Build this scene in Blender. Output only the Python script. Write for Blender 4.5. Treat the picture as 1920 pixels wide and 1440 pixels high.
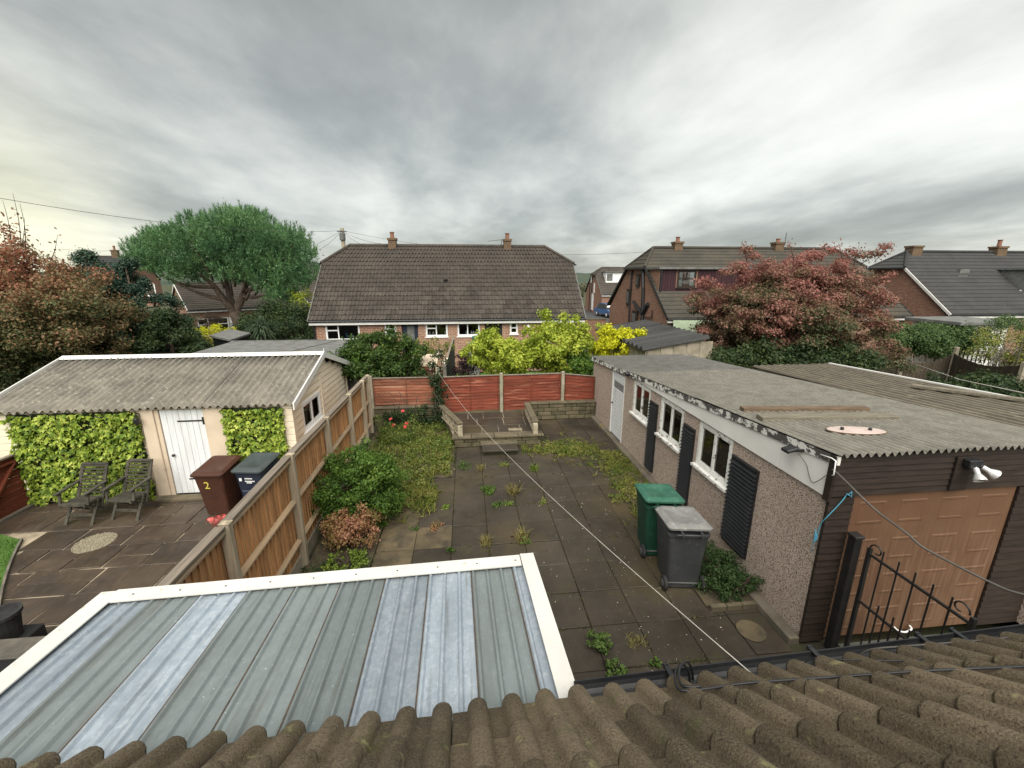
import bpy, math, random
import numpy as np
from mathutils import Vector, Matrix
for o in list(bpy.data.objects): bpy.data.objects.remove(o)
SC = bpy.context.scene
COL = SC.collection
R = math.radians
random.seed(7)
RNG = np.random.default_rng(11)

# ------------------------------------------------------------------ camera
CAMH = 4.35; PITCH = R(14.5); YAW = R(6.1); FPX = 790.0
cd = bpy.data.cameras.new('camera'); cam = bpy.data.objects.new('camera', cd); COL.objects.link(cam)
cam.location = (0, 0, CAMH); cam.rotation_euler = (R(90) - PITCH, 0, -YAW)
cd.sensor_width = 36; cd.lens = FPX / 1920 * 36; cd.clip_start = .05; cd.clip_end = 3000
SC.camera = cam
# ------------------------------------------------------------------ light
SUN_EL, SUN_AZ = R(52), R(186)          # azimuth measured clockwise from +Y: behind the camera, a little left
sd = bpy.data.lights.new('sun', 'SUN'); sd.energy = 1.5; sd.angle = R(72); sd.color = (1, .945, .85)
sun = bpy.data.objects.new('sun', sd); COL.objects.link(sun)
sdir = Vector((math.sin(SUN_AZ) * math.cos(SUN_EL), math.cos(SUN_AZ) * math.cos(SUN_EL), math.sin(SUN_EL)))
sun.rotation_euler = sdir.to_track_quat('Z', 'Y').to_euler(); sun.location = sdir * 60
SC.view_settings.view_transform = 'Standard'; SC.view_settings.look = 'None'
SC.view_settings.exposure = 2.15; SC.view_settings.gamma = 1; SC.view_settings.use_curve_mapping = False
SC.render.engine = 'CYCLES'; SC.cycles.max_bounces = 6; SC.cycles.diffuse_bounces = 3; SC.cycles.glossy_bounces = 3; SC.cycles.transparent_max_bounces = 8

def build_world():
    w = bpy.data.worlds.new('World'); SC.world = w; w.use_nodes = True
    nt = w.node_tree; nt.nodes.clear(); N = nt.nodes.new; L = nt.links.new
    def math_(op, a, b=None, c=None, clamp=False):
        n = N('ShaderNodeMath'); n.operation = op; n.use_clamp = clamp
        for i, v in enumerate((a, b, c)):
            if v is None: continue
            if isinstance(v, (int, float)): n.inputs[i].default_value = v
            else: L(v, n.inputs[i])
        return n.outputs[0]
    tc = N('ShaderNodeTexCoord'); sep = N('ShaderNodeSeparateXYZ'); L(tc.outputs['Generated'], sep.inputs[0])
    dz = math_('MAXIMUM', sep.outputs[2], 0.0)
    den = math_('ADD', dz, .17)
    cx = math_('DIVIDE', sep.outputs[0], den); cy = math_('DIVIDE', sep.outputs[1], den)
    cmb = N('ShaderNodeCombineXYZ'); L(cx, cmb.inputs[0]); L(cy, cmb.inputs[1])
    def noise(scale, detail, rough, dist, loc, rot, sc):
        mp = N('ShaderNodeMapping'); mp.inputs[1].default_value = loc; mp.inputs[2].default_value = (0, 0, rot); mp.inputs[3].default_value = sc
        L(cmb.outputs[0], mp.inputs[0])
        n = N('ShaderNodeTexNoise'); n.inputs['Scale'].default_value = scale; n.inputs['Detail'].default_value = detail
        n.inputs['Roughness'].default_value = rough; n.inputs['Distortion'].default_value = dist
        L(mp.outputs[0], n.inputs[0]); return n.outputs[0]
    n1 = noise(.50, 4, .48, .15, (2.6, 2.9, 0), R(-24), (1, .50, 1))
    n2 = noise(1.9, 7, .58, .12, (7.3, 0.4, 0), R(-24), (1, .62, 1))
    n3 = noise(.22, 3, .5, 0, (1.3, 4.2, 0), R(-20), (1, .7, 1))
    s = math_('MULTIPLY_ADD', n2, .36, math_('MULTIPLY', n1, .84)); s = math_('MULTIPLY_ADD', n3, .35, s); s = math_('MULTIPLY_ADD', math_('SUBTRACT', s, .775), 1.36, .76)   # mean about .76
    # the brighter openings of this sky: low on the left, on the right, and along the horizon ahead
    def lobe(v, p):
        d = Vector(v).normalized(); n = N('ShaderNodeVectorMath'); n.operation = 'DOT_PRODUCT'; n.inputs[1].default_value = d
        nv = N('ShaderNodeVectorMath'); nv.operation = 'NORMALIZE'; L(tc.outputs['Generated'], nv.inputs[0]); L(nv.outputs[0], n.inputs[0])
        return math_('POWER', math_('MAXIMUM', n.outputs['Value'], 0.0), p)
    right = lobe((.86, .50, .28), 7); left = lobe((-.70, .72, .075), 70); ahead = lobe((.32, .95, .08), 14)
    dark = lobe((-.02, .87, .49), 9)
    s = math_('MULTIPLY_ADD', right, .10, s); s = math_('MULTIPLY_ADD', left, .24, s); s = math_('MULTIPLY_ADD', ahead, .07, s)
    s = math_('MULTIPLY_ADD', dark, -.10, s)
    ramp = N('ShaderNodeValToRGB'); L(math_('SUBTRACT', s, .4), ramp.inputs[0]); cr = ramp.color_ramp
    cr.elements[0].position = .18; cr.elements[0].color = (.068, .071, .066, 1)
    cr.elements[1].position = .86; cr.elements[1].color = (.262, .262, .242, 1)
    for p, c in ((.30, (.091, .095, .089, 1)), (.40, (.126, .130, .121, 1)), (.50, (.165, .168, .156, 1)), (.62, (.206, .208, .193, 1))):
        e = cr.elements.new(p); e.color = c
    warm = N('ShaderNodeMix'); warm.data_type = 'RGBA'; warm.blend_type = 'MULTIPLY'
    L(math_('MULTIPLY', left, 1.0, clamp=True), warm.inputs[0]); L(ramp.outputs[0], warm.inputs[6]); warm.inputs[7].default_value = (1.08, 1.03, .80, 1)
    sky = N('ShaderNodeTexSky'); sky.sky_type = 'NISHITA'; sky.sun_disc = False; sky.sun_elevation = SUN_EL; sky.sun_rotation = SUN_AZ
    sc10 = N('ShaderNodeVectorMath'); sc10.operation = 'SCALE'; sc10.inputs['Scale'].default_value = 10.0; L(warm.outputs[2], sc10.inputs[0])
    mix = N('ShaderNodeMix'); mix.data_type = 'RGBA'; mix.inputs[0].default_value = .96
    L(sky.outputs[0], mix.inputs[6]); L(sc10.outputs[0], mix.inputs[7])
    bg = N('ShaderNodeBackground'); bg.inputs[1].default_value = .1; L(mix.outputs[2], bg.inputs[0])
    out = N('ShaderNodeOutputWorld'); L(bg.outputs[0], out.inputs[0])
build_world()

# ------------------------------------------------------------------ helpers: geometry
_f = Vector((math.sin(YAW) * math.cos(PITCH), math.cos(YAW) * math.cos(PITCH), -math.sin(PITCH)))
_r = Vector((math.cos(YAW), -math.sin(YAW), 0)); _u = _r.cross(_f)
def A(px, py, Y):                        # where the sight line through a photo point meets the upright plane at depth Y
    d = _f + _r * ((px - 960) / FPX) - _u * ((py - 720) / FPX); return Vector((0, 0, CAMH)) + d * (Y / d.y)
def AZ(px, py, z):                       # ... or the level plane at height z
    d = _f + _r * ((px - 960) / FPX) - _u * ((py - 720) / FPX); return Vector((0, 0, CAMH)) + d * ((z - CAMH) / d.z)

OFF = {}
def tag(o, label=None, cat=None, group=None, kind=None):
    if label: o['label'] = label
    if cat: o['category'] = cat
    if group: o['group'] = group
    if kind: o['kind'] = kind
    return o
def thing(name, label, cat, loc=(0, 0, 0), rotz=0, group=None, kind=None):
    o = bpy.data.objects.new(name, None); o.empty_display_size = .2; COL.objects.link(o)
    o.location = loc; o.rotation_euler = (0, 0, rotz); OFF[o.name] = Vector(loc)
    return tag(o, label, cat, group, kind)

def cbox_data(c, s, ch=.004):
    hx, hy, hz = s[0] / 2, s[1] / 2, s[2] / 2; ch = min(ch, hx * .6, hy * .6, hz * .6)
    V = []; idx = {}
    for sx in (-1, 1):
        for sy in (-1, 1):
            for sz in (-1, 1):
                for a in range(3):
                    v = [sx * hx, sy * hy, sz * hz]
                    for b in range(3):
                        if b != a: v[b] -= (sx, sy, sz)[b] * ch
                    idx[(sx, sy, sz, a)] = len(V); V.append((v[0] + c[0], v[1] + c[1], v[2] + c[2]))
    F = []
    for a in range(3):
        b, d = (a + 1) % 3, (a + 2) % 3
        for s_ in (-1, 1):
            q = []
            for (p, r) in ((-1, -1), (1, -1), (1, 1), (-1, 1)):
                k = [0, 0, 0]; k[a] = s_; k[b] = p; k[d] = r; q.append(idx[(k[0], k[1], k[2], a)])
            F.append(q if s_ > 0 else q[::-1])
        for p in (-1, 1):
            for r in (-1, 1):
                q = []
                for (s_, ax) in ((-1, b), (1, b), (1, d), (-1, d)):
                    k = [0, 0, 0]; k[a] = s_; k[b] = p; k[d] = r; q.append(idx[(k[0], k[1], k[2], ax)])
                F.append(q if p * r > 0 else q[::-1])
    for sx in (-1, 1):
        for sy in (-1, 1):
            for sz in (-1, 1):
                q = [idx[(sx, sy, sz, a)] for a in range(3)]; F.append(q if sx * sy * sz > 0 else q[::-1])
    return V, F

class MB:
    def __init__(s): s.v = []; s.f = []; s.m = []
    def add(s, V, F, mi=0, M=None):
        n = len(s.v)
        if M is not None: V = [M @ Vector(p) for p in V]
        s.v += [tuple(p) for p in V]; s.f += [[i + n for i in q] for q in F]; s.m += [mi] * len(F); return s
    def box(s, x0, x1, y0, y1, z0, z1, mi=0, ch=0, M=None):
        c = ((x0 + x1) / 2, (y0 + y1) / 2, (z0 + z1) / 2); d = (abs(x1 - x0), abs(y1 - y0), abs(z1 - z0))
        if ch: V, F = cbox_data(c, d, ch)
        else:
            V = [(x, y, z) for x in (x0, x1) for y in (y0, y1) for z in (z0, z1)]
            F = [(0, 1, 3, 2), (4, 6, 7, 5), (0, 4, 5, 1), (2, 3, 7, 6), (0, 2, 6, 4), (1, 5, 7, 3)]
        return s.add(V, F, mi, M)
    def bar(s, a, b, w, h, up=(0, 0, 1), mi=0, ch=0):       # a bar of section w x h from a to b
        a = Vector(a); b = Vector(b); d = b - a; L = d.length; z = d.normalized(); x = Vector(up).cross(z)
        if x.length < 1e-4: x = Vector((1, 0, 0)).cross(z)
        x.normalize(); y = z.cross(x)
        M = Matrix((x, y, z)).transposed().to_4x4(); M.translation = (a + b) / 2
        if ch: V, F = cbox_data((0, 0, 0), (w, h, L), ch)
        else:
            V = [(i * w / 2, j * h / 2, k * L / 2) for i in (-1, 1) for j in (-1, 1) for k in (-1, 1)]
            F = [(0, 1, 3, 2), (4, 6, 7, 5), (0, 4, 5, 1), (2, 3, 7, 6), (0, 2, 6, 4), (1, 5, 7, 3)]
        return s.add(V, F, mi, M)
    def tube(s, pts, r, n=8, mi=0, cap=True):
        pts = [Vector(p) for p in pts]; m = len(pts); rr = r if isinstance(r, (list, tuple)) else [r] * m
        V = []; F = []; px = None
        for i, p in enumerate(pts):
            t = (pts[min(i + 1, m - 1)] - pts[max(i - 1, 0)]).normalized()
            if px is None:
                px = t.cross(Vector((0, 0, 1)));  px = t.cross(Vector((1, 0, 0))) if px.length < .05 else px
            x = (px - t * px.dot(t)).normalized(); px = x; y = t.cross(x)
            for k in range(n):
                a = 2 * math.pi * k / n; V.append(p + (x * math.cos(a) + y * math.sin(a)) * rr[i])
        for i in range(m - 1):
            for k in range(n): F.append((i * n + k, i * n + (k + 1) % n, (i + 1) * n + (k + 1) % n, (i + 1) * n + k))
        if cap: F.append(list(range(n))[::-1]); F.append([(m - 1) * n + k for k in range(n)])
        return s.add(V, F, mi)
    def prism(s, poly, axis, a, b, mi=0):      # polygon in the plane across `axis`, pushed from a to b
        n = len(poly)
        def P(p, t): return {0: (t, p[0], p[1]), 1: (p[0], t, p[1]), 2: (p[0], p[1], t)}[axis]
        V = [P(p, a) for p in poly] + [P(p, b) for p in poly]
        F = [list(range(n)), list(range(n, 2 * n))[::-1]] + [(i, i + n, (i + 1) % n + n, (i + 1) % n) for i in range(n)]
        area = sum(poly[i][0] * poly[(i + 1) % n][1] - poly[(i + 1) % n][0] * poly[i][1] for i in range(n))
        flip = (area > 0) ^ (b < a) ^ (axis == 1)
        if not flip: F = [list(q)[::-1] for q in F]
        F = [list(q)[::-1] for q in F] if False else F
        return s.add(V, F, mi)
    def lathe(s, prof, n=16, c=(0, 0, 0), mi=0, M=None):
        V = []; F = []; m = len(prof)
        for (r, z) in prof:
            for k in range(n): a = 2 * math.pi * k / n; V.append((c[0] + r * math.cos(a), c[1] + r * math.sin(a), c[2] + z))
        for i in range(m - 1):
            for k in range(n): F.append((i * n + k, i * n + (k + 1) % n, (i + 1) * n + (k + 1) % n, (i + 1) * n + k))
        F.append(list(range(n))[::-1]); F.append([(m - 1) * n + k for k in range(n)])
        return s.add(V, F, mi, M)
    def loft(s, rings, mi=0, cap=True, M=None):
        n = len(rings[0]); V = [p for r in rings for p in r]; F = []
        for i in range(len(rings) - 1):
            for k in range(n): F.append((i * n + k, i * n + (k + 1) % n, (i + 1) * n + (k + 1) % n, (i + 1) * n + k))
        if cap: F.append(list(range(n))[::-1]); F.append([(len(rings) - 1) * n + k for k in range(n)])
        return s.add(V, F, mi, M)
    def mesh(s, name, mats, off=None, smooth=False):
        me = bpy.data.meshes.new(name)
        v = s.v if off is None else [(p[0] - off[0], p[1] - off[1], p[2] - off[2]) for p in s.v]
        me.from_pydata(v, [], s.f)
        if not isinstance(mats, (list, tuple)): mats = [mats]
        for m in mats: me.materials.append(m)
        if len(mats) > 1: me.polygons.foreach_set('material_index', s.m)
        if smooth: me.polygons.foreach_set('use_smooth', [True] * len(me.polygons))
        me.update(); return me
    def build(s, name, mats, parent=None, smooth=False, local=False, fix=True):
        off = None
        if parent is not None and not local: off = OFF[parent.name]
        me = s.mesh(name, mats, off, False)
        if fix:
            import bmesh
            bm = bmesh.new(); bm.from_mesh(me); bmesh.ops.recalc_face_normals(bm, faces=bm.faces); bm.to_mesh(me); bm.free()
        if smooth:
            me.polygons.foreach_set('use_smooth', [True] * len(me.polygons)); me.update()
        o = bpy.data.objects.new(name, me); COL.objects.link(o)
        if parent is not None:
            o.parent = parent; OFF[o.name] = OFF[parent.name]
        else: OFF[o.name] = Vector((0, 0, 0))
        if smooth == 'auto':
            m = o.modifiers.new('edges', 'EDGE_SPLIT'); m.split_angle = R(38)
        return o
def place(me, name, loc, parent=None, rot=(0, 0, 0), scale=(1, 1, 1)):     # one more object on a shared mesh
    o = bpy.data.objects.new(name, me); COL.objects.link(o)
    loc = Vector(loc)
    if parent is not None: o.parent = parent; loc = loc - OFF[parent.name]; OFF[o.name] = OFF[parent.name]
    o.location = loc; o.rotation_euler = rot; o.scale = scale; return o
def copy_tree(root, loc=None, rotz=None, label=None):
    r = root.copy(); COL.objects.link(r); OFF[r.name] = Vector(loc) if loc is not None else OFF[root.name]
    if loc is not None: r.location = loc
    if rotz is not None: r.rotation_euler = (0, 0, rotz)
    if label: r['label'] = label
    for ch in list(root.children):
        c = ch.copy(); COL.objects.link(c); c.parent = r
        for g in list(ch.children):
            d = g.copy(); COL.objects.link(d); d.parent = c
    return r
def box(name, x0, x1, y0, y1, z0, z1, m, parent=None, ch=.004):
    return MB().box(x0, x1, y0, y1, z0, z1, ch=ch).build(name, m, parent, fix=not ch)
def fast_mesh(name, V, nper, mat, parent=None, local=False):        # V (k*nper,3): k separate faces of nper corners
    V = np.asarray(V, np.float32); k = len(V) // nper
    if parent is not None and not local: V = V - np.array(OFF[parent.name], np.float32)
    me = bpy.data.meshes.new(name); me.vertices.add(len(V)); me.vertices.foreach_set('co', V.ravel())
    me.loops.add(k * nper); me.loops.foreach_set('vertex_index', np.arange(k * nper, dtype=np.int32))
    me.polygons.add(k); me.polygons.foreach_set('loop_start', np.arange(k, dtype=np.int32) * nper)
    me.polygons.foreach_set('loop_total', np.full(k, nper, np.int32))
    me.materials.append(mat); me.update(calc_edges=True)
    o = bpy.data.objects.new(name, me); COL.objects.link(o)
    if parent is not None: o.parent = parent; OFF[o.name] = OFF[parent.name]
    else: OFF[o.name] = Vector((0, 0, 0))
    return o
def unit(v): return v / np.maximum(np.linalg.norm(v, axis=1, keepdims=True), 1e-6)
def leaf_quads(P, Nn, size, aspect=.62, droop=.25):
    n = len(P); size = np.broadcast_to(size, (n,)).reshape(-1, 1)
    t = unit(np.cross(Nn, RNG.normal(size=(n, 3)))); b = np.cross(Nn, t)
    a = P - t * size * .5; c = P + t * size * .5 - Nn * size * droop
    l = P - b * size * aspect * .5; r = P + b * size * aspect * .5
    return np.stack([a, l, c, r], 1).reshape(-1, 3)
def clumps(cent, rad, n, size, flat=1.0, shell=.55, upbias=.35, jit=1.0, **k):
    """leaves spread over many small ellipsoidal clumps"""
    cent = np.asarray(cent, float); rad = np.asarray(rad, float)
    w = rad ** 2; i = RNG.choice(len(cent), n, p=w / w.sum())
    d = unit(RNG.normal(size=(n, 3))); rr = (shell + (1 - shell) * RNG.random(n)) * rad[i] * (1 + .25 * RNG.normal(size=n))
    P = cent[i] + d * rr[:, None] * np.array([1, 1, flat])
    Nn = unit(d + np.array([0, 0, upbias]) + RNG.normal(size=(n, 3)) * .55 * jit)
    return leaf_quads(P, Nn, size * (.6 + .8 * RNG.random(n)), **k)
def crown_points(c, r, n, clump, inner=.35, seedjit=.0, low=-1.0):
    """clump centres inside an ellipsoid, crowded to its outside; uneven outline"""
    c = np.array(c, float); r = np.array(r, float); out = []; rad = []
    while len(out) < n:
        d = RNG.normal(size=3); d /= np.linalg.norm(d)
        if d[2] < low: continue
        lump = 1 + .13 * math.sin(3 * d[0] + 5 * d[1] + 1.3) + .10 * math.sin(7 * d[1] - 4 * d[2]) + .12 * RNG.normal()
        q = (inner + (1 - inner) * RNG.random() ** .45) * lump
        out.append(c + d * r * q); rad.append(clump * (.6 + .8 * RNG.random()))
    return np.array(out), np.array(rad)

# ------------------------------------------------------------------ helpers: materials
def c4(c): return (c[0], c[1], c[2], 1)
class NT:
    def __init__(s, name):
        s.mat = bpy.data.materials.new(name); s.mat.use_nodes = True; s.t = s.mat.node_tree; s.t.nodes.clear()
        s.out = s.n('ShaderNodeOutputMaterial'); s.b = s.n('ShaderNodeBsdfPrincipled'); s.l(s.b.outputs[0], s.out.inputs[0])
        g = s.n('ShaderNodeNewGeometry'); s.geo = g; s.pos = g.outputs['Position']
    def n(s, t): return s.t.nodes.new(t)
    def l(s, a, b): s.t.links.new(a, b)
    def val(s, v, sock):
        if isinstance(v, (int, float)): sock.default_value = v
        elif isinstance(v, (tuple, list)): sock.default_value = c4(v) if len(sock.default_value) == 4 else v
        else: s.l(v, sock)
    def map(s, scale=(1, 1, 1), rot=(0, 0, 0), vec=None):
        m = s.n('ShaderNodeMapping'); m.inputs[3].default_value = scale; m.inputs[2].default_value = rot; s.l(vec or s.pos, m.inputs[0]); return m.outputs[0]
    def noise(s, scale, detail=5, rough=.55, vec=None, dist=0):
        n = s.n('ShaderNodeTexNoise'); n.inputs['Scale'].default_value = scale; n.inputs['Detail'].default_value = detail
        n.inputs['Roughness'].default_value = rough; n.inputs['Distortion'].default_value = dist; s.l(vec or s.pos, n.inputs[0]); return n.outputs[0]
    def vor(s, scale, vec=None, feat='F1', out='Color', rnd=1):
        n = s.n('ShaderNodeTexVoronoi'); n.feature = feat; n.inputs['Scale'].default_value = scale; n.inputs['Randomness'].default_value = rnd
        s.l(vec or s.pos, n.inputs[0]); return n.outputs[out]
    def rng(s, v, a, b, c=0, d=1):
        n = s.n('ShaderNodeMapRange'); s.val(v, n.inputs[0])
        for i, q in enumerate((a, b, c, d)): n.inputs[i + 1].default_value = q
        return n.outputs[0]
    def mix(s, f, a, b, mode='MIX'):
        n = s.n('ShaderNodeMix'); n.data_type = 'RGBA'; n.blend_type = mode; s.val(f, n.inputs[0]); s.val(a, n.inputs[6]); s.val(b, n.inputs[7]); return n.outputs[2]
    def m(s, op, a, b=0.0, clamp=False):
        n = s.n('ShaderNodeMath'); n.operation = op; n.use_clamp = clamp; s.val(a, n.inputs[0]); s.val(b, n.inputs[1]); return n.outputs[0]
    def ramp(s, f, cols):
        n = s.n('ShaderNodeValToRGB'); s.l(f, n.inputs[0]); cr = n.color_ramp
        cr.elements[0].position, cr.elements[0].color = cols[0][0], c4(cols[0][1]); cr.elements[1].position, cr.elements[1].color = cols[-1][0], c4(cols[-1][1])
        for p, c in cols[1:-1]: e = cr.elements.new(p); e.color = c4(c)
        return n.outputs[0]
    def rand(s): return s.n('ShaderNodeObjectInfo').outputs['Random']
    def vary(s, col, amt):              # each piece a little lighter or darker than its neighbour
        h = s.n('ShaderNodeHueSaturation'); s.l(s.rng(s.rand(), 0, 1, 1 - amt, 1 + amt), h.inputs['Value']); s.val(col, h.inputs['Color']); return h.outputs[0]
    def bump(s, h, strength=.4, dist=.01):
        n = s.n('ShaderNodeBump'); n.inputs['Strength'].default_value = strength; n.inputs['Distance'].default_value = dist; s.l(h, n.inputs['Height']); s.l(n.outputs[0], s.b.inputs['Normal']); return n
    def fin(s, col, rough=.85, spec=.25, metal=0):
        s.val(col, s.b.inputs['Base Color']); s.val(rough, s.b.inputs['Roughness']); s.b.inputs['Specular IOR Level'].default_value = spec; s.val(metal, s.b.inputs['Metallic']); return s.mat

def mat(name, c1, c2=None, scale=3, rough=.85, bump=.25, bscale=60, bdist=.004, c3=None, fscale=30, flo=.58, fhi=.68, stretch=(1, 1, 1), vary=0, spec=.25, metal=0, lo=.38, hi=.62, fstretch=None):
    t = NT(name); v = t.map(stretch)
    col = c1
    if c2: col = t.mix(t.rng(t.noise(scale, 6, .6, v), lo, hi), c1, c2)
    if c3: col = t.mix(t.rng(t.noise(fscale, 4, .6, t.map(fstretch) if fstretch else v), flo, fhi), col, c3)
    if vary: col = t.vary(col, vary)
    if bump: t.bump(t.noise(bscale, 4, .6, v), bump, bdist)
    return t.fin(col, rough, spec, metal)
def leaf_mat(name, cols, pscale=.8, pamt=.5, rough=.55, trans=.38, zg=None):
    cols = [tuple(min(.7, v * 1.35) for v in c) for c in cols]; t = NT(name); rnd = t.geo.outputs['Random Per Island']
    p = t.rng(t.noise(pscale, 3, .55), .3, .7)
    f = t.m('ADD', t.m('MULTIPLY', rnd, 1 - pamt), t.m('MULTIPLY', p, pamt), True)
    if zg:
        sp = t.n('ShaderNodeSeparateXYZ'); t.l(t.pos, sp.inputs[0]); f = t.m('ADD', f, t.rng(sp.outputs[2], zg[0], zg[1], -zg[2], zg[2]), True)
    n = len(cols); col = t.ramp(f, [(i / (n - 1), c) for i, c in enumerate(cols)])
    t.fin(col, rough, .25)
    tr = t.n('ShaderNodeBsdfTranslucent'); t.l(col, tr.inputs[0]); mx = t.n('ShaderNodeMixShader'); mx.inputs[0].default_value = trans
    t.l(t.b.outputs[0], mx.inputs[1]); t.l(tr.outputs[0], mx.inputs[2]); t.l(mx.outputs[0], t.out.inputs[0]); return t.mat
def brick_mat(name, c1, c2, mortar, c3=None, scale=1.0, k=1.0, ms=.007):
    t = NT(name); sp = t.n('ShaderNodeSeparateXYZ'); t.l(t.pos, sp.inputs[0])
    cm = t.n('ShaderNodeCombineXYZ'); t.l(t.m('ADD', sp.outputs[0], sp.outputs[1]), cm.inputs[0]); t.l(sp.outputs[2], cm.inputs[1])
    b = t.n('ShaderNodeTexBrick'); t.l(cm.outputs[0], b.inputs[0]); b.inputs['Scale'].default_value = 1; b.inputs['Brick Width'].default_value = .225 * k; b.inputs['Row Height'].default_value = .075 * k
    b.inputs['Mortar Size'].default_value = ms * k; b.inputs['Mortar Smooth'].default_value = .3; b.inputs['Bias'].default_value = 0
    b.inputs['Color1'].default_value = c4(c1); b.inputs['Color2'].default_value = c4(c2); b.inputs['Mortar'].default_value = c4(mortar)
    col = t.mix(t.rng(t.noise(1.3, 5), .4, .7, 0, .35), b.outputs[0], c3 or c2); col = t.mix(t.rng(t.noise(14, 3), .35, .75, 0, .5), col, (c1[0] * .45, c1[1] * .45, c1[2] * .45))
    inv = t.m('SUBTRACT', 1.0, b.outputs['Fac']); t.bump(inv, .5, .006); return t.fin(col, .9, .15)
def glass_mat(name, tint=(.8, .85, .85), refl=.12):
    t = NT(name); tr = t.n('ShaderNodeBsdfTransparent'); tr.inputs[0].default_value = c4(tint); gl = t.n('ShaderNodeBsdfGlossy'); gl.inputs['Roughness'].default_value = .03
    fr = t.n('ShaderNodeFresnel'); fr.inputs[0].default_value = 1.5; f = t.m('ADD', fr.outputs[0], refl, True)
    mx = t.n('ShaderNodeMixShader'); t.l(f, mx.inputs[0]); t.l(tr.outputs[0], mx.inputs[1]); t.l(gl.outputs[0], mx.inputs[2]); t.l(mx.outputs[0], t.out.inputs[0]); return t.mat
# ------------------------------------------------------------------ materials
m = {}
m['soil'] = mat('soil', (.05, .04, .028), (.09, .075, .045), 5, .95, .6, 40, .02)
m['ground'] = mat('ground', (.045, .06, .028), (.075, .07, .04), .6, .95, .5, 20, .02)
m['lawn'] = mat('lawn', (.045, .11, .018), (.075, .15, .03), 6, .9, .6, 120, .02)
def slab_mat():
    t = NT('paving_slab')
    c = t.mix(t.rng(t.noise(1.1, 6, .6), .35, .65), (.060, .050, .038), (.032, .027, .021))
    c = t.mix(t.rng(t.noise(.45, 4, .5), .50, .68, 0, .75), c, (.092, .072, .036)); c = t.mix(t.rng(t.noise(2.6, 6, .65), .54, .68, 0, .6), c, (.048, .050, .022)); c = t.mix(t.rng(t.noise(1.9, 5, .6), .60, .72, 0, .7), c, (.018, .016, .013))
    c = t.mix(t.rng(t.noise(7, 5, .65), .55, .75, 0, .5), c, (.075, .068, .056))
    c = t.mix(t.rng(t.noise(60, 3, .6), .62, .72, 0, .45), c, (.13, .12, .10)); c = t.mix(1.0, c, (.84, .80, .76), 'MULTIPLY'); c = t.vary(c, .13)
    t.bump(t.noise(90, 4, .6), .35, .003); return t.fin(c, t.rng(t.noise(1.7, 3), .35, .65, .42, .85), .35)
m['slab'] = slab_mat()
m['slab_beige'] = mat('beige_slab', (.125, .098, .058), (.078, .063, .04), 2.5, .85, .35, 90, .003, c3=(.055, .046, .032), fscale=3, flo=.48, fhi=.66, vary=.1)
m['joint'] = mat('joint_dirt', (.022, .02, .015), (.042, .042, .02), 2, .95, .5, 60, .01)
def flag_mat():
    t = NT('flagstone')
    c = t.mix(t.rng(t.noise(1.5, 6, .6), .35, .65), (.080, .059, .043), (.044, .034, .027))
    c = t.mix(t.rng(t.noise(9, 5, .65, t.map((1, .5, 1))), .5, .75, 0, .6), c, (.115, .086, .060)); c = t.mix(1.0, c, (.85, .84, .82), 'MULTIPLY'); c = t.vary(c, .2)
    t.bump(t.noise(14, 6, .65, t.map((1, .4, 1))), .5, .012); return t.fin(c, t.rng(t.noise(2, 3), .35, .65, .35, .7), .4)
m['flag'] = flag_mat()
m['pointing'] = mat('pointing', (.36, .30, .22), (.11, .09, .065), 2.2, .95, .4, 60, .01)
m['concrete'] = mat('concrete', (.17, .15, .12), (.10, .088, .068), 2, .9, .35, 60, .006, c3=(.20, .15, .06), fscale=2.2, flo=.55, fhi=.72)
m['drive'] = mat('drive', (.085, .088, .078), (.055, .058, .05), 1.5, .8, .3, 70, .004)
m['asphalt'] = mat('asphalt', (.05, .052, .055), (.07, .072, .075), 2, .85, .3, 90, .004)
def tile_mat():
    t = NT('roll_tile'); v = t.map((1, 1, 1))
    c = t.mix(t.rng(t.noise(2.3, 6, .6), .35, .65), (.150, .116, .078), (.098, .078, .056))
    c = t.mix(t.rng(t.noise(140, 3, .7), .46, .62, 0, .75), c, (.225, .185, .125))
    c = t.mix(t.rng(t.noise(95, 3, .7), .55, .66, 0, .75), c, (.038, .031, .024))
    c = t.mix(t.rng(t.noise(5.5, 5, .6), .60, .72, 0, .7), c, (.08, .088, .036))
    c = t.mix(t.rng(t.noise(11, 4, .55), .645, .71, 0, .8), c, (.27, .25, .13)); c = t.vary(c, .26)
    h = t.m('ADD', t.noise(150, 3, .7), t.m('MULTIPLY', t.noise(22, 4), .8)); t.bump(h, .7, .006); return t.fin(c, .95, .12)
m['tile'] = tile_mat()
def house_tile_mat(name, a, b, l):
    t = NT(name); c = t.mix(t.rng(t.noise(1.1, 5, .6), .35, .65), a, b)
    c = t.mix(t.rng(t.noise(9, 4, .65), .55, .75, 0, .6), c, l); c = t.mix(t.rng(t.noise(25, 3), .6, .72, 0, .5), c, (.03, .028, .025)); c = t.vary(c, .2)
    t.bump(t.noise(30, 4), .4, .012); return t.fin(c, .9, .15)
m['rtile'] = house_tile_mat('brown_roof_tile', (.070, .060, .051), (.048, .043, .038), (.125, .112, .096))
m['rtile2'] = house_tile_mat('mossy_roof_tile', (.068, .062, .050), (.050, .047, .041), (.105, .098, .075))
m['rtile3'] = house_tile_mat('dark_roof_tile', (.052, .053, .053), (.042, .043, .044), (.085, .085, .08))
m['brick'] = brick_mat('brick', (.26, .115, .075), (.40, .21, .135), (.46, .40, .32), (.30, .15, .095), ms=.013)
m['brick2'] = brick_mat('red_brick', (.235, .115, .078), (.33, .175, .12), (.36, .30, .24), (.26, .135, .09), ms=.011)
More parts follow.
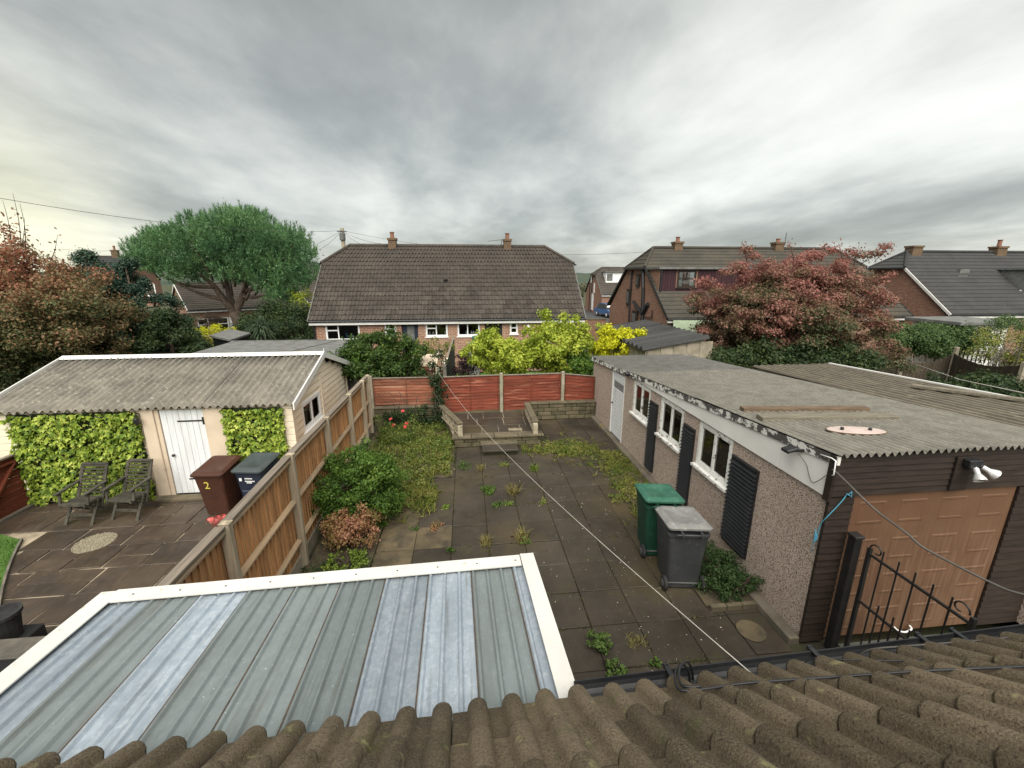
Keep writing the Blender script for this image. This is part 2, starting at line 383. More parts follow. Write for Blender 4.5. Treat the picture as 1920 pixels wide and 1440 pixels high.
m['chimney'] = brick_mat('chimney_brick', (.13, .085, .055), (.18, .12, .075), (.14, .12, .09))
m['white'] = mat('white_paint', (.70, .70, .68), (.62, .62, .59), 3, .5, .05, 40, .002, spec=.4)
m['upvc'] = mat('white_plastic', (.80, .81, .81), (.74, .75, .75), 2, .35, 0, spec=.5)
m['trim'] = mat('white_trim', (.64, .63, .60), (.57, .56, .53), 2, .45, .05, 60, .002, c3=(.42, .38, .30), fscale=26, flo=.62, fhi=.74)
m['black'] = mat('black_plastic', (.012, .013, .015), (.02, .021, .023), 6, .45, .1, 60, .002, spec=.4)
m['black_metal'] = mat('black_iron', (.014, .014, .015), (.022, .02, .018), 8, .45, .15, 80, .002, spec=.5)
m['glass'] = glass_mat('window_glass')
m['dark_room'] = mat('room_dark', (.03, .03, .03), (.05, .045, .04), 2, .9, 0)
def galv(name, base, blot, dull):
    t = NT(name); v = t.vor(26, out='Color'); sp = t.n('ShaderNodeSeparateXYZ'); t.l(v, sp.inputs[0])
    c = t.mix(t.rng(sp.outputs[0], 0, 1, 0, .35), base, blot)
    c = t.mix(t.rng(t.noise(42, 8, .72, t.map((1, .6, 1))), .50, .62, 0, .7), c, blot)
    c = t.mix(t.rng(t.noise(2.1, 4, .6, t.map((2.5, .35, 1))), .5, .68, 0, .5), c, dull)
    c = t.mix(t.rng(t.noise(60, 3), .70, .76, 0, .6), c, (.85, .86, .86)); c = t.mix(t.rng(t.noise(3.0, 5, .6, t.map((9, .5, 1))), .56, .72, 0, .5), c, (.13, .12, .10)); c = t.vary(c, .2)
    t.bump(t.noise(8, 3), .12, .006); return t.fin(c, t.rng(t.noise(12, 4), .3, .7, .30, .55), .5, .35)
m['galv'] = galv('galvanised_steel', (.32, .38, .44), (.50, .55, .60), (.21, .25, .29))
m['galv_dull'] = galv('dull_steel', (.215, .25, .255), (.26, .30, .305), (.15, .155, .14))
m['rust'] = mat('rust_line', (.10, .07, .05), (.05, .045, .04), 20, .9, .3)
m['fence_board'] = mat('fence_board', (.50, .275, .125), (.36, .19, .085), 6, .85, .4, 30, .004, c3=(.20, .105, .055), fscale=5, flo=.56, fhi=.74, stretch=(6, 6, .35), vary=.24)
m['fence_rail'] = mat('fence_rail', (.40, .29, .18), (.29, .21, .135), 5, .85, .4, 30, .004, stretch=(6, .35, 6), vary=.12, c3=(.22, .20, .16), fscale=4)
m['fence_cap'] = mat('fence_cap', (.24, .205, .165), (.15, .125, .10), 5, .9, .5, 30, .004, stretch=(6, .3, 6), vary=.12)
m['fence_post'] = mat('grey_post', (.40, .34, .25), (.28, .235, .17), 5, .9, .4, 40, .004, stretch=(5, 5, .4), vary=.12)
m['conc_post'] = mat('concrete_post', (.32, .285, .22), (.22, .195, .145), 4, .9, .4, 60, .004, c3=(.22, .22, .15), fscale=3)
m['red_slat'] = mat('red_slat', (.185, .044, .024), (.115, .032, .019), 4, .8, .4, 24, .005, c3=(.36, .15, .095), fscale=2.6, flo=.57, fhi=.72, stretch=(.5, 3, 6), vary=.2)
m['faded_slat'] = mat('faded_slat', (.22, .075, .044), (.15, .062, .036), 4, .85, .4, 24, .005, c3=(.34, .18, .115), fscale=2.2, flo=.5, fhi=.7, stretch=(.5, 3, 6), vary=.2)
m['grey_wood'] = mat('weathered_wood', (.15, .135, .11), (.085, .08, .068), 4, .9, .5, 30, .004, stretch=(1, 1, 5), vary=.15)
m['teak'] = mat('grey_teak', (.072, .066, .05), (.04, .038, .03), 6, .85, .4, 40, .003, vary=.15)
m['stone'] = mat('mossy_stone', (.125, .105, .066), (.075, .068, .042), 3.5, .95, .7, 30, .012, c3=(.06, .075, .03), fscale=5, flo=.55, fhi=.7, vary=.22)
m['coping'] = mat('coping_stone', (.135, .112, .074), (.08, .069, .047), 3, .9, .5, 40, .008, c3=(.07, .075, .04), fscale=4, vary=.12)
m['screen_block'] = mat('cream_block', (.40, .35, .26), (.26, .23, .165), 4, .9, .4, 60, .005, c3=(.16, .16, .09), fscale=6)
def pebble():
    t = NT('pebbledash'); n = t.n('ShaderNodeTexVoronoi'); n.inputs['Scale'].default_value = 88; t.l(t.pos, n.inputs[0])
    sp = t.n('ShaderNodeSeparateXYZ'); t.l(n.outputs['Color'], sp.inputs[0])
    c = t.ramp(sp.outputs[0], [(0, (.15, .10, .075)), (.22, (.38, .27, .215)), (.45, (.54, .42, .35)), (.7, (.62, .52, .44)), (1, (.72, .66, .59))])
    c = t.mix(t.rng(n.outputs['Distance'], .45, .8, 0, .7), c, (.14, .11, .09))
    c = t.mix(t.rng(t.noise(.9, 4), .45, .75, 0, .25), c, (.24, .19, .155)); c = t.mix(t.rng(t.noise(2.2, 5, .6, t.map((2, 2, .22))), .58, .78, 0, .4), c, (.17, .14, .115))
    t.bump(t.m('SUBTRACT', 1.0, n.outputs['Distance']), .8, .012); return t.fin(c, .9, .2)
m['pebble'] = pebble()
def peel(name, paint, under, lo, hi, sc=7):
    t = NT(name); f = t.rng(t.noise(sc, 7, .65, t.map((1, 1, 1.3))), lo, hi)
    c = t.mix(f, under, t.mix(t.rng(t.noise(2, 4), .3, .7), paint, (paint[0] * .86, paint[1] * .86, paint[2] * .84)))
    t.bump(f, .4, .003); return t.fin(c, .7, .25)
m['peel'] = peel('peeling_paint', (.74, .73, .70), (.085, .082, .078), .49, .52)
m['chalky'] = peel('chalky_white', (.82, .81, .79), (.20, .19, .18), .27, .32, 9)
m['asbestos'] = mat('fibre_cement', (.195, .180, .150), (.132, .122, .104), 2.5, .95, .4, 70, .005, c3=(.32, .30, .25), fscale=14, flo=.56, fhi=.72, vary=.10)
m['asbestos2'] = mat('lichen_sheet', (.205, .196, .168), (.152, .146, .126), 5, .95, .35, 60, .005, c3=(.26, .25, .21), fscale=22, flo=.56, fhi=.74, vary=.06)
m['asbestos3'] = mat('grey_sheet', (.150, .147, .138), (.11, .107, .10), 4, .95, .4, 60, .005, c3=(.21, .205, .19), fscale=20, flo=.58, fhi=.74, vary=.06)
m['beige_sheet'] = mat('beige_sheet', (.165, .145, .112), (.12, .107, .084), 3, .6, .15, 30, .003, c3=(.24, .21, .155), fscale=4, flo=.55, fhi=.75, vary=.05)
m['felt'] = mat('roof_felt', (.165, .17, .165), (.115, .118, .112), 3, .95, .35, 120, .003, c3=(.22, .22, .21), fscale=10, flo=.58, fhi=.74)
m['cream'] = mat('cream_paint', (.78, .70, .56), (.72, .63, .49), 2, .75, .25, 60, .004, c3=(.42, .34, .24), fscale=5, flo=.66, fhi=.8)
m['pinkish'] = mat('pinkish_render', (.60, .50, .385), (.53, .44, .335), 2.5, .85, .4, 60, .005, c3=(.34, .27, .21), fscale=6, flo=.64, fhi=.8)
m['door_white'] = mat('painted_boards', (.70, .72, .73), (.60, .62, .63), 3, .6, .25, 30, .003, stretch=(4, 4, .5), c3=(.42, .42, .40), fscale=4, flo=.66, fhi=.8)
m['cladding'] = mat('dark_cladding', (.021, .015, .012), (.034, .024, .019), 5, .6, .3, 40, .003, stretch=(.6, 1, 6), vary=.12, spec=.3)
def gdoor():
    t = NT('brown_steel_door'); sep = t.n('ShaderNodeSeparateXYZ'); t.l(t.pos, sep.inputs[0])
    c = t.mix(t.rng(t.noise(2, 4), .35, .65), (.150, .082, .047), (.125, .066, .039))
    st = t.rng(t.noise(5.5, 5, .6, t.map((5, 1, .28))), .45, .62); lowz = t.rng(sep.outputs[2], 1.0, 1.75, 1, 0)
    c = t.mix(t.m('MULTIPLY', t.m('MULTIPLY', st, lowz), .6), c, (.215, .135, .086)); return t.fin(c, .5, .35)
m['gdoor'] = gdoor()
m['purple'] = mat('purple_cladding', (.050, .020, .026), (.034, .016, .02), 6, .6, .2, 30, .003, stretch=(5, 5, .5), vary=.1)
m['bin_brown'] = mat('brown_plastic', (.066, .026, .016), (.048, .02, .013), 3, .5, .12, 60, .002, spec=.35, c3=(.10, .05, .035), fscale=16, flo=.58, fhi=.75)
m['bin_blue'] = mat('navy_plastic', (.017, .023, .042), (.022, .028, .046), 3, .45, .1, 60, .002, spec=.35)
m['lid_blue'] = mat('slate_lid', (.045, .058, .062), (.06, .072, .075), 4, .5, .1, 60, .002, spec=.35)
m['bin_green'] = mat('green_plastic', (.010, .060, .036), (.012, .046, .03), 3, .5, .12, 60, .002, spec=.35, c3=(.03, .085, .058), fscale=10, flo=.56, fhi=.76)
m['lid_green'] = mat('faded_green_lid', (.026, .105, .07), (.042, .13, .09), 5, .6, .1, 60, .002, c3=(.09, .18, .135), fscale=14, spec=.3)
m['bin_grey'] = mat('grey_plastic', (.052, .055, .058), (.040, .043, .046), 3, .5, .12, 60, .002, spec=.35, c3=(.085, .085, .082), fscale=10, flo=.56, fhi=.76)
m['lid_grey'] = mat('faded_grey_lid', (.22, .22, .215), (.17, .17, .168), 5, .65, .1, 60, .002, c3=(.30, .30, .29), fscale=11, spec=.3)
m['yellow'] = mat('yellow_vinyl', (.66, .56, .10), (.60, .50, .10), 8, .5, 0)
m['rubber'] = mat('rubber', (.022, .022, .024), (.035, .034, .034), 8, .8, .2, 60, .002)
m['wheel'] = mat('wheel_hub', (.08, .08, .082), (.12, .12, .12), 8, .6, .1)
m['red_gate'] = mat('red_brown_gate', (.175, .044, .024), (.125, .034, .019), 4, .75, .35, 30, .004, stretch=(1, .5, 5), vary=.12)
m['bark'] = mat('bark', (.11, .078, .055), (.055, .042, .032), 6, .95, .9, 18, .03, stretch=(2, 2, .6))
m['pine_bark'] = mat('pine_bark', (.17, .125, .098), (.09, .07, .058), 4, .95, .9, 9, .05, stretch=(2, 2, .6))
m['twig'] = mat('twig', (.075, .055, .042), (.045, .035, .03), 8, .9, .3)
m['gravel'] = mat('pale_gravel', (.36, .32, .23), (.19, .165, .12), 40, .9, .6, 60, .01, vary=.2)
m['rope'] = mat('white_line', (.50, .48, .43), (.4, .38, .34), 8, .8, 0)
m['cable'] = mat('grey_cable', (.10, .095, .085), (.07, .066, .06), 8, .7, .1)
m['blue_rope'] = mat('blue_rope', (.08, .30, .40), (.06, .22, .32), 8, .8, 0)
m['chrome'] = mat('lamp_silver', (.75, .76, .76), (.62, .63, .63), 6, .25, 0, metal=.4, spec=.6)
m['pink_board'] = mat('pale_pink_board', (.52, .42, .385), (.44, .36, .33), 3, .7, .15, 40, .003, c3=(.33, .27, .24), fscale=8)
m['plank'] = mat('old_plank', (.15, .105, .068), (.09, .066, .046), 5, .9, .4, 30, .004, stretch=(.5, 5, 5), vary=.1)
m['plank_grey'] = mat('grey_plank', (.19, .17, .13), (.12, .108, .084), 5, .9, .4, 30, .004, stretch=(.5, 5, 5), vary=.1)
m['terracotta'] = mat('terracotta', (.34, .12, .065), (.26, .09, .05), 5, .85, .2)
m['pot'] = mat('chimney_pot', (.24, .12, .08), (.18, .09, .06), 5, .85, .2)
m['green_sheet'] = mat('green_sheet', (.30, .36, .25), (.24, .30, .21), 3, .6, .1)
m['rattan'] = mat('dark_rattan', (.016, .017, .019), (.034, .034, .035), 60, .6, .6, 90, .006)
m['car_blue'] = mat('blue_car_paint', (.04, .10, .24), (.045, .11, .26), 2, .25, 0, spec=.6)
m['hills'] = mat('hills', (.040, .062, .045), (.06, .078, .05), .02, .95, .6, .08, 2, c3=(.03, .045, .035), fscale=.09)
m['petal'] = mat('petal', (.72, .68, .58), (.55, .48, .36), 30, .8, 0)
m['flower_red'] = mat('red_petals', (.55, .035, .045), (.62, .10, .11), 20, .6, 0)
m['flower_pink'] = mat('coral_petals', (.66, .11, .10), (.70, .22, .20), 20, .6, 0)
# foliage
m['lf_green'] = leaf_mat('leaf_green', [(.022, .048, .010), (.045, .092, .016), (.075, .135, .022), (.13, .19, .035)], 2.0, .45)
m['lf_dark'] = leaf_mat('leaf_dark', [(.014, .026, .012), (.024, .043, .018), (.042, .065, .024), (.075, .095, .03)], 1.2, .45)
m['lf_autumn'] = leaf_mat('leaf_autumn', [(.035, .058, .026), (.07, .088, .036), (.13, .108, .052), (.21, .118, .065), (.27, .105, .072)], .5, .45, zg=(1.2, 5.2, .22))
m['lf_red'] = leaf_mat('leaf_red', [(.032, .06, .026), (.07, .085, .038), (.13, .095, .055), (.195, .10, .076), (.245, .10, .086), (.30, .14, .118)], .62, .58, zg=(1.4, 4.6, .20))
m['lf_lime'] = leaf_mat('leaf_lime', [(.09, .14, .016), (.19, .25, .025), (.32, .37, .05), (.48, .49, .10)], 1.4, .5, trans=.4)
m['lf_yellow'] = leaf_mat('leaf_yellow', [(.25, .28, .015), (.42, .42, .018), (.56, .53, .03)], 1.4, .4, trans=.4)
m['lf_ivy'] = leaf_mat('leaf_screen', [(.030, .065, .010), (.09, .15, .016), (.22, .28, .035), (.42, .45, .11)], 3.5, .35, trans=.2)  # low end of the ramp darkened to imitate shadows among the leaves
m['lf_azalea'] = leaf_mat('leaf_azalea', [(.10, .12, .03), (.20, .14, .055), (.29, .14, .085), (.40, .22, .16)], 3.0, .5)
m['lf_weed'] = leaf_mat('leaf_weed', [(.035, .07, .012), (.10, .14, .025), (.20, .205, .05), (.34, .29, .12)], 2.2, .5)
m['lf_pine'] = leaf_mat('needle_pine', [(.024, .062, .030), (.054, .12, .052), (.098, .19, .074), (.17, .27, .11)], .9, .65, trans=.25)
m['lf_spruce'] = leaf_mat('needle_conifer', [(.012, .03, .022), (.02, .045, .03), (.035, .065, .038), (.055, .09, .05)], .6, .5, trans=.12)
m['lf_ybush'] = leaf_mat('leaf_gold_bush', [(.07, .095, .02), (.16, .17, .03), (.30, .27, .05), (.40, .34, .08)], .9, .5)
# ------------------------------------------------------------------ setting
ZN = -.25
def sheet(name, pts, z, mt, kind='structure', parent=None, thick=0):
    b = MB()
    if thick: b.prism(pts, 2, z - thick, z)
    else: b.add([(p[0], p[1], z) for p in pts], [list(range(len(pts)))])
    o = b.build(name, mt, parent)
    return tag(o, kind=kind) if kind else o
sheet('ground', [(-900, -200), (900, -200), (900, 900), (-900, 900)], -1.6, m['ground'])
# gardens on this level, falling away beyond the houses
def terrace_ground():
    xs = [-120, -60, -30, -16, -9, 0, 9, 16, 30, 60, 120]; ys = [-30, 0, 12.5, 20, 27, 34, 42, 60, 90]
    V = []; F = []
    for j, y in enumerate(ys):
        for i, x in enumerate(xs):
            z = -.29
            if y > 27 and x < -5: z -= min(1.1, (y - 27) * .05)
            V.append((x, y, z))
    n = len(xs)
    for j in range(len(ys) - 1):
        for i in range(n - 1): F.append((j * n + i, j * n + i + 1, (j + 1) * n + i + 1, (j + 1) * n + i))
    tag(MB().add(V, F).build('garden_ground', m['ground'], smooth=True), kind='structure')
terrace_ground()
def hills():
    n = 140; V = []; F = []
    for i in range(n):
        a = R(-75 + 150 * i / (n - 1))
        hh = 11 + 6 * math.sin(a * 3 + 2.2) + 3.2 * math.sin(a * 11) + 1.3 * math.sin(a * 37 + 1) + .7 * math.sin(a * 90)
        if a > 0: hh *= .62
        for (d, z) in ((330, -1.8), (430, hh * .45), (560, hh)):
            V.append((math.sin(a) * d, math.cos(a) * d, z + random.uniform(-.5, .5) * (z > 0)))
        V.append((math.sin(a) * 800, math.cos(a) * 800, -2))
    for i in range(n - 1):
        for k in range(3): F.append((i * 4 + k, (i + 1) * 4 + k, (i + 1) * 4 + k + 1, i * 4 + k + 1))
    tag(MB().add(V, F).build('hills', m['hills'], smooth=True), kind='structure')
hills()
# road between the houses behind
sheet('road', [(6.2, 19), (9.3, 19), (9.3, 30), (17, 47.5), (22, 62), (12, 62)], -.2, m['asphalt'])

# our patio: a bed of dirt with every slab laid on it
patio = sheet('patio', [(-2.58, 1.3), (4.4, 1.3), (4.4, 12.6), (-2.84, 12.6), (-2.58, 5.2)], -.022, m['joint'], thick=.25)
SL = .61; X0 = -.35 - 2 * SL; Y0 = 6.137 - 8 * SL
def slabs():
    for i in range(0, 9):
        for j in range(0, 18):
            x = X0 + i * SL; y = Y0 + j * SL
            if y > 10.0 and x < 1.9: continue
            if x > 2.9 and 4.4 < y < 8.9 : continue
            if i == 0 and y > 7.9: continue
            if i == 1 and y > 8.6: continue
            if y > 11.9: continue
            g = random.uniform(.002, .006); x1 = min(x + SL - g, 3.78); dz = random.uniform(-.006, .004)
            if x1 - x < .1: continue
            mt = m['slab_beige'] if (i == 0 and 5.5 < y < 7.4) or (i == 1 and 6.1 < y < 6.6) else m['slab']
            o = box('slab', x + g, x1, y + g, y + SL - g, -.03 + dz, dz, mt, patio, ch=.005)
            o.rotation_euler = (random.uniform(-.006, .006), random.uniform(-.006, .006), random.uniform(-.007, .007))
            c = Vector(((x + x1) / 2, y + SL / 2, 0))
            # turn the slab about its own middle
            for v in o.data.vertices: v.co -= c
            o.location = c
slabs()
# soil of the left bed, strip along the garage
def soil(name, pts, z=.012):
    b = MB(); xs = np.linspace(pts[0], pts[1], 10); ys = np.linspace(pts[2], pts[3], 26); V = []; F = []
    for y in ys:
        for x in xs: V.append((x, y, z + random.uniform(-.012, .02)))
    for j in range(25):
        for i in range(9): F.append((j * 10 + i, j * 10 + i + 1, j * 10 + i + 11, j * 10 + i + 10))
    o = b.add(V, F).build(name, m['soil'], smooth=True); return tag(o, kind='structure')
soil('planting_bed', (-2.55, -1.58, 3.2, 7.9)); soil('planting_bed', (-2.66, -.95, 7.9, 12.2)); soil('planting_bed', (-.95, -.40, 8.65, 12.2), .006)
soil('planting_strip', (3.12, 3.80, 4.45, 8.9), .02)
# kerb of the little bed and the footing along the garage
k = thing('bed_edging', 'brown concrete edging at the near end of the garage planting strip', 'edging', (3.4, 4.42, 0))
for i in range(3): box('edging_block', 3.14 + i * .225, 3.355 + i * .225, 4.37, 4.43, -.02, .075, m['coping'], k, .008)
box('footing', 3.80, 3.955, 3.80, 12.55, -.05, .075, m['concrete'], None, .012); tag(bpy.data.objects['footing'], kind='structure')
mc = MB().lathe([(.16, 0), (.17, .004), (.17, .010), (.155, .014), (.0, .014)], 24, (3.46, 4.02, .004)).build('drain_cover', m['slab_beige'])
tag(mc, 'round tan drain cover set in the patio near the garage corner', 'drain cover')
# drive on the far side of the gate
sheet('drive', [(4.40, 1.6), (12, 1.6), (12, 3.74), (4.40, 3.74)], -.01, m['drive'], thick=.25)

# next door: flagged patio, lawn
npatio = sheet('neighbour_patio', [(-9.3, 1.4), (-2.68, 1.4), (-2.68, 8.86), (-9.3, 8.86)], ZN - .014, m['pointing'], thick=.2)
def lawn_edge(y): return min(-6.3, -8.05 + .62 * (7.5 - y) + .07 * (7.5 - y) ** 2) if y < 7.55 else -99
def flags():
    y = 1.6; row = 0
    while y < 8.7:
        h = random.choice((.45, .6, .6, .75)); x = -9.3 + random.uniform(-.3, 0); h = min(h, 8.84 - y)
        while x < -2.7:
            w = random.choice((.45, .6, .75, .9, 1.05)); g = random.uniform(.010, .019)
            x1 = min(x + w, -2.69); cxm, cym = (x + x1) / 2, y + h / 2
            if x1 - x > .12 and not (cxm < lawn_edge(cym) - .2) and h > .1:
                split = random.random() < .3 and h > .55
                parts = [(y, y + h / 2), (y + h / 2, y + h)] if split else [(y, y + h)]
                for (a, b_) in parts:
                    q = [(x + g, a + g), (x1 - g, a + g), (x1 - g, b_ - g), (x + g, b_ - g)]
                    q = [(p[0] + random.uniform(-.012, .012), p[1] + random.uniform(-.012, .012)) for p in q]
                    dz = random.uniform(-.004, .006); bb = MB()
                    inn = [(cx0 + (px - cx0) * .975, cy0 + (py - cy0) * .975) for (px, py) in q for cx0, cy0 in [((x + x1) / 2, (a + b_) / 2)]]
                    bb.loft([[(p[0], p[1], ZN - .02) for p in q], [(p[0], p[1], ZN - .004 + dz) for p in q], [(p[0], p[1], ZN + .003 + dz) for p in inn]])
                    bb.build('flagstone', m['flag'], npatio)
            x += w
        y += h; row += 1
flags()
def lawn():
    pts = [(lawn_edge(y), y) for y in np.linspace(1.4, 7.5, 24)]
    pts = [(-20, 1.4)] + pts + [(-9.0, 7.9), (-20, 7.9)]
    sheet('lawn', pts, ZN + .02, m['lawn'], thick=.2)
    rim = MB()
    P = [(lawn_edge(y) + .03, y, ZN + .02) for y in np.linspace(1.4, 7.5, 24)]
    for a, b_ in zip(P[:-1], P[1:]): rim.bar(a, b_, .03, .05)
    tag(rim.build('lawn_edging', m['grey_wood']), 'thin timber edging around the curved corner of the lawn', 'edging')
    n = 5000; y = RNG.uniform(4.5, 7.5, n); e = np.array([lawn_edge(v) for v in y]); x = e - RNG.random(n) * 1.6
    P = np.stack([x, y, np.full(n, ZN + .02)], 1); d = RNG.normal(size=(n, 3)) * .018; d[:, 2] = .035 + .02 * RNG.random(n)
    s = RNG.normal(size=(n, 3)) * .004; s[:, 2] = 0
    tag(fast_mesh('grass', np.stack([P - s, P + s, P + d], 1).reshape(-1, 3), 3, m['lf_green']), 'short green lawn grass at the left edge', kind='stuff')
lawn()
# ------------------------------------------------------------------ our own roof in the foreground
RS = R(36.6); PIT = .1527
def own_roof():
    root = thing('bungalow_roof', 'brown concrete roll-tiled roof slope in the foreground with black gutter', 'roof', (0, 1.44, 2.47), R(1.5))
    # one double-roll tile: x across, y up the slope, z out of the slope
    prof = []
    for k in range(2):
        b = k * PIT - PIT
        prof += [(b, .0), (b + PIT * .41, .0)]
        for a in range(1, 7):
            t = math.pi * a / 7; prof.append((b + PIT * .71 - PIT * .29 * math.cos(t), .047 * math.sin(t) ** .85))
    prof.append((PIT, 0.0)); n = len(prof); L = .42; th = .016
    def tile_mesh(seed):
        rr = random.Random(seed); V = []; F = []
        for (yy, lift) in ((0, .020), (.012, .0235), (L * .5, .012), (L, 0.0)):
            V += [(p[0], -yy + (rr.uniform(-.002, .002) if yy == 0 else 0), p[1] + lift + rr.uniform(-.0008, .0008)) for p in prof]
        V += [(p[0], -.004, p[1] + .020 - th) for p in prof]
        for r in range(3):
            for i in range(n - 1): F.append((r * n + i, (r + 1) * n + i, (r + 1) * n + i + 1, r * n + i + 1))
        for i in range(n - 1): F.append((i, i + 1, 4 * n + i + 1, 4 * n + i))
        me = MB().add(V, F).mesh('tile', m['tile']); me.polygons.foreach_set('use_smooth', [f.index < 3 * (n - 1) for f in me.polygons]); return me
    ms = [tile_mesh(i) for i in range(5)]
    cs, sn = math.cos(RS), math.sin(RS); G = .335
    for r in range(7):
        for i in range(-12, 18):
            s = r * G
            if r == 0 and i * 2 * PIT > .45: s = .03
            x = i * 2 * PIT + .045
            o = place(random.choice(ms), 'tile', Vector((x + random.uniform(-.003, .003), -s * cs, s * sn)) + root.location, root,
                      (-RS + random.uniform(-.010, .010), random.uniform(-.010, .010), random.uniform(-.012, .012)))
            o.location.z += random.uniform(-.002, .003)
    d = MB(); d.prism([(.02, -.035), (.02, -.16), (-.01, -.16), (-2.3, 1.66), (-2.3, 1.69)], 0, -3.65, 5.45); d.build('roof_deck', m['grey_wood'], root, local=True)
    # gutter, half round, with brackets
    g = MB(); x0, x1 = .47, 5.5; nn = 9; V = []; F = []
    for x in (x0, x1):
        for rr_ in (.056, .051):
            for k in range(nn):
                a = math.pi + math.pi * k / (nn - 1); V.append((x, .060 + rr_ * math.cos(a), -.015 + rr_ * math.sin(a)))
    for k in range(nn - 1):
        F += [(k, k + 1, 2 * nn + k + 1, 2 * nn + k), (nn + k, 3 * nn + k, 3 * nn + k + 1, nn + k + 1)]
    F += [(0, nn, 3 * nn, 2 * nn), (nn - 1, 3 * nn - 1, 4 * nn - 1, 2 * nn - 1)] + [tuple([k for k in range(nn)])]
    gut = g.add(V, F).build('gutter', m['black'], root, local=True, fix=False)
    for x in (.95, 1.75, 2.4, 2.62, 3.4, 4.2, 5.0):
        b = MB().box(x - .012, x + .012, .015, .14, -.016, -.008); b.box(x - .012, x + .012, .131, .140, -.03, -.004); b.build('gutter_bracket', m['black'], gut, local=True)
    w = MB().box(-3.6, 5.4, -.35, -.12, -2.6, -.10).build('wall', m['brick'], root, local=True)
    bb = MB().box(-3.6, 5.4, -.02, .012, -.19, -.055).build('fascia_board', m['black'], root, local=True)
    return root
own_roof()
def on_roof(x, s, h=.03):     # point on our roof: x along the eaves, s up the slope
    c, sn = math.cos(R(1.5)), math.sin(R(1.5)); y = -s * math.cos(RS) + h * math.sin(RS); z = s * math.sin(RS) + h * math.cos(RS)
    return Vector((x * c - y * sn, x * sn + y * c + 1.44, z + 2.47))
pts = [on_roof(1.05, -.10, -.01), on_roof(1.02, -.03, .06), on_roof(.97, .03, .10), on_roof(.90, .10, .09), on_roof(.86, .19, .055), on_roof(.93, .22, .05), on_roof(1.15, .235, .055), on_roof(1.5, .30, .055), on_roof(1.9, .40, .06), on_roof(2.4, .55, .06), on_roof(3.2, .8, .06)]
def smooth_path(P, n=6):
    P = [Vector(p) for p in P]; out = []
    for i in range(len(P) - 1):
        p0, p1, p2, p3 = P[max(i - 1, 0)], P[i], P[i + 1], P[min(i + 2, len(P) - 1)]
        for k in range(n):
            t = k / n; out.append(.5 * ((2 * p1) + (p2 - p0) * t + (2 * p0 - 5 * p1 + 4 * p2 - p3) * t * t + (3 * p1 - p0 - 3 * p2 + p3) * t ** 3))
    return out + [P[-1]]
c = MB().tube(smooth_path(pts), .006, 6); c.tube([p + Vector((.022, .010, .004)) for p in smooth_path(pts[:6])], .006, 6)
tag(c.build('cable', m['black'], smooth=True), 'black cable looped over the gutter and run across the roof tiles', 'cable')
pts = [on_roof(1.95, -.08, .0), on_roof(2.0, -.02, .05), on_roof(2.15, .03, .06), on_roof(2.6, .06, .05), on_roof(3.2, .10, .05)]
tag(MB().tube(smooth_path(pts), .004, 6).build('cable', m['cable'], smooth=True), 'thin grey cable curling over the gutter near the iron gate', 'cable')
pts = [on_roof(1.62, -.06, .0), on_roof(1.66, .0, .05), on_roof(1.75, .10, .055), on_roof(1.95, .20, .05), on_roof(2.05, .215, .05)]
tag(MB().tube(smooth_path(pts), .0035, 6).build('cable', m['black'], smooth=True), 'short thin dark wire lying from the gutter onto the tiles', 'cable')

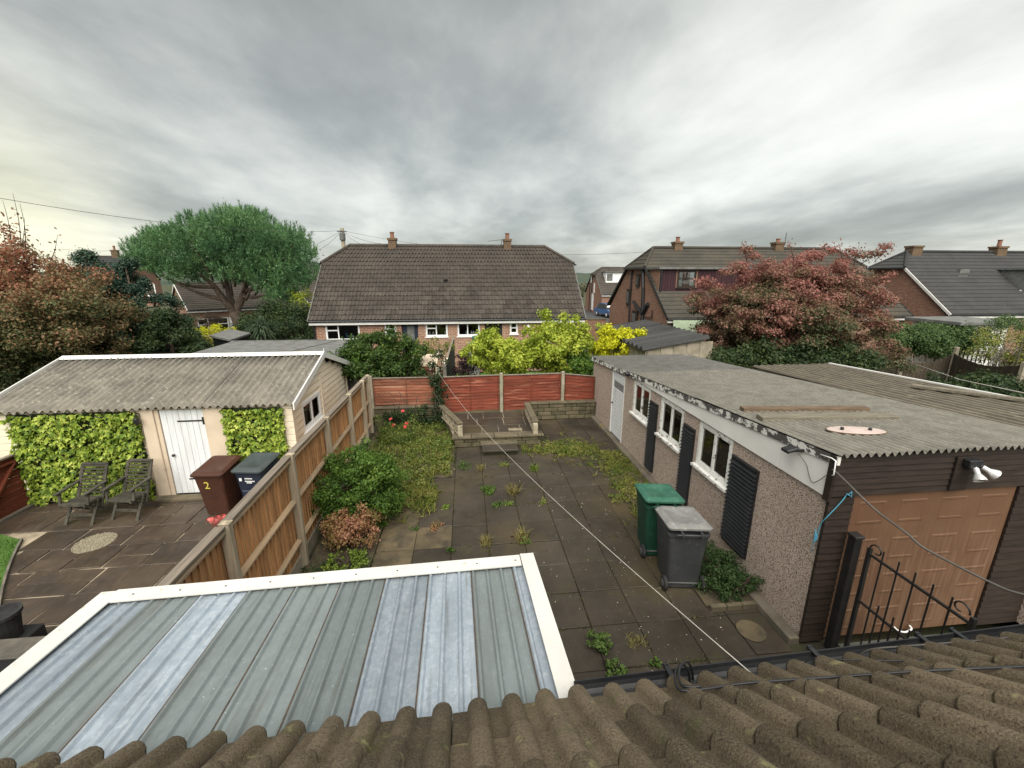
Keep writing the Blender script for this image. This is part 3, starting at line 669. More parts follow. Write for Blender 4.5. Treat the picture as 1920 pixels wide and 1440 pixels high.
# ------------------------------------------------------------------ steel canopy below the eaves
def canopy():
    CX0, CX1, CY0, CY1 = -2.38, .468, 1.15, 2.66
    root = thing('patio_canopy', 'corrugated steel canopy roof with white edge trim below the roof tiles', 'canopy', (0, 1.44, 2.395), R(1.6))
    sl = math.tan(R(4.8)); pitch = .0985
    def Z(y): return 2.395 - (y - 1.44) * sl
    cols = 'bddbddddddbbdb'; kinds = ['galv', 'galv_dull', 'galv', 'galv_dull', 'galv_dull', 'galv_dull', 'galv', 'galv', 'galv_dull', 'galv']
    x = CX0 + .03; i = 0
    while x < CX1 - .05:
        npan = 3 if i < 9 else 2; V = []; F = []; prof = []
        for k in range(npan):
            b = x + k * pitch
            prof += [(b, .0), (b + .010, .017), (b + .022, .017), (b + .032, 0), (b + .05, .0035), (b + .075, .0035)]
        prof += [(x + npan * pitch + .004, 0)]
        prof = [(min(p[0], CX1 - .015), p[1]) for p in prof]
        lift = .004 * (i % 2)
        for y in np.linspace(CY0, CY1 - .03, 6): V += [(p[0], y, Z(y) + p[1] + lift + random.uniform(-.0006, .0006)) for p in prof]
        n = len(prof)
        for j in range(5):
            for q in range(n - 1): F.append((j * n + q, j * n + q + 1, (j + 1) * n + q + 1, (j + 1) * n + q))
        o = MB().add([(v[0], v[1] - 1.44, v[2] - 2.395) for v in V], F).build('steel_sheet', m[kinds[i]], root, local=True, fix=False)
        s = MB(); xx = x - .001
        s.add([(xx - .003, CY0 - 1.44, Z(CY0) - 2.395 + .012), (xx + .0045, CY0 - 1.44, Z(CY0) - 2.395 + .012), (xx + .0045, CY1 - 1.48, Z(CY1) - 2.395 + .012), (xx - .003, CY1 - 1.48, Z(CY1) - 2.395 + .012)], [(0, 1, 2, 3)]).build('seam', m['rust'], o, local=True)
        for k in range(npan):
            if k == 1:
                sc = MB().lathe([(.006, 0), (.006, .006), (.002, .008)], 8, (x + k * pitch + .016, CY1 - 1.44 - .10, Z(CY1 - .1) - 2.395 + .017)).build('screw', m['wheel'], o, local=True)
        x += npan * pitch; i += 1
    def trim(name, a, b, w, wdir):
        a, b = Vector(a), Vector(b); d = Vector(wdir) * w; t = MB(); up = Vector((0, 0, .028)); dn = Vector((0, 0, -.07))
        t.loft([[a + up, a + d + up, a + d + dn, a + d * .93 + dn, a + d * .93 + up * .7, a + up * .7], [b + up, b + d + up, b + d + dn, b + d * .93 + dn, b + d * .93 + up * .7, b + up * .7]])
        return t.build(name, m['trim'], root, local=True)
    zf = Z(CY1) - 2.395
    tr = trim('edge_trim', (CX0 + .07, CY1 - 1.44 - .085, zf + .012), (CX1 - .09, CY1 - 1.44 - .085, zf + .012), .115, (0, 1, 0))
    trim('edge_trim', (CX0 + .095, CY0 - 1.44, Z(CY0) - 2.395 + .004), (CX0 + .095, CY1 - 1.44 + .03, zf + .004), .125, (-1, 0, 0))
    trim('edge_trim', (CX1 - .085, CY0 - 1.44, Z(CY0) - 2.395 + .016), (CX1 - .085, CY1 - 1.44 + .034, zf + .016), .10, (1, 0, 0))
    for q in range(10):
        MB().lathe([(.006, 0), (.006, .003), (.003, .004)], 8, (CX0 + .2 + q * .28, CY1 - 1.47, zf + .0405)).build('screw', m['wheel'], tr, local=True)
    for xx in (CX0 + .05, CX1 - .06):
        box2 = MB().box(xx - .04, xx + .04, CY1 - 1.44 - .07, CY1 - 1.44 + .01, -2.39, zf - .05); box2.build('post', m['white'], root, local=True)
canopy()

# ------------------------------------------------------------------ walls with openings
def holed(mb, axis, c0, c1, u0, u1, z0, ztop, holes, mi=0):
    """wall between c0..c1 across `axis`; u along it; ztop a function of u or a number; rectangular holes (u0,u1,z0,z1)"""
    f = ztop if callable(ztop) else (lambda u: ztop)
    us = sorted(set([u0, u1] + [h[0] for h in holes] + [h[1] for h in holes]))
    for a, b in zip(us[:-1], us[1:]):
        hs = sorted([(h[2], h[3]) for h in holes if h[0] <= a + 1e-6 and h[1] >= b - 1e-6]); z = z0; segs = []
        for (p, q) in hs: segs.append((z, z, p, p)); z = q
        segs.append((z, z, f(a), f(b)))
        for (za, zb, zc, zd) in segs:
            if zc - za < .01 and zd - zb < .01: continue
            P = [(a, za), (b, zb), (b, zd), (a, zc)]
            mb.prism([(p[0], p[1]) for p in P], axis, c0, c1, mi)
def window(parent, axis, c, u0, u1, z0, z1, lights, out, frame, glass='glass', fw=.055, d=.05, sill=True, name='window', local=False):
    """frame + panes; `out` = +1/-1 direction of outdoors along axis; lights = list of (ua,ub,za,zb) fractions"""
    fr = MB()
    def B(a, b, p, q, e0, e1, mb=fr):
        if axis == 0: mb.box(e0, e1, a, b, p, q)
        else: mb.box(a, b, e0, e1, p, q)
    e0, e1 = sorted((c - out * d, c))
    w, h = u1 - u0, z1 - z0
    B(u0, u1, z0, z0 + fw, e0, e1); B(u0, u1, z1 - fw, z1, e0, e1); B(u0, u0 + fw, z0 + fw, z1 - fw, e0, e1); B(u1 - fw, u1, z0 + fw, z1 - fw, e0, e1)
    o = fr.build(name, m[frame], parent, local=local)
    iu0, iu1, iz0, iz1 = u0 + fw, u1 - fw, z0 + fw, z1 - fw
    for k, (a, b, p, q) in enumerate(lights):
        A_, B_ = iu0 + (iu1 - iu0) * a, iu0 + (iu1 - iu0) * b; P, Q = iz0 + (iz1 - iz0) * p, iz0 + (iz1 - iz0) * q
        s = fw * .45; b2 = MB(); f0, f1 = sorted((c - out * (d - .004), c - out * .006))
        B(A_, B_, P, P + s, f0, f1, b2); B(A_, B_, Q - s, Q, f0, f1, b2); B(A_, A_ + s, P + s, Q - s, f0, f1, b2); B(B_ - s, B_, P + s, Q - s, f0, f1, b2)
        cs = b2.build('casement', m[frame], o, local=local)
        gp = MB(); g0 = c - out * .03; B(A_ + s * .5, B_ - s * .5, P + s * .5, Q - s * .5, min(g0, g0 - out * .006), max(g0, g0 - out * .006), gp)
        gp.build('pane', m[glass], o, local=local)
    if sill:
        sb = MB(); s0, s1 = sorted((c - out * .02, c + out * .07)); B(u0 - .04, u1 + .04, z0 - .045, z0 - .002, s0, s1, sb); sb.build('sill', m[frame], o, local=local)
    return o

# ------------------------------------------------------------------ pebbledash garage on the right
GX0, GX1, GY0, GY1 = 3.95, 6.93, 3.80, 12.68
def groof(y): return 2.475 - (y - 3.78) * .0685
def garage():
    g = thing('garage', 'long pebbledash garage with corrugated roof and dark brown front on the right', 'garage', (GX0, GY0, 0))
    wins = [(8.47, 9.40, 1.14, 1.93), (7.02, 7.95, 1.14, 1.93), (5.54, 6.47, 1.14, 1.93)]
    door = (9.98, 10.90, .05, 1.86)
    # precast panels: pebbledash wall in bays with narrow joints
    joints = [3.80, 4.72, 5.54, 6.47, 7.02, 7.95, 8.47, 9.40, 9.98, 10.90, 11.75, GY1]
    for a, b in zip(joints[:-1], joints[1:]):
        hs = [h for h in wins + [door] if h[0] <= a + .01 and h[1] >= b - .01]; tz = lambda u: min(groof(u) - .03, 1.955) if u < 9.5 else groof(u) - .03
        for (za, zb) in ([(0, hs[0][2]), (hs[0][3], None)] if hs else [(0, None)]):
            if zb is None and min(tz(a), tz(b)) - za < .02: continue
            MB().prism([(a + .003, za), (b - .003, za), (b - .003, zb or tz(b)), (a + .003, zb or tz(a))], 0, GX0, GX0 + .10).build('wall_panel', m['pebble'], g)
    s = MB(); s.box(GX0 + .012, GX0 + .09, GY0 + .02, GY1 - .02, 0, .05); s.build('joint_strip', m['concrete'], g)
    mb = MB(); holed(mb, 1, GY1 - .1, GY1, GX0 + .10, GX1, 0, groof(GY1) - .03, []); mb.build('rear_wall', m['pebble'], g); box('side_wall', GX1 - .1, GX1, GY0 + .13, GY1 - .102, 0, 1.9, m['pebble'], g, 0); box('floor', GX0 + .1, GX1 - .1, GY0 + .13, GY1 - .1, -.02, .01, m['concrete'], g, 0)
    for i, w in enumerate(wins):
        o = window(g, 0, GX0, w[0], w[1], w[2], w[3], [(0, .5, 0, 1), (.5, 1, 0, 1)], -1, 'peelw', 'glass', .06, .06)
    # side door, horizontal boards, louvre gaps near its top
    d = thing('x', None, None) if False else None
    db = MB().box(GX0 + .02, GX0 + .05, 10.03, 10.85, .07, 1.83).build('door', m['door_white'], g)
    for k in range(17):
        z = .09 + k * .101
        if 13 <= k <= 14: continue
        box('door_board', GX0 + .005, GX0 + .024, 10.06, 10.82, z, z + .092, m['door_white'], db, .006)
    for k in range(4): box('louvre', GX0 + .008, GX0 + .024, 10.10, 10.78, 1.41 + k * .047, 1.43 + k * .047, m['black'], db, .003)
    for yy in (9.985, 10.855): box('door_post', GX0 - .012, GX0 + .06, yy, yy + .04, .05, 1.86, m['white'], db, .004)
    MB().lathe([(.018, 0), (.022, .02), (.012, .05)], 10, (0, 0, 0), M=Matrix.Translation((GX0, 10.78, .95)) @ Matrix.Rotation(R(-90), 4, 'Y')).build('handle', m['black_metal'], db)
    # fascia: flaking strip along the roof edge, white board below it
    fs = MB().prism([(GY0 - .05, groof(GY0 - .05) - .005), (GY1 + .06, groof(GY1 + .06) - .005), (GY1 + .06, groof(GY1 + .06) - .125), (9.5, 1.962), (GY0 - .05, groof(GY0 - .05) - .10)], 0, GX0 - .055, GX0 - .02)
    fs.build('fascia_strip', m['peel'], g)
    for (a, b) in ((3.825, 4.55), (4.556, 6.9), (6.906, 9.45)):
        q = MB().prism([(a, 1.962), (b, 1.962), (b, groof(b) - .12), (a, groof(a) - .09)], 0, GX0 - .034, GX0 - .003); q.build('fascia_board', m['chalky'], g)
    # roof sheets, fine corrugation, lichen on the near ones
    pitch = .092; ncol = 33
    cols = [(0, 11), (11, 22), (22, 33)]; rows = [(GY0 - .09, 6.6), (6.5, 9.4), (9.3, GY1 + .09)]
    for ri, (ya, yb) in enumerate(rows):
        for ci, (ca, cb) in enumerate(cols):
            V = []; F = []; xs = np.linspace(ca * pitch, cb * pitch + .03, (cb - ca) * 6 + 1)
            ys = np.linspace(ya, yb, 7); lift = .012 * (2 - ri) + .004 * (ci % 2)
            for y in ys: V += [(GX0 - .06 + x, y + .006 * math.sin(9 * x), groof(y) + lift + .026 * math.sin(2 * math.pi * x / pitch) + .004 * math.sin(2.1 * x + 1.1 * y)) for x in xs]
            n = len(xs)
            for j in range(6):
                for q in range(n - 1): F.append((j * n + q, j * n + q + 1, (j + 1) * n + q + 1, (j + 1) * n + q))
            MB().add(V, F).build('roof_sheet', m['asbestos3'] if ri == 2 else m['asbestos2'], g, smooth=True, fix=False)
    # front: dark planks above and beside the up-and-over door
    F_ = GY0
    n = 7; zt = groof(GY0) + .0; z0 = 1.985
    for k in range(n):
        za = z0 + k * (zt - z0) / n; zb = z0 + (k + 1) * (zt - z0) / n
        pl = MB().prism([(F_ + .0, za), (F_ - .026, za + .002), (F_ - .014, zb - .004), (F_ + .0, zb - .004)], 0, GX0 - .03, GX1 + .02); pl.build('cladding_board', m['cladding'], g)
    for (xa, xb) in ((GX0 - .02, 4.235), (6.345, GX1 + .02)):
        for k in range(22):
            za = .02 + k * .0885
            MB().prism([(F_ + .02, za), (F_ - .020, za + .002), (F_ - .008, za + .0845), (F_ + .02, za + .0845)], 0, xa, xb).build('cladding_board', m['cladding'], g)
    for q in ((GX0 + .11, 4.22, 0, 1.95), (6.36, GX1 - .11, 0, 1.95), (GX0 + .11, GX1 - .11, 1.99, 2.4)): MB().box(q[0], q[1], F_ + .03, F_ + .12, q[2], q[3]).build('front_wall', m['pebble'], g)
    box('corner_board', GX0 - .058, GX0 - .022, F_ - .035, F_ + .05, 1.93, 2.47, m['cladding'], g, .004)
    box('corner_post', 4.20, 4.238, F_ - .012, F_ + .06, .02, 1.985, m['cladding'], g, .004)
    gd = MB(); DX0, DX1, DZ0, DZ1 = 4.245, 6.335, .03, 1.98
    V, Fc = [], []
    gd.box(DX0, DX1, F_ + .012, F_ + .05, DZ0, DZ1)
    door_o = gd.build('garage_door', m['gdoor'], g)
    cw = (DX1 - DX0) / 4; chh = (DZ1 - DZ0) / 4
    for r_ in range(4):
        for c_ in range(4):
            x0 = DX0 + c_ * cw + .09; x1 = DX0 + (c_ + 1) * cw - .09; z0_ = DZ0 + r_ * chh + .10; z1_ = DZ0 + (r_ + 1) * chh - .10
            pb = MB(); pb.loft([[(x0, F_ + .012, z0_), (x1, F_ + .012, z0_), (x1, F_ + .012, z1_), (x0, F_ + .012, z1_)],
                               [(x0 + .012, F_ + .006, z0_ + .012), (x1 - .012, F_ + .006, z0_ + .012), (x1 - .012, F_ + .006, z1_ - .012), (x0 + .012, F_ + .006, z1_ - .012)],
                               [(x0 + .03, F_ + .006, z0_ + .03), (x1 - .03, F_ + .006, z0_ + .03), (x1 - .03, F_ + .006, z1_ - .03), (x0 + .03, F_ + .006, z1_ - .03)],
                               [(x0 + .04, F_ + .010, z0_ + .04), (x1 - .04, F_ + .010, z0_ + .04), (x1 - .04, F_ + .010, z1_ - .04), (x0 + .04, F_ + .010, z1_ - .04)]])
            pb.build('embossed_panel', m['gdoor'], door_o)
    MB().tube(smooth_path([(5.20, F_, .10), (5.21, F_ - .04, .085), (5.30, F_ - .055, .065), (5.40, F_ - .04, .085), (5.41, F_, .10)]), .011, 8).build('handle', m['upvc'], door_o, smooth=True)
    MB().lathe([(.014, 0), (.014, .012), (.008, .02)], 10, M=Matrix.Translation((5.12, F_ + .012, .12)) @ Matrix.Rotation(R(90), 4, 'X')).build('lock', m['chrome'], door_o)
    return g
m['peelw'] = peel('worn_white', (.80, .80, .78), (.17, .15, .13), .38, .44, 12)
garage()
# louvred shutters hung on the wall
def shutter(y0, y1, z0, z1, label):
    s = thing('louvre_shutter', label, 'shutter', (GX0, (y0 + y1) / 2, z0), group='black louvre shutters on the garage wall')
    xa, xb = GX0 - .055, GX0 - .004
    for yy in (y0, y1 - .035): box('stile', xa + .022, xb, yy, yy + .035, z0, z1, m['black'], s, .004)
    for zz in (z0, z1 - .04): box('rail', xa + .002, xb, y0 + .035, y1 - .035, zz, zz + .04, m['black'], s, .004)
    n = int((z1 - z0 - .08) / .062)
    dz = (z1 - z0 - .08) / n
    for k in range(n):
        z = z0 + .04 + k * dz
        MB().prism([(xa - .008, z + .003), (xa - .004, z - .004), (xb - .006, z + dz * .62), (xb - .014, z + dz * .70)], 1, y0 + .004, y1 - .004).build('slat', m['black'], s)
    MB().box(xb - .004, xb + .002, y0 + .02, y1 - .02, z0 + .02, z1 - .02).build('backing', m['black'], s)
shutter(8.04, 8.42, .17, 1.72, 'black louvre shutter between the two windows farthest down the garage wall')
shutter(6.56, 6.95, .24, 1.72, 'black louvre shutter between the middle window and the nearest window')
shutter(4.90, 5.49, .34, 1.745, 'widest black louvre shutter, nearest the dark garage front')
# lamps
f = thing('flood_light', 'twin silver spot lamps on a dark box above the brown garage door', 'lamp', (5.50, GY0, 2.2))
box('back_plate', 5.36, 5.56, GY0 - .05, GY0 - .022, 1.99, 2.40, m['cladding'], f, .004)
box('box', 5.42, 5.58, GY0 - .13, GY0 - .05, 2.30, 2.39, m['black'], f, .01)
def spot(a, b, parent):
    a, b = Vector(a), Vector(b); d = b - a; z = d.normalized(); M = Matrix.Translation(a) @ z.to_track_quat('Z', 'Y').to_matrix().to_4x4()
    h = MB().lathe([(.020, 0), (.026, .02), (.027, .075), (.036, .09), (.058, .135), (.060, .150), (.054, .152), (.03, .125), (.0, .12)], 18, M=M).build('lamp_head', m['chrome'], parent, smooth='auto')
    MB().lathe([(.019, -.015), (.022, .0), (.024, .015)], 12, M=M).build('swivel', m['black'], h)
    return h
spot((5.50, GY0 - .12, 2.31), (5.47, GY0 - .22, 2.19), f); spot((5.57, GY0 - .12, 2.32), (5.68, GY0 - .20, 2.24), f)
s = thing('sensor_light', 'small grey solar lamp on the white fascia near the garage corner', 'lamp', (GX0 - .05, 4.28, 2.3))
V, F4 = cbox_data((0, 0, 0), (.15, .12, .045), .01); MB().add(V, F4, M=Matrix.Translation((GX0 - .15, 4.30, 2.335)) @ Matrix.Rotation(R(-14), 4, 'Y')).build('lamp_body', m['black'], s)
MB().bar((GX0 - .12, 4.26, 2.33), (GX0 - .04, 4.20, 2.36), .03, .03, ch=.004).build('bracket', m['black'], s)
MB().tube(smooth_path([(GX0 - .10, 4.22, 2.31), (GX0 - .07, 4.12, 2.22), (GX0 - .06, 4.06, 2.10), (GX0 - .06, 4.0, 2.05), (GX0 - .06, 3.92, 2.12), (GX0 - .07, 3.84, 2.22)]), .004, 6).build('lead', m['cable'], s, smooth=True)
s = thing('sensor_light', 'small black lamp under the roof edge beside the white garage side door', 'lamp', (GX0 - .05, 9.7, 1.98))
MB().lathe([(.03, 0), (.05, .03), (.055, .11), (.03, .15)], 14, M=Matrix.Translation((GX0 - .03, 9.6, 2.0)) @ Matrix.Rotation(R(-70), 4, 'Y')).build('lamp_body', m['black'], s, smooth='auto')
MB().tube([(GX0 - .06, 9.6, 2.0), (GX0 - .05, 9.35, 2.03)], .01, 8).build('arm', m['black'], s)
# things lying on the roofs
def board(name, label, a, b, w, t, mt, cat='plank'):
    o = MB().bar(a, b, w, t, ch=.004).build(name, mt); return tag(o, label, cat)
def ro(x, y, h=.045): return (x, y, groof(y) + h)
board('plank', 'brown timber plank lying on the garage roof, farther of two', ro(4.05, 5.60, .062), ro(5.86, 5.36, .062), .13, .06, m['plank'])
board('plank', 'weathered grey plank lying on the garage roof, nearer of two', ro(3.98, 5.12, .062), ro(5.82, 4.92, .062), .16, .06, m['plank_grey'])
ov = thing('oval_board', 'oval pale pink board with two dark feet lying on the garage roof', 'board', (4.77, 4.47, groof(4.47)))
M = Matrix.Translation((4.77, 4.44, groof(4.44) + .05)) @ Matrix.Rotation(math.atan(-.0685), 4, 'X') @ Matrix.Rotation(R(-12), 4, 'Z') @ Matrix.Diagonal((1.0, .48, 1, 1))
MB().lathe([(.325, -.012), (.33, -.006), (.33, .006), (.322, .011), (.0, .011)], 36, M=M).build('board', m['pink_board'], ov)
MB().lathe([(.335, -.014), (.342, -.008), (.342, .004), (.333, .006)], 36, M=M).build('rim', m['plank'], ov)
for xx in (-.17, .15): MB().lathe([(.02, 0), (.02, .03), (.016, .034)], 12, M=Matrix.Translation((4.77 + xx, 4.43 - xx * .2, groof(4.44) + .06))).build('foot', m['black'], ov)
# ------------------------------------------------------------------ neighbouring beige roof
def roof2():
    def z2(y): return 2.19 + (9.3 - y) * .045
    g = thing('neighbour_garage', 'low garage with ribbed beige metal roof and white edge beyond our garage', 'garage', (7.95, 6, 0))
    pitch = .168; x = 6.90; i = 0
    while x < 8.9:
        V = []; F = []; prof = []
        for k in range(3):
            b = x + k * pitch; prof += [(b, 0), (b + .018, .045), (b + .062, .045), (b + .080, 0)]
        prof.append((x + 3 * pitch, 0)); n = len(prof)
        for y in np.linspace(3.4, 9.35, 5): V += [(p[0], y, z2(y) + p[1] + .005 * (i % 2)) for p in prof]
        for j in range(4):
            for q in range(n - 1): F.append((j * n + q, j * n + q + 1, (j + 1) * n + q + 1, (j + 1) * n + q))
        MB().add(V, F).build('roof_sheet', m['beige_sheet'], g, fix=False); x += 3 * pitch; i += 1
    MB().prism([(3.4, z2(3.4) + .05), (9.4, z2(9.4) + .05), (9.4, z2(9.4) - .10), (3.4, z2(3.4) - .10)], 0, 8.93, 8.99).build('fascia_board', m['white'], g)
    MB().prism([(3.6, 0), (9.3, 0), (9.3, z2(9.3) - .03), (3.6, z2(3.6) - .03)], 0, 6.98, 8.9).build('wall', m['pebble'], g)
    board('plank', 'long grey plank lying on the ribbed beige roof', (8.05, 6.62, z2(6.62) + .085), (8.82, 5.2, z2(5.2) + .085), .12, .05, m['plank_grey'])
roof2()

# ------------------------------------------------------------------ iron gate, cables, washing line
def gate():
    X = 4.335
    p = thing('gate_post', 'square black iron gate post beside the garage corner', 'post', (4.27, 3.68, 0))
    box('shaft', 4.205, 4.298, 3.645, 3.740, 0, 1.52, m['black_metal'], p, .005); box('cap', 4.193, 4.31, 3.633, 3.752, 1.52, 1.555, m['black_metal'], p, .006)
    p2 = thing('gate_post', 'black iron gate post at the far right where the two gate leaves meet', 'post', (4.38, 2.50, 0))
    box('shaft', 4.325, 4.425, 2.47, 2.57, 0, 1.30, m['black_metal'], p2, .005); box('cap', 4.31, 4.44, 2.455, 2.585, 1.30, 1.33, m['black_metal'], p2, .006)
    def leaf(y0, y1, label, zt=1.38, zm=.78):
        g = thing('iron_gate', label, 'gate', (X + .02, y0, 0))
        st = 1 if y1 > y0 else -1
        for yy in (y0, y1): MB().box(X - .018, X + .018, min(yy, yy + st * .036), max(yy, yy + st * .036), .06, zt + .07).build('stile', m['black_metal'], g)
        for z in (zt, zm, .12): MB().bar((X, y0, z), (X, y1, z), .022, .022).build('rail', m['black_metal'], g)
        L = abs(y1 - y0); n = max(3, int(L / .145))
        for k in range(1, n):
            y = y0 + st * L * k / n
            MB().tube([(X, y, .08), (X, y, zt + .13)], .0085, 8).build('bar', m['black_metal'], g)
            if k < n: MB().tube([(X, y + st * L / n / 2, .08), (X, y + st * L / n / 2, zm + .12)], .0085, 8).build('short_bar', m['black_metal'], g)
        for yy, sg in ((y0, st), (y1, -st)):
            sp = [(X, yy + sg * .018, zt + .07)]
            for t in np.linspace(0, 1.6 * math.pi, 14): rr = .075 * (1 - t / (2.6 * math.pi)); sp.append((X, yy + sg * (.09 - math.cos(t) * rr), zt + .08 + math.sin(t) * rr))
            MB().tube(sp, .008, 6).build('scroll', m['black_metal'], g, smooth=True)
    leaf(3.60, 2.62, 'black iron gate leaf with scrolls in front of the brown garage door')
    leaf(2.44, 1.75, 'farther black iron gate leaf partly hidden by the gutter at the right')
gate()
P = [A(1560, 880, 3.79), A(1575, 892, 3.7), A(1640, 955, 3.35), A(1700, 1000, 3.05), A(1737, 1030, 2.9), A(1857, 1092, 2.55), A(1920, 1115, 2.4), (4.72, 2.1, 1.92), (5.2, 1.75, 2.1), (5.5, 1.5, 2.4)]
tag(MB().tube(smooth_path(P), .010, 8).build('hanging_cable', m['cable'], smooth=True), 'thick grey cable sagging from the garage corner across the brown door', 'cable')
a, b = Vector((-.90, 12.30, 1.62)), Vector((1.335, 1.50, 2.47)); pts = []
for t in np.linspace(0, 1, 40): p = a.lerp(b, t); p.z -= .34 * 4 * t * (1 - t) * .8; pts.append(p)
tag(MB().tube(pts, .0027, 6).build('washing_line', m['rope'], smooth=True), 'white washing line stretched across the patio from fence to gutter', 'washing line')
rp = MB().tube(smooth_path([(4.12, 3.775, 2.02), (4.05, 3.76, 1.93), (3.93, 3.77, 1.75), (3.92, 3.82, 1.62), (3.91, 3.83, 1.40)]), .006, 6)
for k in range(6): rp.tube([(3.90, 3.80 + .01 * k, 1.45 + .02 * k), (3.88, 3.83, 1.38 - .02 * k), (3.90, 3.85, 1.30 - .015 * k)], .003, 5)
rp.tube([(4.10, 3.76, 2.0), (4.13, 3.74, 2.06), (4.15, 3.75, 1.99), (4.09, 3.74, 2.03)], .007, 5)
tag(rp.build('rope', m['blue_rope'], smooth=True), 'blue rope knotted round the garage corner', 'rope')
hk = MB().tube([(GX0 - .08, 3.95, 2.42), (GX0 - .08, 3.80, 2.44), (GX0 - .075, 3.755, 2.43), (GX0 - .07, 3.75, 2.27), (GX0 - .07, 3.77, 2.25)], .007, 6)
tag(hk.build('wall_hook', m['upvc'], smooth=True), 'bent white metal hook at the top of the garage corner', 'hook')
# ------------------------------------------------------------------ closeboard fence on the left boundary
def left_fence():
    f = thing('boundary_fence', 'brown closeboard timber fence with grey rails along the left side of the patio', 'fence', (-2.6, 3, 0))
    posts = [2.55, 4.22, 5.98, 7.78, 9.55, 11.0, 11.72]
    FX = lambda y: -2.60 - max(0, y - 5.2) * .031; top = lambda y: 1.80 - max(0, y - 6) * .030
    def bar4(name, a, b, sec, mt, slope=0):        # a section (dx, z above the fence line) swept from a to b
        return MB().loft([[(FX(y) + p[0], y, p[1] + (top(y) - 1.8) * slope) for p in sec] for y in (a, b)]).build(name, m[mt], f)
    for i, y in enumerate(posts):
        w = .075; X = FX(y); t = top(y)
        p = box('post', X - .03, X + .07, y - w / 2, y + w / 2, -.1, t + .03, m['fence_post'], f, .006)
        MB().loft([[(X - .036, y - .045, t + .032), (X + .078, y - .045, t + .032), (X + .078, y + .045, t + .032), (X - .036, y + .045, t + .032)],
                   [(X + .015, y - .006, t + .055), (X + .03, y - .006, t + .055), (X + .03, y + .006, t + .055), (X + .015, y + .006, t + .055)]]).build('post_cap', m['fence_post'], p)
    for a, b in zip(posts[:-1], posts[1:]):
        a += .04; b -= .04; n = max(2, round((b - a + .06) / .105)); d = (b - a + .06) / n
        for k in range(n):
            y = a - .03 + k * d; X = FX(y)
            MB().prism([(X - .030, y), (X - .052, y + d + .010), (X - .058, y + d + .010), (X - .052, y)], 2, .17, top(y) - .02 + random.uniform(-.006, .006)).build('board', m['fence_board'], f)
        for z in (.42, 1.08, 1.735): bar4('rail', a, b, [(-.028, z - .038), (-.028, z + .040), (.028, z + .004), (.028, z - .022)], 'fence_rail', 1)
        bar4('capping', a, b, [(-.065, 1.785), (.035, 1.785), (.035, 1.812), (-.065, 1.812)], 'fence_cap', 1)
        bar4('gravel_board', a, b, [(-.05, -.12), (-.008, -.12), (-.008, .165), (-.05, .165)], 'fence_cap' if b < 4.5 else 'conc_post', 0)
left_fence()

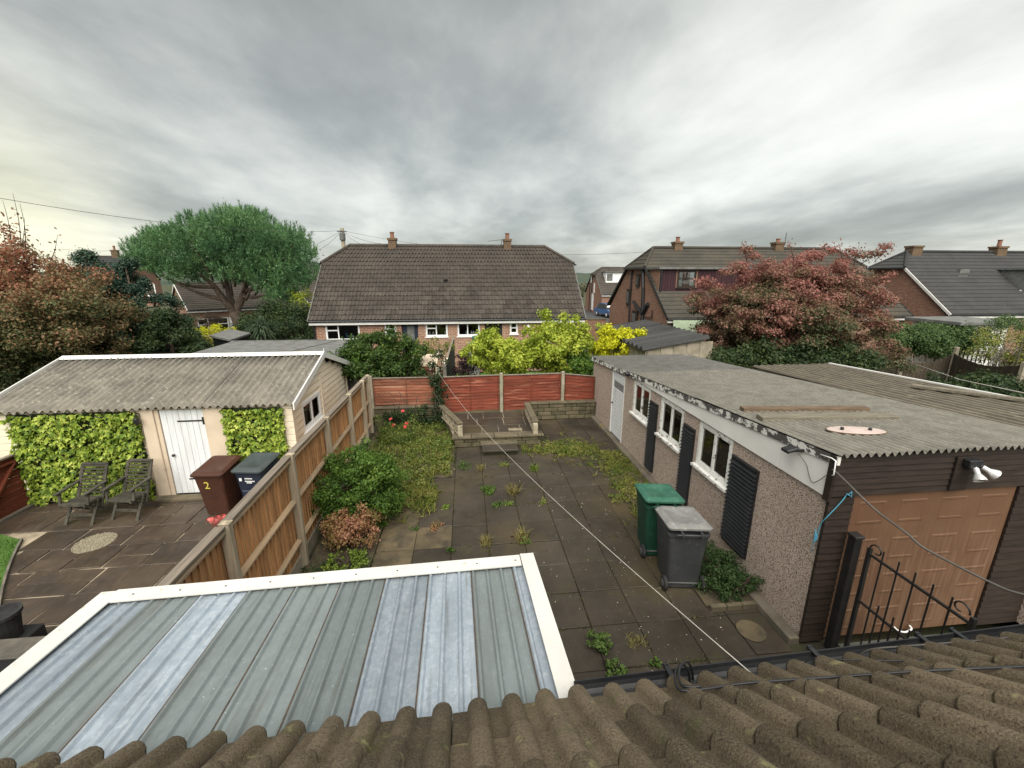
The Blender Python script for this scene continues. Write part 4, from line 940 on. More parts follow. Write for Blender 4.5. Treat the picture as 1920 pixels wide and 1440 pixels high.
# ------------------------------------------------------------------ raised terrace, stone walls, red panels
TZ = .30
def terrace():
    t = thing('raised_terrace', 'low raised stone terrace with flagged top, front step and cream side walls', 'terrace', (.8, 10.3, 0))
    MB().prism([(-.38, 10.34), (1.86, 10.34), (1.86, 12.25), (-.78, 12.25)], 2, 0, TZ - .05).build('core', m['soil'], t)
    for r in range(2):
        x = -.40 + (.22 if r else 0); first = True
        z = .0 + r * .125
        xs = [-.40]; 
        while xs[-1] < 1.87: xs.append(min(1.87, xs[-1] + random.choice((.32, .42, .45, .5)) * (.6 if first and r else 1))); first = False
        for a, b in zip(xs[:-1], xs[1:]):
            if b - a < .04: continue
            box('stone', a + .006, b - .006, 10.285 + random.uniform(-.008, .008), 10.40, z + .004, z + .120, m['stone'], t, .012)
    x = -.46
    while x < 1.92:
        w = random.choice((.5, .6, .62)); b = min(x + w, 1.94); box('coping', x + .004, b - .004, 10.23, 10.52, TZ - .052, TZ + .002, m['coping'], t, .008); x = b
        if b >= 1.93: break
    y = 10.53; rows = [.55, .62, .53]
    for r, h in enumerate(rows):
        x = -.42 - .11 * r
        while x < 1.82:
            w = random.choice((.45, .6, .75)); b = min(x + w, 1.83)
            if b - x > .08: box('flagstone', x + .008, b - .008, y + .008, y + h - .008, TZ - .05, TZ - .006 + random.uniform(-.004, .004), m['slab'], t, .008)
            x += w
        y += h
    MB().prism([(-.44, 10.5), (1.84, 10.5), (1.84, 12.2), (-.74, 12.2)], 2, TZ - .06, TZ - .018).build('pointing', m['pointing'], t)
    # bare lighter patch left by a lifted flag
    box('bare_patch', 1.05, 1.42, 10.62, 10.80, TZ - .05, TZ + .001, m['pointing'], t, .004)
    # step in front
    box('step', .30, 1.20, 9.66, 10.02, .10, .155, m['slab'], t, .008); box('step_base', .36, 1.14, 9.74, 10.26, -.01, .10, m['joint'], t, .006); box('step_tread', .27, 1.22, 10.03, 10.27, .13, .175, m['coping'], t, .008)
    # side walls of pierced cream blocks with stone coping
    def wing(a, b, z0, z1, n):
        a, b = Vector(a), Vector(b); d = (b - a); L = d.length; ang = math.atan2(d.y, d.x)
        w = MB(); M0 = Matrix.Translation(a) @ Matrix.Rotation(ang, 4, 'Z'); bw = L / n
        for k in range(n):
            bl = MB(); u = k * bw + .004; v = (k + 1) * bw - .004; h = z1 - z0; th = .045
            for (p, q, r_, s_) in ((u, u + .035, z0, z1), (v - .035, v, z0, z1), (u + .035, v - .035, z0, z0 + .035), (u + .035, v - .035, z1 - .035, z1)):
                bl.box(p, q, -th, th, r_, s_, M=M0)
            c = (u + v) / 2; zc = (z0 + z1) / 2; rr = min(v - u, h) / 2 - .03
            for g in range(4):
                an = math.pi / 4 + g * math.pi / 2
                bl.bar(M0 @ Vector((c, 0, zc)), M0 @ Vector((c + math.cos(an) * rr * 1.35, 0, zc + math.sin(an) * rr * 1.25)), .028, .075, up=(0, 1, 0))
            bl.build('screen_block', m['screen_block'], t)
        c0 = MB(); c0.box(-.06, L + .05, -.085, .085, z1 + .004, z1 + .062, M=M0, ch=.012); c0.build('wing_coping', m['coping'], t)
    wing((-.26, 10.42, 0), (-.80, 11.95, 0), TZ + .004, .60, 5); wing((1.72, 10.38, 0), (1.72, 11.95, 0), TZ + .004, .60, 5)
    pier = [(-.30, 10.30), (1.66, 10.26)]
    for (x, y) in pier: box('pier', x, x + .12, y, y + .12, TZ + .003, .59, m['screen_block'], t, .006)
terrace()
def stone_wall(name, label, x0, x1, y, z0, z1, rows):
    w = thing(name, label, 'wall', ((x0 + x1) / 2, y, z0)); h = (z1 - z0 - .05) / rows
    box('backing', x0 + .01, x1 - .01, y + .05, y + .17, z0, z1 - .06, m['joint'], w, .004)
    for r in range(rows):
        x = x0 - (.2 if r % 2 else 0)
        while x < x1:
            ww = random.choice((.36, .44, .44, .5)); a, b = max(x, x0), min(x + ww, x1)
            if b - a > .05: box('stone', a + .006, b - .006, y + random.uniform(-.012, .012), y + .12, z0 + r * h + .005, z0 + (r + 1) * h - .005, m['stone'], w, .014)
            x += ww
    x = x0
    while x < x1 - .01:
        b = min(x + .6, x1); box('coping', x + .004, b - .004, y - .03, y + .20, z1 - .048, z1, m['coping'], w, .010); x = b
stone_wall('stone_wall', 'mossy stone retaining wall below the right end of the red fence', 1.86, 3.93, 12.20, 0, .56, 4)
stone_wall('stone_wall', 'shaded stone retaining wall under ivy below the left end of the red fence', -2.80, -.80, 12.20, 0, .56, 4)
def red_fence():
    f = thing('panel_fence', 'weathered red lap-panel fence with concrete posts at the back of the garden', 'fence', (.7, 12.4, 0)); Y = 12.40
    def panel(x0, x1, z0, z1, z1b, mt, n, bat):
        for k in range(n):
            za = z0 + (z1 - z0) * k / n; zb = z0 + (z1 - z0) * (k + 1) / n; sl = (z1b - z1)
            s = MB(); seg = 7; rg = []
            for q in range(seg + 1):
                x = x0 + (x1 - x0) * q / seg; wv = random.uniform(-.012, .012); lift = sl * q / seg
                rg.append([(x, Y - .014, za + wv + lift), (x, Y - .004, za + wv + lift), (x, Y + .012, zb + .02 + lift), (x, Y + .004, zb + .02 + lift)])
            s.loft(rg).build('slat', mt, f)
        for x in bat: MB().bar((x, Y - .022, z0), (x, Y - .022, z1 + (z1b - z1) * (x - x0) / (x1 - x0)), .035, .018).build('batten', mt, f)
        MB().bar((x0, Y, z1 + .035), (x1, Y, z1b + .035), .075, .025, ch=.004).build('capping', m['fence_cap'], f)
    panel(-2.80, -.98, .585, 1.375, 1.365, m['faded_slat'], 9, (-2.78, -1.85, -1.0))
    panel(-.83, .93, .30, 1.36, 1.385, m['red_slat'], 11, (-.80, .05, .90))
    panel(1.06, 2.84, .30, 1.375, 1.395, m['red_slat'], 11, (1.08, 1.93, 2.80))
    panel(2.97, 3.92, .58, 1.37, 1.27, m['red_slat'], 8, (2.99, 3.88))
    for x in (-2.86, -.905, 2.905, .995):
        p = box('post', x - .05, x + .05, Y - .05, Y + .05, -.1 if x > 2 else .2, 1.47, m['conc_post'], f, .012)
        MB().loft([[(x - .05, Y - .05, 1.468), (x + .05, Y - .05, 1.468), (x + .05, Y + .05, 1.468), (x - .05, Y + .05, 1.468)], [(x - .02, Y - .02, 1.49), (x + .02, Y - .02, 1.49), (x + .02, Y + .02, 1.49), (x - .02, Y + .02, 1.49)]]).build('post_top', m['conc_post'], p)
    box('gravel_board', -.85, 2.85, Y - .02, Y + .03, .1, .295, m['coping'], f, .006)
red_fence()
pp = MB().tube([(-.93, 12.33, .3), (-.93, 12.33, 1.72)], .025, 8).build('line_post', m['conc_post']); tag(pp, 'thin pale post above the ivy that holds the washing line', 'post')

# ------------------------------------------------------------------ cream shed next door
def shed():
    XR, XL, YF, YM, YB = -3.72, -9.45, 8.90, 10.93, 13.0; ZE, ZR = 1.80, 2.44
    s = thing('garden_shed', 'cream sectional concrete shed with corrugated gable roof and white trim', 'shed', (-6.5, YF, ZN))
    def gab(y): return ZE - .02 + (ZR - ZE) * (1 - abs(y - YM) / (YM - YF)) - .06
    mb = MB(); holed(mb, 1, YF, YF + .09, XL, XR + .0, ZN, ZE - .065, [(-6.36, -5.40, ZN, 1.70)]); mb.build('front_wall', m['pinkish'], s)
    # gable end in boards
    win = (9.42, 10.62, .90, 1.55); n = 16; z = ZN
    while z < ZR - .08:
        z1 = z + .148
        lo = YF + .09 if z1 < ZE - .05 else YM - (YM - YF) * max(0, (ZR - .06 - z1) / (ZR - ZE + .01)); hi = 2 * YM - lo if z1 >= ZE - .05 else YB
        segs = [(lo, hi)]
        if z1 > win[2] + .01 and z < win[3] - .01: segs = [(lo, win[0]), (win[1], hi)]
        for (a, b) in segs:
            if b - a > .05: MB().prism([(XR - .03, z + .002), (XR + .018, z + .002), (XR + .004, z1 - .016), (XR - .03, z1 - .016)], 1, a, b).build('gable_board', m['cream'], s)
        z = z1
    holed(mb2 := MB(), 0, XR - .09, XR - .032, YF + .09, YB, ZN, lambda u: gab(u) + .03, [win]); mb2.build('gable_wall', m['cream'], s)
    box('end_wall', XL, XL + .09, YF + .09, YB - .092, ZN, ZE - .03, m['cream'], s, 0); box('rear_wall', XL, XR - .1, YB - .09, YB, ZN, ZE - .05, m['cream'], s, 0); box('floor', XL + .1, XR - .1, YF + .1, YB - .1, ZN - .02, ZN + .02, m['concrete'], s, 0)
    for y in (10.70, YB - .07): box('pilaster', XR + .004, XR + .034, y, y + .11, .2 if y > 11 else .60, 1.62 if y > 11 else 1.96, m['cream'], s, .006)
    for k in range(14):
        z = ZN + k * .145; box('quoin', XR - .17, XR + .02, YF - .02, YF + .13, z + .002, z + .140, m['cream'], s, .006)
    window(s, 0, XR + .012, win[0], win[1], win[2], win[3], [(0, .5, 0, 1), (.5, 1, 0, 1)], 1, 'upvc', 'glass', .06, .06)
    # left end boards visible beside the ivy screen
    for k in range(13):
        z = ZN + k * .148; box('wall_board', XL, -9.0, YF - .022, YF - .002, z + .002, z + .142, m['cream'], s, .005)
    # door surround and boarded door
    for (a, b) in ((-6.62, -6.38), (-5.38, -5.06)): box('door_jamb', a, b, YF - .06, YF - .002, ZN, 1.735, m['pinkish'], s, .008)
    box('inner_jamb', -6.38, -6.30, YF - .03, YF + .06, ZN, 1.69, m['pinkish'], s, .005); box('inner_jamb', -5.45, -5.37, YF - .03, YF + .06, ZN, 1.69, m['pinkish'], s, .005)
    box('lintel', -6.37, -5.39, YF - .05, YF - .002, 1.70, 1.735, m['pinkish'], s, .006)
    d = MB().box(-6.295, -5.455, YF + .012, YF + .05, ZN + .05, 1.685).build('door', m['door_white'], s)
    for k in range(7): box('door_board', -6.29 + k * .119, -6.29 + k * .119 + .115, YF - .006, YF + .014, ZN + .055, 1.68, m['door_white'], d, .006)
    for z in (1.42, .12): 
        MB().box(-5.98, -5.50, YF - .014, YF - .007, z, z + .03).box(-5.50, -5.46, YF - .014, YF - .007, z - .07, z + .09).build('hinge', m['black_metal'], d)
    MB().lathe([(.015, 0), (.015, .02), (.03, .035), (.03, .05), (.015, .06)], 12, M=Matrix.Translation((-6.17, YF - .006, .70)) @ Matrix.Rotation(R(90), 4, 'X')).build('knob', m['black_metal'], d, smooth=True)
    box('threshold', -6.6, -5.0, YF - .26, YF - .06, ZN - .02, ZN + .06, m['coping'], s, .01)
    # corrugated sheets, front and back slopes
    pitch = .146
    for side in (1, -1):
        x = XL - .10; k = 0
        while x < XR + .08:
            x1 = min(x + 7 * pitch, XR + .10); xs = np.linspace(x - .02, x1 + .02, int((x1 - x) / pitch * 8) + 3); V = []; F = []; n = len(xs)
            y0 = YF - .14 if side > 0 else YB + .10; ys = np.linspace(y0, YM - side * .02, 5)
            for y in ys:
                zz = ZE + (ZR - ZE) * (1 - abs(y - YM) / (YM - YF)); V += [(q, y + random.uniform(-.004, .004), zz + .031 * math.sin(2 * math.pi * q / pitch) + .006 * (k % 2)) for q in xs]
            for j in range(4):
                for q in range(n - 1): F.append((j * n + q, j * n + q + 1, (j + 1) * n + q + 1, (j + 1) * n + q))
            o = MB().add(V, F).build('roof_sheet', m['asbestos'], s, smooth=True, fix=False)
            mo = o.modifiers.new('thick', 'SOLIDIFY'); mo.thickness = .007; mo.offset = -1
            x = x1; k += 1
    # ridge cap, barge boards
    rc = MB().loft([[(x, YM - .13, ZR - .015), (x, YM, ZR + .055), (x, YM + .13, ZR - .015), (x, YM, ZR + .043)] for x in (XL - .12, XR + .11)]).build('ridge_cap', m['white'], s)
    for k in range(4): MB().lathe([(.012, 0), (.012, .008), (.005, .012)], 8, (XL + .6 + k * 1.55, YM - .07, ZR + .018)).build('bolt', m['wheel'], rc)
    def zz(y): return ZE + (ZR - ZE) * (1 - abs(y - YM) / (YM - YF))
    for (a, b) in ((YF - .17, YM - .003), (YM + .003, YB + .14)):
        MB().prism([(a, zz(a) + .045), (b, zz(b) + .045), (b, zz(b) - .10), (a, zz(a) - .10)], 0, XR + .105, XR + .135).build('barge_board', m['white'], s)
        MB().prism([(a, zz(a) + .045), (b, zz(b) + .045), (b, zz(b) - .10), (a, zz(a) - .10)], 0, XL - .135, XL - .105).build('barge_board', m['white'], s)
    MB().tube([(XR + .12, YM, ZR - .02), (XR + .12, YM, ZR + .12)], .012, 6).build('finial', m['white'], s)
    # outside tap lamp by the first screen
    l = thing('wall_lamp', 'small dark lantern on a bracket beside the shed door', 'lamp', (-6.66, YF - .05, 1.5))
    MB().tube([(-6.63, YF - .03, 1.62), (-6.63, YF - .16, 1.68), (-6.63, YF - .17, 1.60)], .010, 6).build('bracket', m['black_metal'], l)
    MB().lathe([(.02, 0), (.045, .05), (.05, .12), (.06, .125), (.0, .16)], 8, (-6.63, YF - .17, 1.43)).build('lantern', m['black_metal'], l)
    def ivy(label, x0, x1, z0, z1, n):
        v = thing('ivy_screen', label, 'ivy screen', ((x0 + x1) / 2, YF - .03, z0), group='leafy screens on the shed front')
        t = MB(); q = x0
        for k in range(int((x1 - x0) / .16) + 1):
            t.bar((x0 + k * .16, YF - .030, z0), (min(x1, x0 + k * .16 + .05), YF - .030, z1), .012, .006)
        for k in range(int((z1 - z0) / .16) + 1): t.bar((x0, YF - .034, z0 + k * .16), (x1, YF - .034, z0 + k * .16), .012, .006)
        t.build('trellis', m['twig'], v)
        P = np.stack([RNG.uniform(x0 - .03, x1 + .03, n), YF - .05 - .10 * RNG.random(n), RNG.uniform(z0 - .03, z1, n)], 1)
        keep = (np.sin(P[:, 0] * 7 + 2 * np.sin(P[:, 2] * 5)) * np.sin(P[:, 2] * 8 + P[:, 0] * 3) > -.55) | (RNG.random(n) < .35); P = P[keep]; n = len(P)
        Nn = unit(np.array([0, -1, .55]) + RNG.normal(size=(n, 3)) * .55)
        # three-lobed leaves: three quads each
        sz = .040 + .05 * RNG.random(n); q = []
        t_ = unit(np.cross(Nn, np.array([1, 0, .1]) + RNG.normal(size=(n, 3)) * .3)); b_ = np.cross(Nn, t_)
        for an in (-.95, 0, .95):
            d = -t_ * math.cos(an) + b_ * math.sin(an); e = np.cross(Nn, d); L = sz[:, None] * (1.05 if an == 0 else .85)
            q.append(np.stack([P - d * L * .1, P + d * L * .5 - e * L * .33, P + d * L * 1.1 - Nn * L * .25, P + d * L * .5 + e * L * .33], 1))
        V = np.stack(q, 1).reshape(-1, 3)
        o = fast_mesh('leaves', V, 4, m['lf_ivy'], v); tag(o, kind='stuff')
        Pb = np.stack([RNG.uniform(x0, x1, n * 2), YF - .015 - .03 * RNG.random(n * 2), RNG.uniform(z0, z1, n * 2)], 1); tag(fast_mesh('shade_leaves', leaf_quads(Pb, unit(np.array([0, -1, .3]) + RNG.normal(size=(n * 2, 3)) * .5), .08), 4, m['lf_dark'], v), kind='stuff')  # dark leaf layer added to imitate the shade between the screen leaves
    ivy('wide screen of bright ivy leaves on the shed front behind the chairs', -9.02, -6.70, ZN + .06, 1.68, 3000)
    ivy('narrow screen of bright ivy leaves on the shed front behind the bins', -5.02, -3.92, .58, 1.68, 1050)
shed()
# ------------------------------------------------------------------ red-brown gate at the far left
def redgate():
    X = -9.02; g = thing('timber_gate', 'red-brown boarded gate with diagonal brace at the left edge', 'gate', (X, 7.8, ZN))
    for k in range(8): box('board', X - .02, X + .0, 6.9, 8.80, ZN + .05 + k * .135, ZN + .05 + k * .135 + .13, m['red_gate'], g, .005)
    MB().bar((X + .015, 7.9, ZN + .15), (X + .015, 8.70, ZN + 1.02), .03, .10, up=(1, 0, 0)).build('brace', m['red_gate'], g)
    MB().bar((X + .012, 6.9, ZN + 1.03), (X + .012, 8.78, ZN + 1.03), .03, .09, up=(1, 0, 0)).build('rail', m['red_gate'], g)
    MB().bar((X, 6.9, ZN + 1.15), (X, 8.82, ZN + 1.15), .09, .03).build('capping', m['fence_cap'], g)
    MB().bar((X + .05, 6.9, ZN + .02), (X + .05, 8.8, ZN + .02), .05, .04).build('bottom_rail', m['grey_wood'], g)
redgate()
# ------------------------------------------------------------------ wheelie bins
def rr_ring(w, d, r, z, y0=0, n=4):
    out = []
    for (cx, cy, a0) in ((w / 2 - r, d / 2 - r, 0), (-w / 2 + r, d / 2 - r, 90), (-w / 2 + r, -d / 2 + r, 180), (w / 2 - r, -d / 2 + r, 270)):
        for k in range(n + 1): a = R(a0 + 90 * k / n); out.append((cx + r * math.cos(a), cy + y0 + r * math.sin(a), z))
    return out
def bin_(name, label, loc, rot, body, lid, group, number=None, text=False, Hh=.93):
    """front faces local -y, hinge and wheels at +y"""
    b = thing(name, label, 'bin', loc, rot, group)
    mb = MB(); k = Hh / .93
    mb.loft([rr_ring(.44, .50, .05, .02, .03), rr_ring(.445, .505, .05, .05, .03), rr_ring(.50, .585, .05, .55 * k, .01), rr_ring(.545, .64, .05, .86 * k, 0), rr_ring(.575, .67, .05, .865 * k, 0), rr_ring(.575, .67, .05, .90 * k, 0)])
    o = mb.build('body', m[body], b, smooth='auto', local=True)
    ld = MB(); z0 = .902 * k
    def tilt(ring, s=.085): return [(p[0], p[1], p[2] + s * max(0, (p[1] + .34) / .68)) for p in ring]
    ld.loft([tilt(rr_ring(.60, .74, .06, z0, -.01)), tilt(rr_ring(.605, .745, .06, z0 + .028, -.01)), tilt(rr_ring(.56, .68, .07, z0 + .045, -.01)), tilt(rr_ring(.50, .58, .07, z0 + .062, 0), .09), tilt(rr_ring(.44, .50, .06, z0 + .062, 0), .09), tilt(rr_ring(.42, .48, .06, z0 + .054, 0), .09)])
    l = ld.build('lid', m[lid], b, smooth='auto', local=True)
    for sx in (-1, 1):
        MB().box(sx * .26 - .018, sx * .26 + .018, -.30, -.22, z0 + .052, z0 + .066, ch=.004).build('lid_catch', m[lid], l, local=True)
        MB().box(sx * .13 - .012, sx * .13 + .012, .33, .43, z0 + .02, z0 + .075).build('hinge', m[body], l, local=True)
        w = MB().lathe([(.0, -.03), (.085, -.03), (.10, -.022), (.10, .022), (.085, .03), (.0, .03)], 20, M=Matrix.Translation((sx * .265, .285, .10)) @ Matrix.Rotation(R(90), 4, 'Y')).build('wheel', m['rubber'], b, local=True, smooth='auto')
        MB().lathe([(.0, .0), (.055, .0), (.05, .008), (.015, .010)], 16, M=Matrix.Translation((sx * .296, .285, .10)) @ Matrix.Rotation(sx * R(90), 4, 'Y')).build('hub', m['wheel'], w, local=True)
    MB().tube([(-.22, .42, z0 + .055), (.22, .42, z0 + .055)], .013, 8).build('handle', m[body], b, local=True, smooth=True)
    MB().tube([(-.24, .285, .10), (.24, .285, .10)], .011, 8).build('axle', m['wheel'], b, local=True)
    if number: letters(number, b, (-.10, -.304, .62), .22, 'yellow', R(7))
    if text:
        for (x0, x1, za) in ((-.06, .08, .755), (-.06, .12, .700), (-.03, .07, .668)):
            t = MB(); q = x0
            while q < x1: ww = random.uniform(.010, .018); t.box(q, q + ww, -.334, -.330, za, za + .022); q += ww + .005
            t.build('lettering', m['upvc'], b, local=True)
        t = MB().box(-.17, -.12, -.336, -.331, .715, .775); t.build('emblem', m['upvc'], b, local=True)
        MB().loft([[(x, -.30 - .0 * x, z) for (x, z) in ((-.17, .28), (.17, .28), (.17, .50), (-.17, .50))], [(x, -.315, z) for (x, z) in ((-.15, .30), (.15, .30), (.15, .48), (-.15, .48))]]).build('panel', m[body], b, local=True)
    return b
def letters(txt, parent, loc, size, mt, tilt=0, rotz=0):
    cu = bpy.data.curves.new('text', 'FONT'); cu.body = txt; cu.size = size; cu.extrude = .002; to = bpy.data.objects.new('tmp', cu); COL.objects.link(to)
    bpy.context.view_layer.update(); me = bpy.data.meshes.new_from_object(to.evaluated_get(bpy.context.evaluated_depsgraph_get())); bpy.data.objects.remove(to)
    me.materials.clear(); me.materials.append(m[mt]); o = bpy.data.objects.new('number', me); COL.objects.link(o); o.parent = parent; o.location = loc; o.rotation_euler = (R(90) + tilt, 0, rotz); return o
G1 = 'wheelie bins on our patio'; G2 = 'wheelie bins by the shed'
bin_('wheelie_bin', 'green wheelie bin against the garage wall behind the grey one', (2.99, 5.82, 0), R(180 - 8), 'bin_green', 'lid_green', G1)
gb = bin_('wheelie_bin', 'dark grey wheelie bin with faded lid on the patio in front of the green bin', (3.01, 5.10, 0), R(180 - 8), 'bin_grey', 'lid_grey', G1)
MB().lathe([(.045, 0), (.045, .003), (.0, .004)], 18, (.02, .16, .985)).build('sticker', m['petal'], gb, local=True)
for (o_, x_) in (('a', 0), ):
    pass
bin_('wheelie_bin', 'brown wheelie bin with a yellow number 2 next to the shed door', (-4.97, 8.22, ZN), R(-4), 'bin_brown', 'bin_brown', G2, number='2')
bin_('wheelie_bin', 'navy blue wheelie bin with white lettering between brown bin and fence', (-4.27, 8.30, ZN), R(-8), 'bin_blue', 'lid_blue', G2, text=True)
def butt():
    b = thing('storage_bin', 'pale grey-green storage bin with a slab on top behind the fence', 'bin', (-3.62, 8.42, ZN))
    MB().loft([rr_ring(.42, .42, .05, 0), rr_ring(.50, .50, .05, .85), rr_ring(.54, .54, .05, .86), rr_ring(.54, .54, .05, .90)]).build('body', m['green_sheet'], b, local=True)
    MB().loft([rr_ring(.50, .50, .08, .902), rr_ring(.44, .44, .08, .97)]).build('lid', m['green_sheet'], b, local=True)
    MB().box(-.2, .18, -.12, .2, .975, 1.015, ch=.01).build('slab', m['plank_grey'], b, local=True)
    MB().lathe([(.05, 0), (.07, .09), (.075, .10)], 12, (-.05, -.17, .975)).build('jar', m['grey_wood'], b, local=True)
butt()
# ------------------------------------------------------------------ folding garden chairs
def chair(label, loc, rot):
    c = thing('folding_chair', label, 'chair', loc, rot, 'weathered folding chairs by the shed'); t = m['teak']
    W = .50; mk = lambda nm, a, b, w, h, up=(0, 0, 1): MB().bar(a, b, w * 1.3, h * 1.25, up, ch=.003).build(nm, t, c, local=True)
    for sx in (-1, 1):
        x = sx * W / 2
        mk('back_leg', (x, -.22, .0), (x * .96, .02, .43), .022, .045, (1, 0, 0)); mk('back_post', (x * .94, .05, .25), (x * .94, .36, 1.0), .022, .05, (1, 0, 0))
        mk('leg', (x * .9, .34, .0), (x * .9, -.20, .42), .022, .045, (1, 0, 0))
        mk('arm', (x * 1.06, -.24, .64), (x * 1.06, .24, .70), .055, .022); mk('arm_support', (x * 1.05, -.20, .42), (x * 1.05, -.16, .63), .022, .04, (1, 0, 0))
        mk('seat_rail', (x * .92, -.25, .41), (x * .92, .16, .39), .022, .05)
    for k in range(8): mk('seat_slat', (-W / 2 * .95, -.235 + k * .052, .43 - k * .003), (W / 2 * .95, -.235 + k * .052, .43 - k * .003), .014, .042)
    for k in range(9): 
        z = .50 + k * .058; y = .05 + .31 * (z - .25) / .75; mk('back_slat', (-W / 2 * .9, y, z), (W / 2 * .9, y, z), .04, .014)
    mk('top_rail', (-W / 2 * .97, .37, 1.0), (W / 2 * .97, .37, 1.0), .055, .025)
    mk('stretcher', (-W / 2 * .95, -.13, .17), (W / 2 * .95, -.13, .17), .02, .045); mk('stretcher', (-W / 2 * .85, .22, .10), (W / 2 * .85, .22, .10), .02, .04)
chair('weathered grey folding chair with slatted back, left of the pair', (-7.40, 8.12, ZN), R(-6)); chair('weathered grey folding chair with slatted back, nearer the shed door', (-6.65, 8.20, ZN), R(-8))
# gravel patch, sofa, pot, geranium
gp = thing('gravel_patch', 'round patch of pale gravel set in the flagstones', 'gravel', (-6.66, 7.28, ZN))
MB().lathe([(.30, 0), (.30, .012), (.0, .016)], 24, (-6.66, 7.28, ZN)).build('base', m['gravel'], gp)
n = 420; V = []; F = []; pm = MB()
for k in range(n):
    a, q = random.uniform(0, 2 * math.pi), .30 * math.sqrt(random.random()); r_ = random.uniform(.008, .017)
    pm.add([(-6.66 + q * math.cos(a) + r_ * p[0], 7.28 + q * math.sin(a) + r_ * p[1], ZN + .018 + r_ * .6 * p[2]) for p in ((1, 0, 0), (0, 1.2, 0), (-1, 0, .1), (0, -1.1, 0), (.1, 0, 1), (0, 0, -1))], [(0, 1, 4), (1, 2, 4), (2, 3, 4), (3, 0, 4), (1, 0, 5), (2, 1, 5), (3, 2, 5), (0, 3, 5)])
tag(pm.build('pebbles', m['gravel'], gp), kind='stuff')
sf = thing('rattan_sofa', 'black rattan garden seat at the lower left edge', 'sofa', (-5.1, 4.0, ZN))
MB().box(-6.1, -4.80, 3.55, 4.40, ZN + .05, .14, ch=.03).build('seat', m['rattan'], sf); MB().box(-6.1, -4.78, 4.22, 4.42, ZN + .05, .36, ch=.04).build('backrest', m['rattan'], sf); MB().box(-6.12, -4.76, 4.18, 4.46, .362, .385, ch=.006).build('top_rail', m['grey_wood'], sf)
pt = thing('plant_pot', 'small grey plant pot standing at the lower left edge', 'pot', (-5.60, 4.78, ZN)); MB().lathe([(.12, 0), (.16, .30), (.18, .31), (.18, .35), (.15, .35), (.14, .30), (.0, .30)], 20, (-5.62, 4.80, .10)).build('pot', m['rubber'], pt); MB().box(-5.85, -5.40, 4.6, 5.0, ZN, .10, ch=.01).build('stand', m['rattan'], pt)
def flower_heads(mb, pts, r):
    for p in pts:
        for k in range(14):
            a = random.uniform(0, 6.28); e = random.uniform(-.2, 1); d = Vector((math.cos(a) * math.cos(e), math.sin(a) * math.cos(e), math.sin(e))); q = Vector(p) + d * r
            x = d.cross(Vector((0, 0, 1.01))).normalized() * r * .5; y = d.cross(x).normalized() * r * .5
            mb.add([q - x, q - y, q + x, q + y], [(0, 1, 2, 3)])
ge = thing('geranium', 'potted geranium with coral flowers beside the fence on the flagged side', 'plant', (-2.93, 4.95, ZN))
MB().lathe([(.10, 0), (.15, .26), (.165, .27), (.165, .31), (.14, .31), (.0, .29)], 18, (-2.95, 4.75, .75)).build('pot', m['terracotta'], ge); MB().box(-3.12, -2.76, 4.55, 4.95, ZN, .75, ch=.01).build('stand', m['grey_wood'], ge)
cc, rd = crown_points((-2.95, 4.78, 1.20), (.16, .20, .16), 16, .07); fast_mesh('leaves', clumps(cc, rd, 420, .05), 4, m['lf_green'], ge)
for q in [(-2.78, 4.42, 1.76), (-2.74, 4.30, 1.80), (-2.72, 4.22, 1.86), (-2.80, 4.55, 1.70), (-2.98, 4.62, 1.15)]: fm = MB(); flower_heads(fm, [q], .038); fm.tube([(-2.92, 4.7, 1.1), q], .004, 5); tag(fm.build('flower', m['flower_pink'], ge), kind='stuff') if False else fm.build('flower', m['flower_pink'], ge)
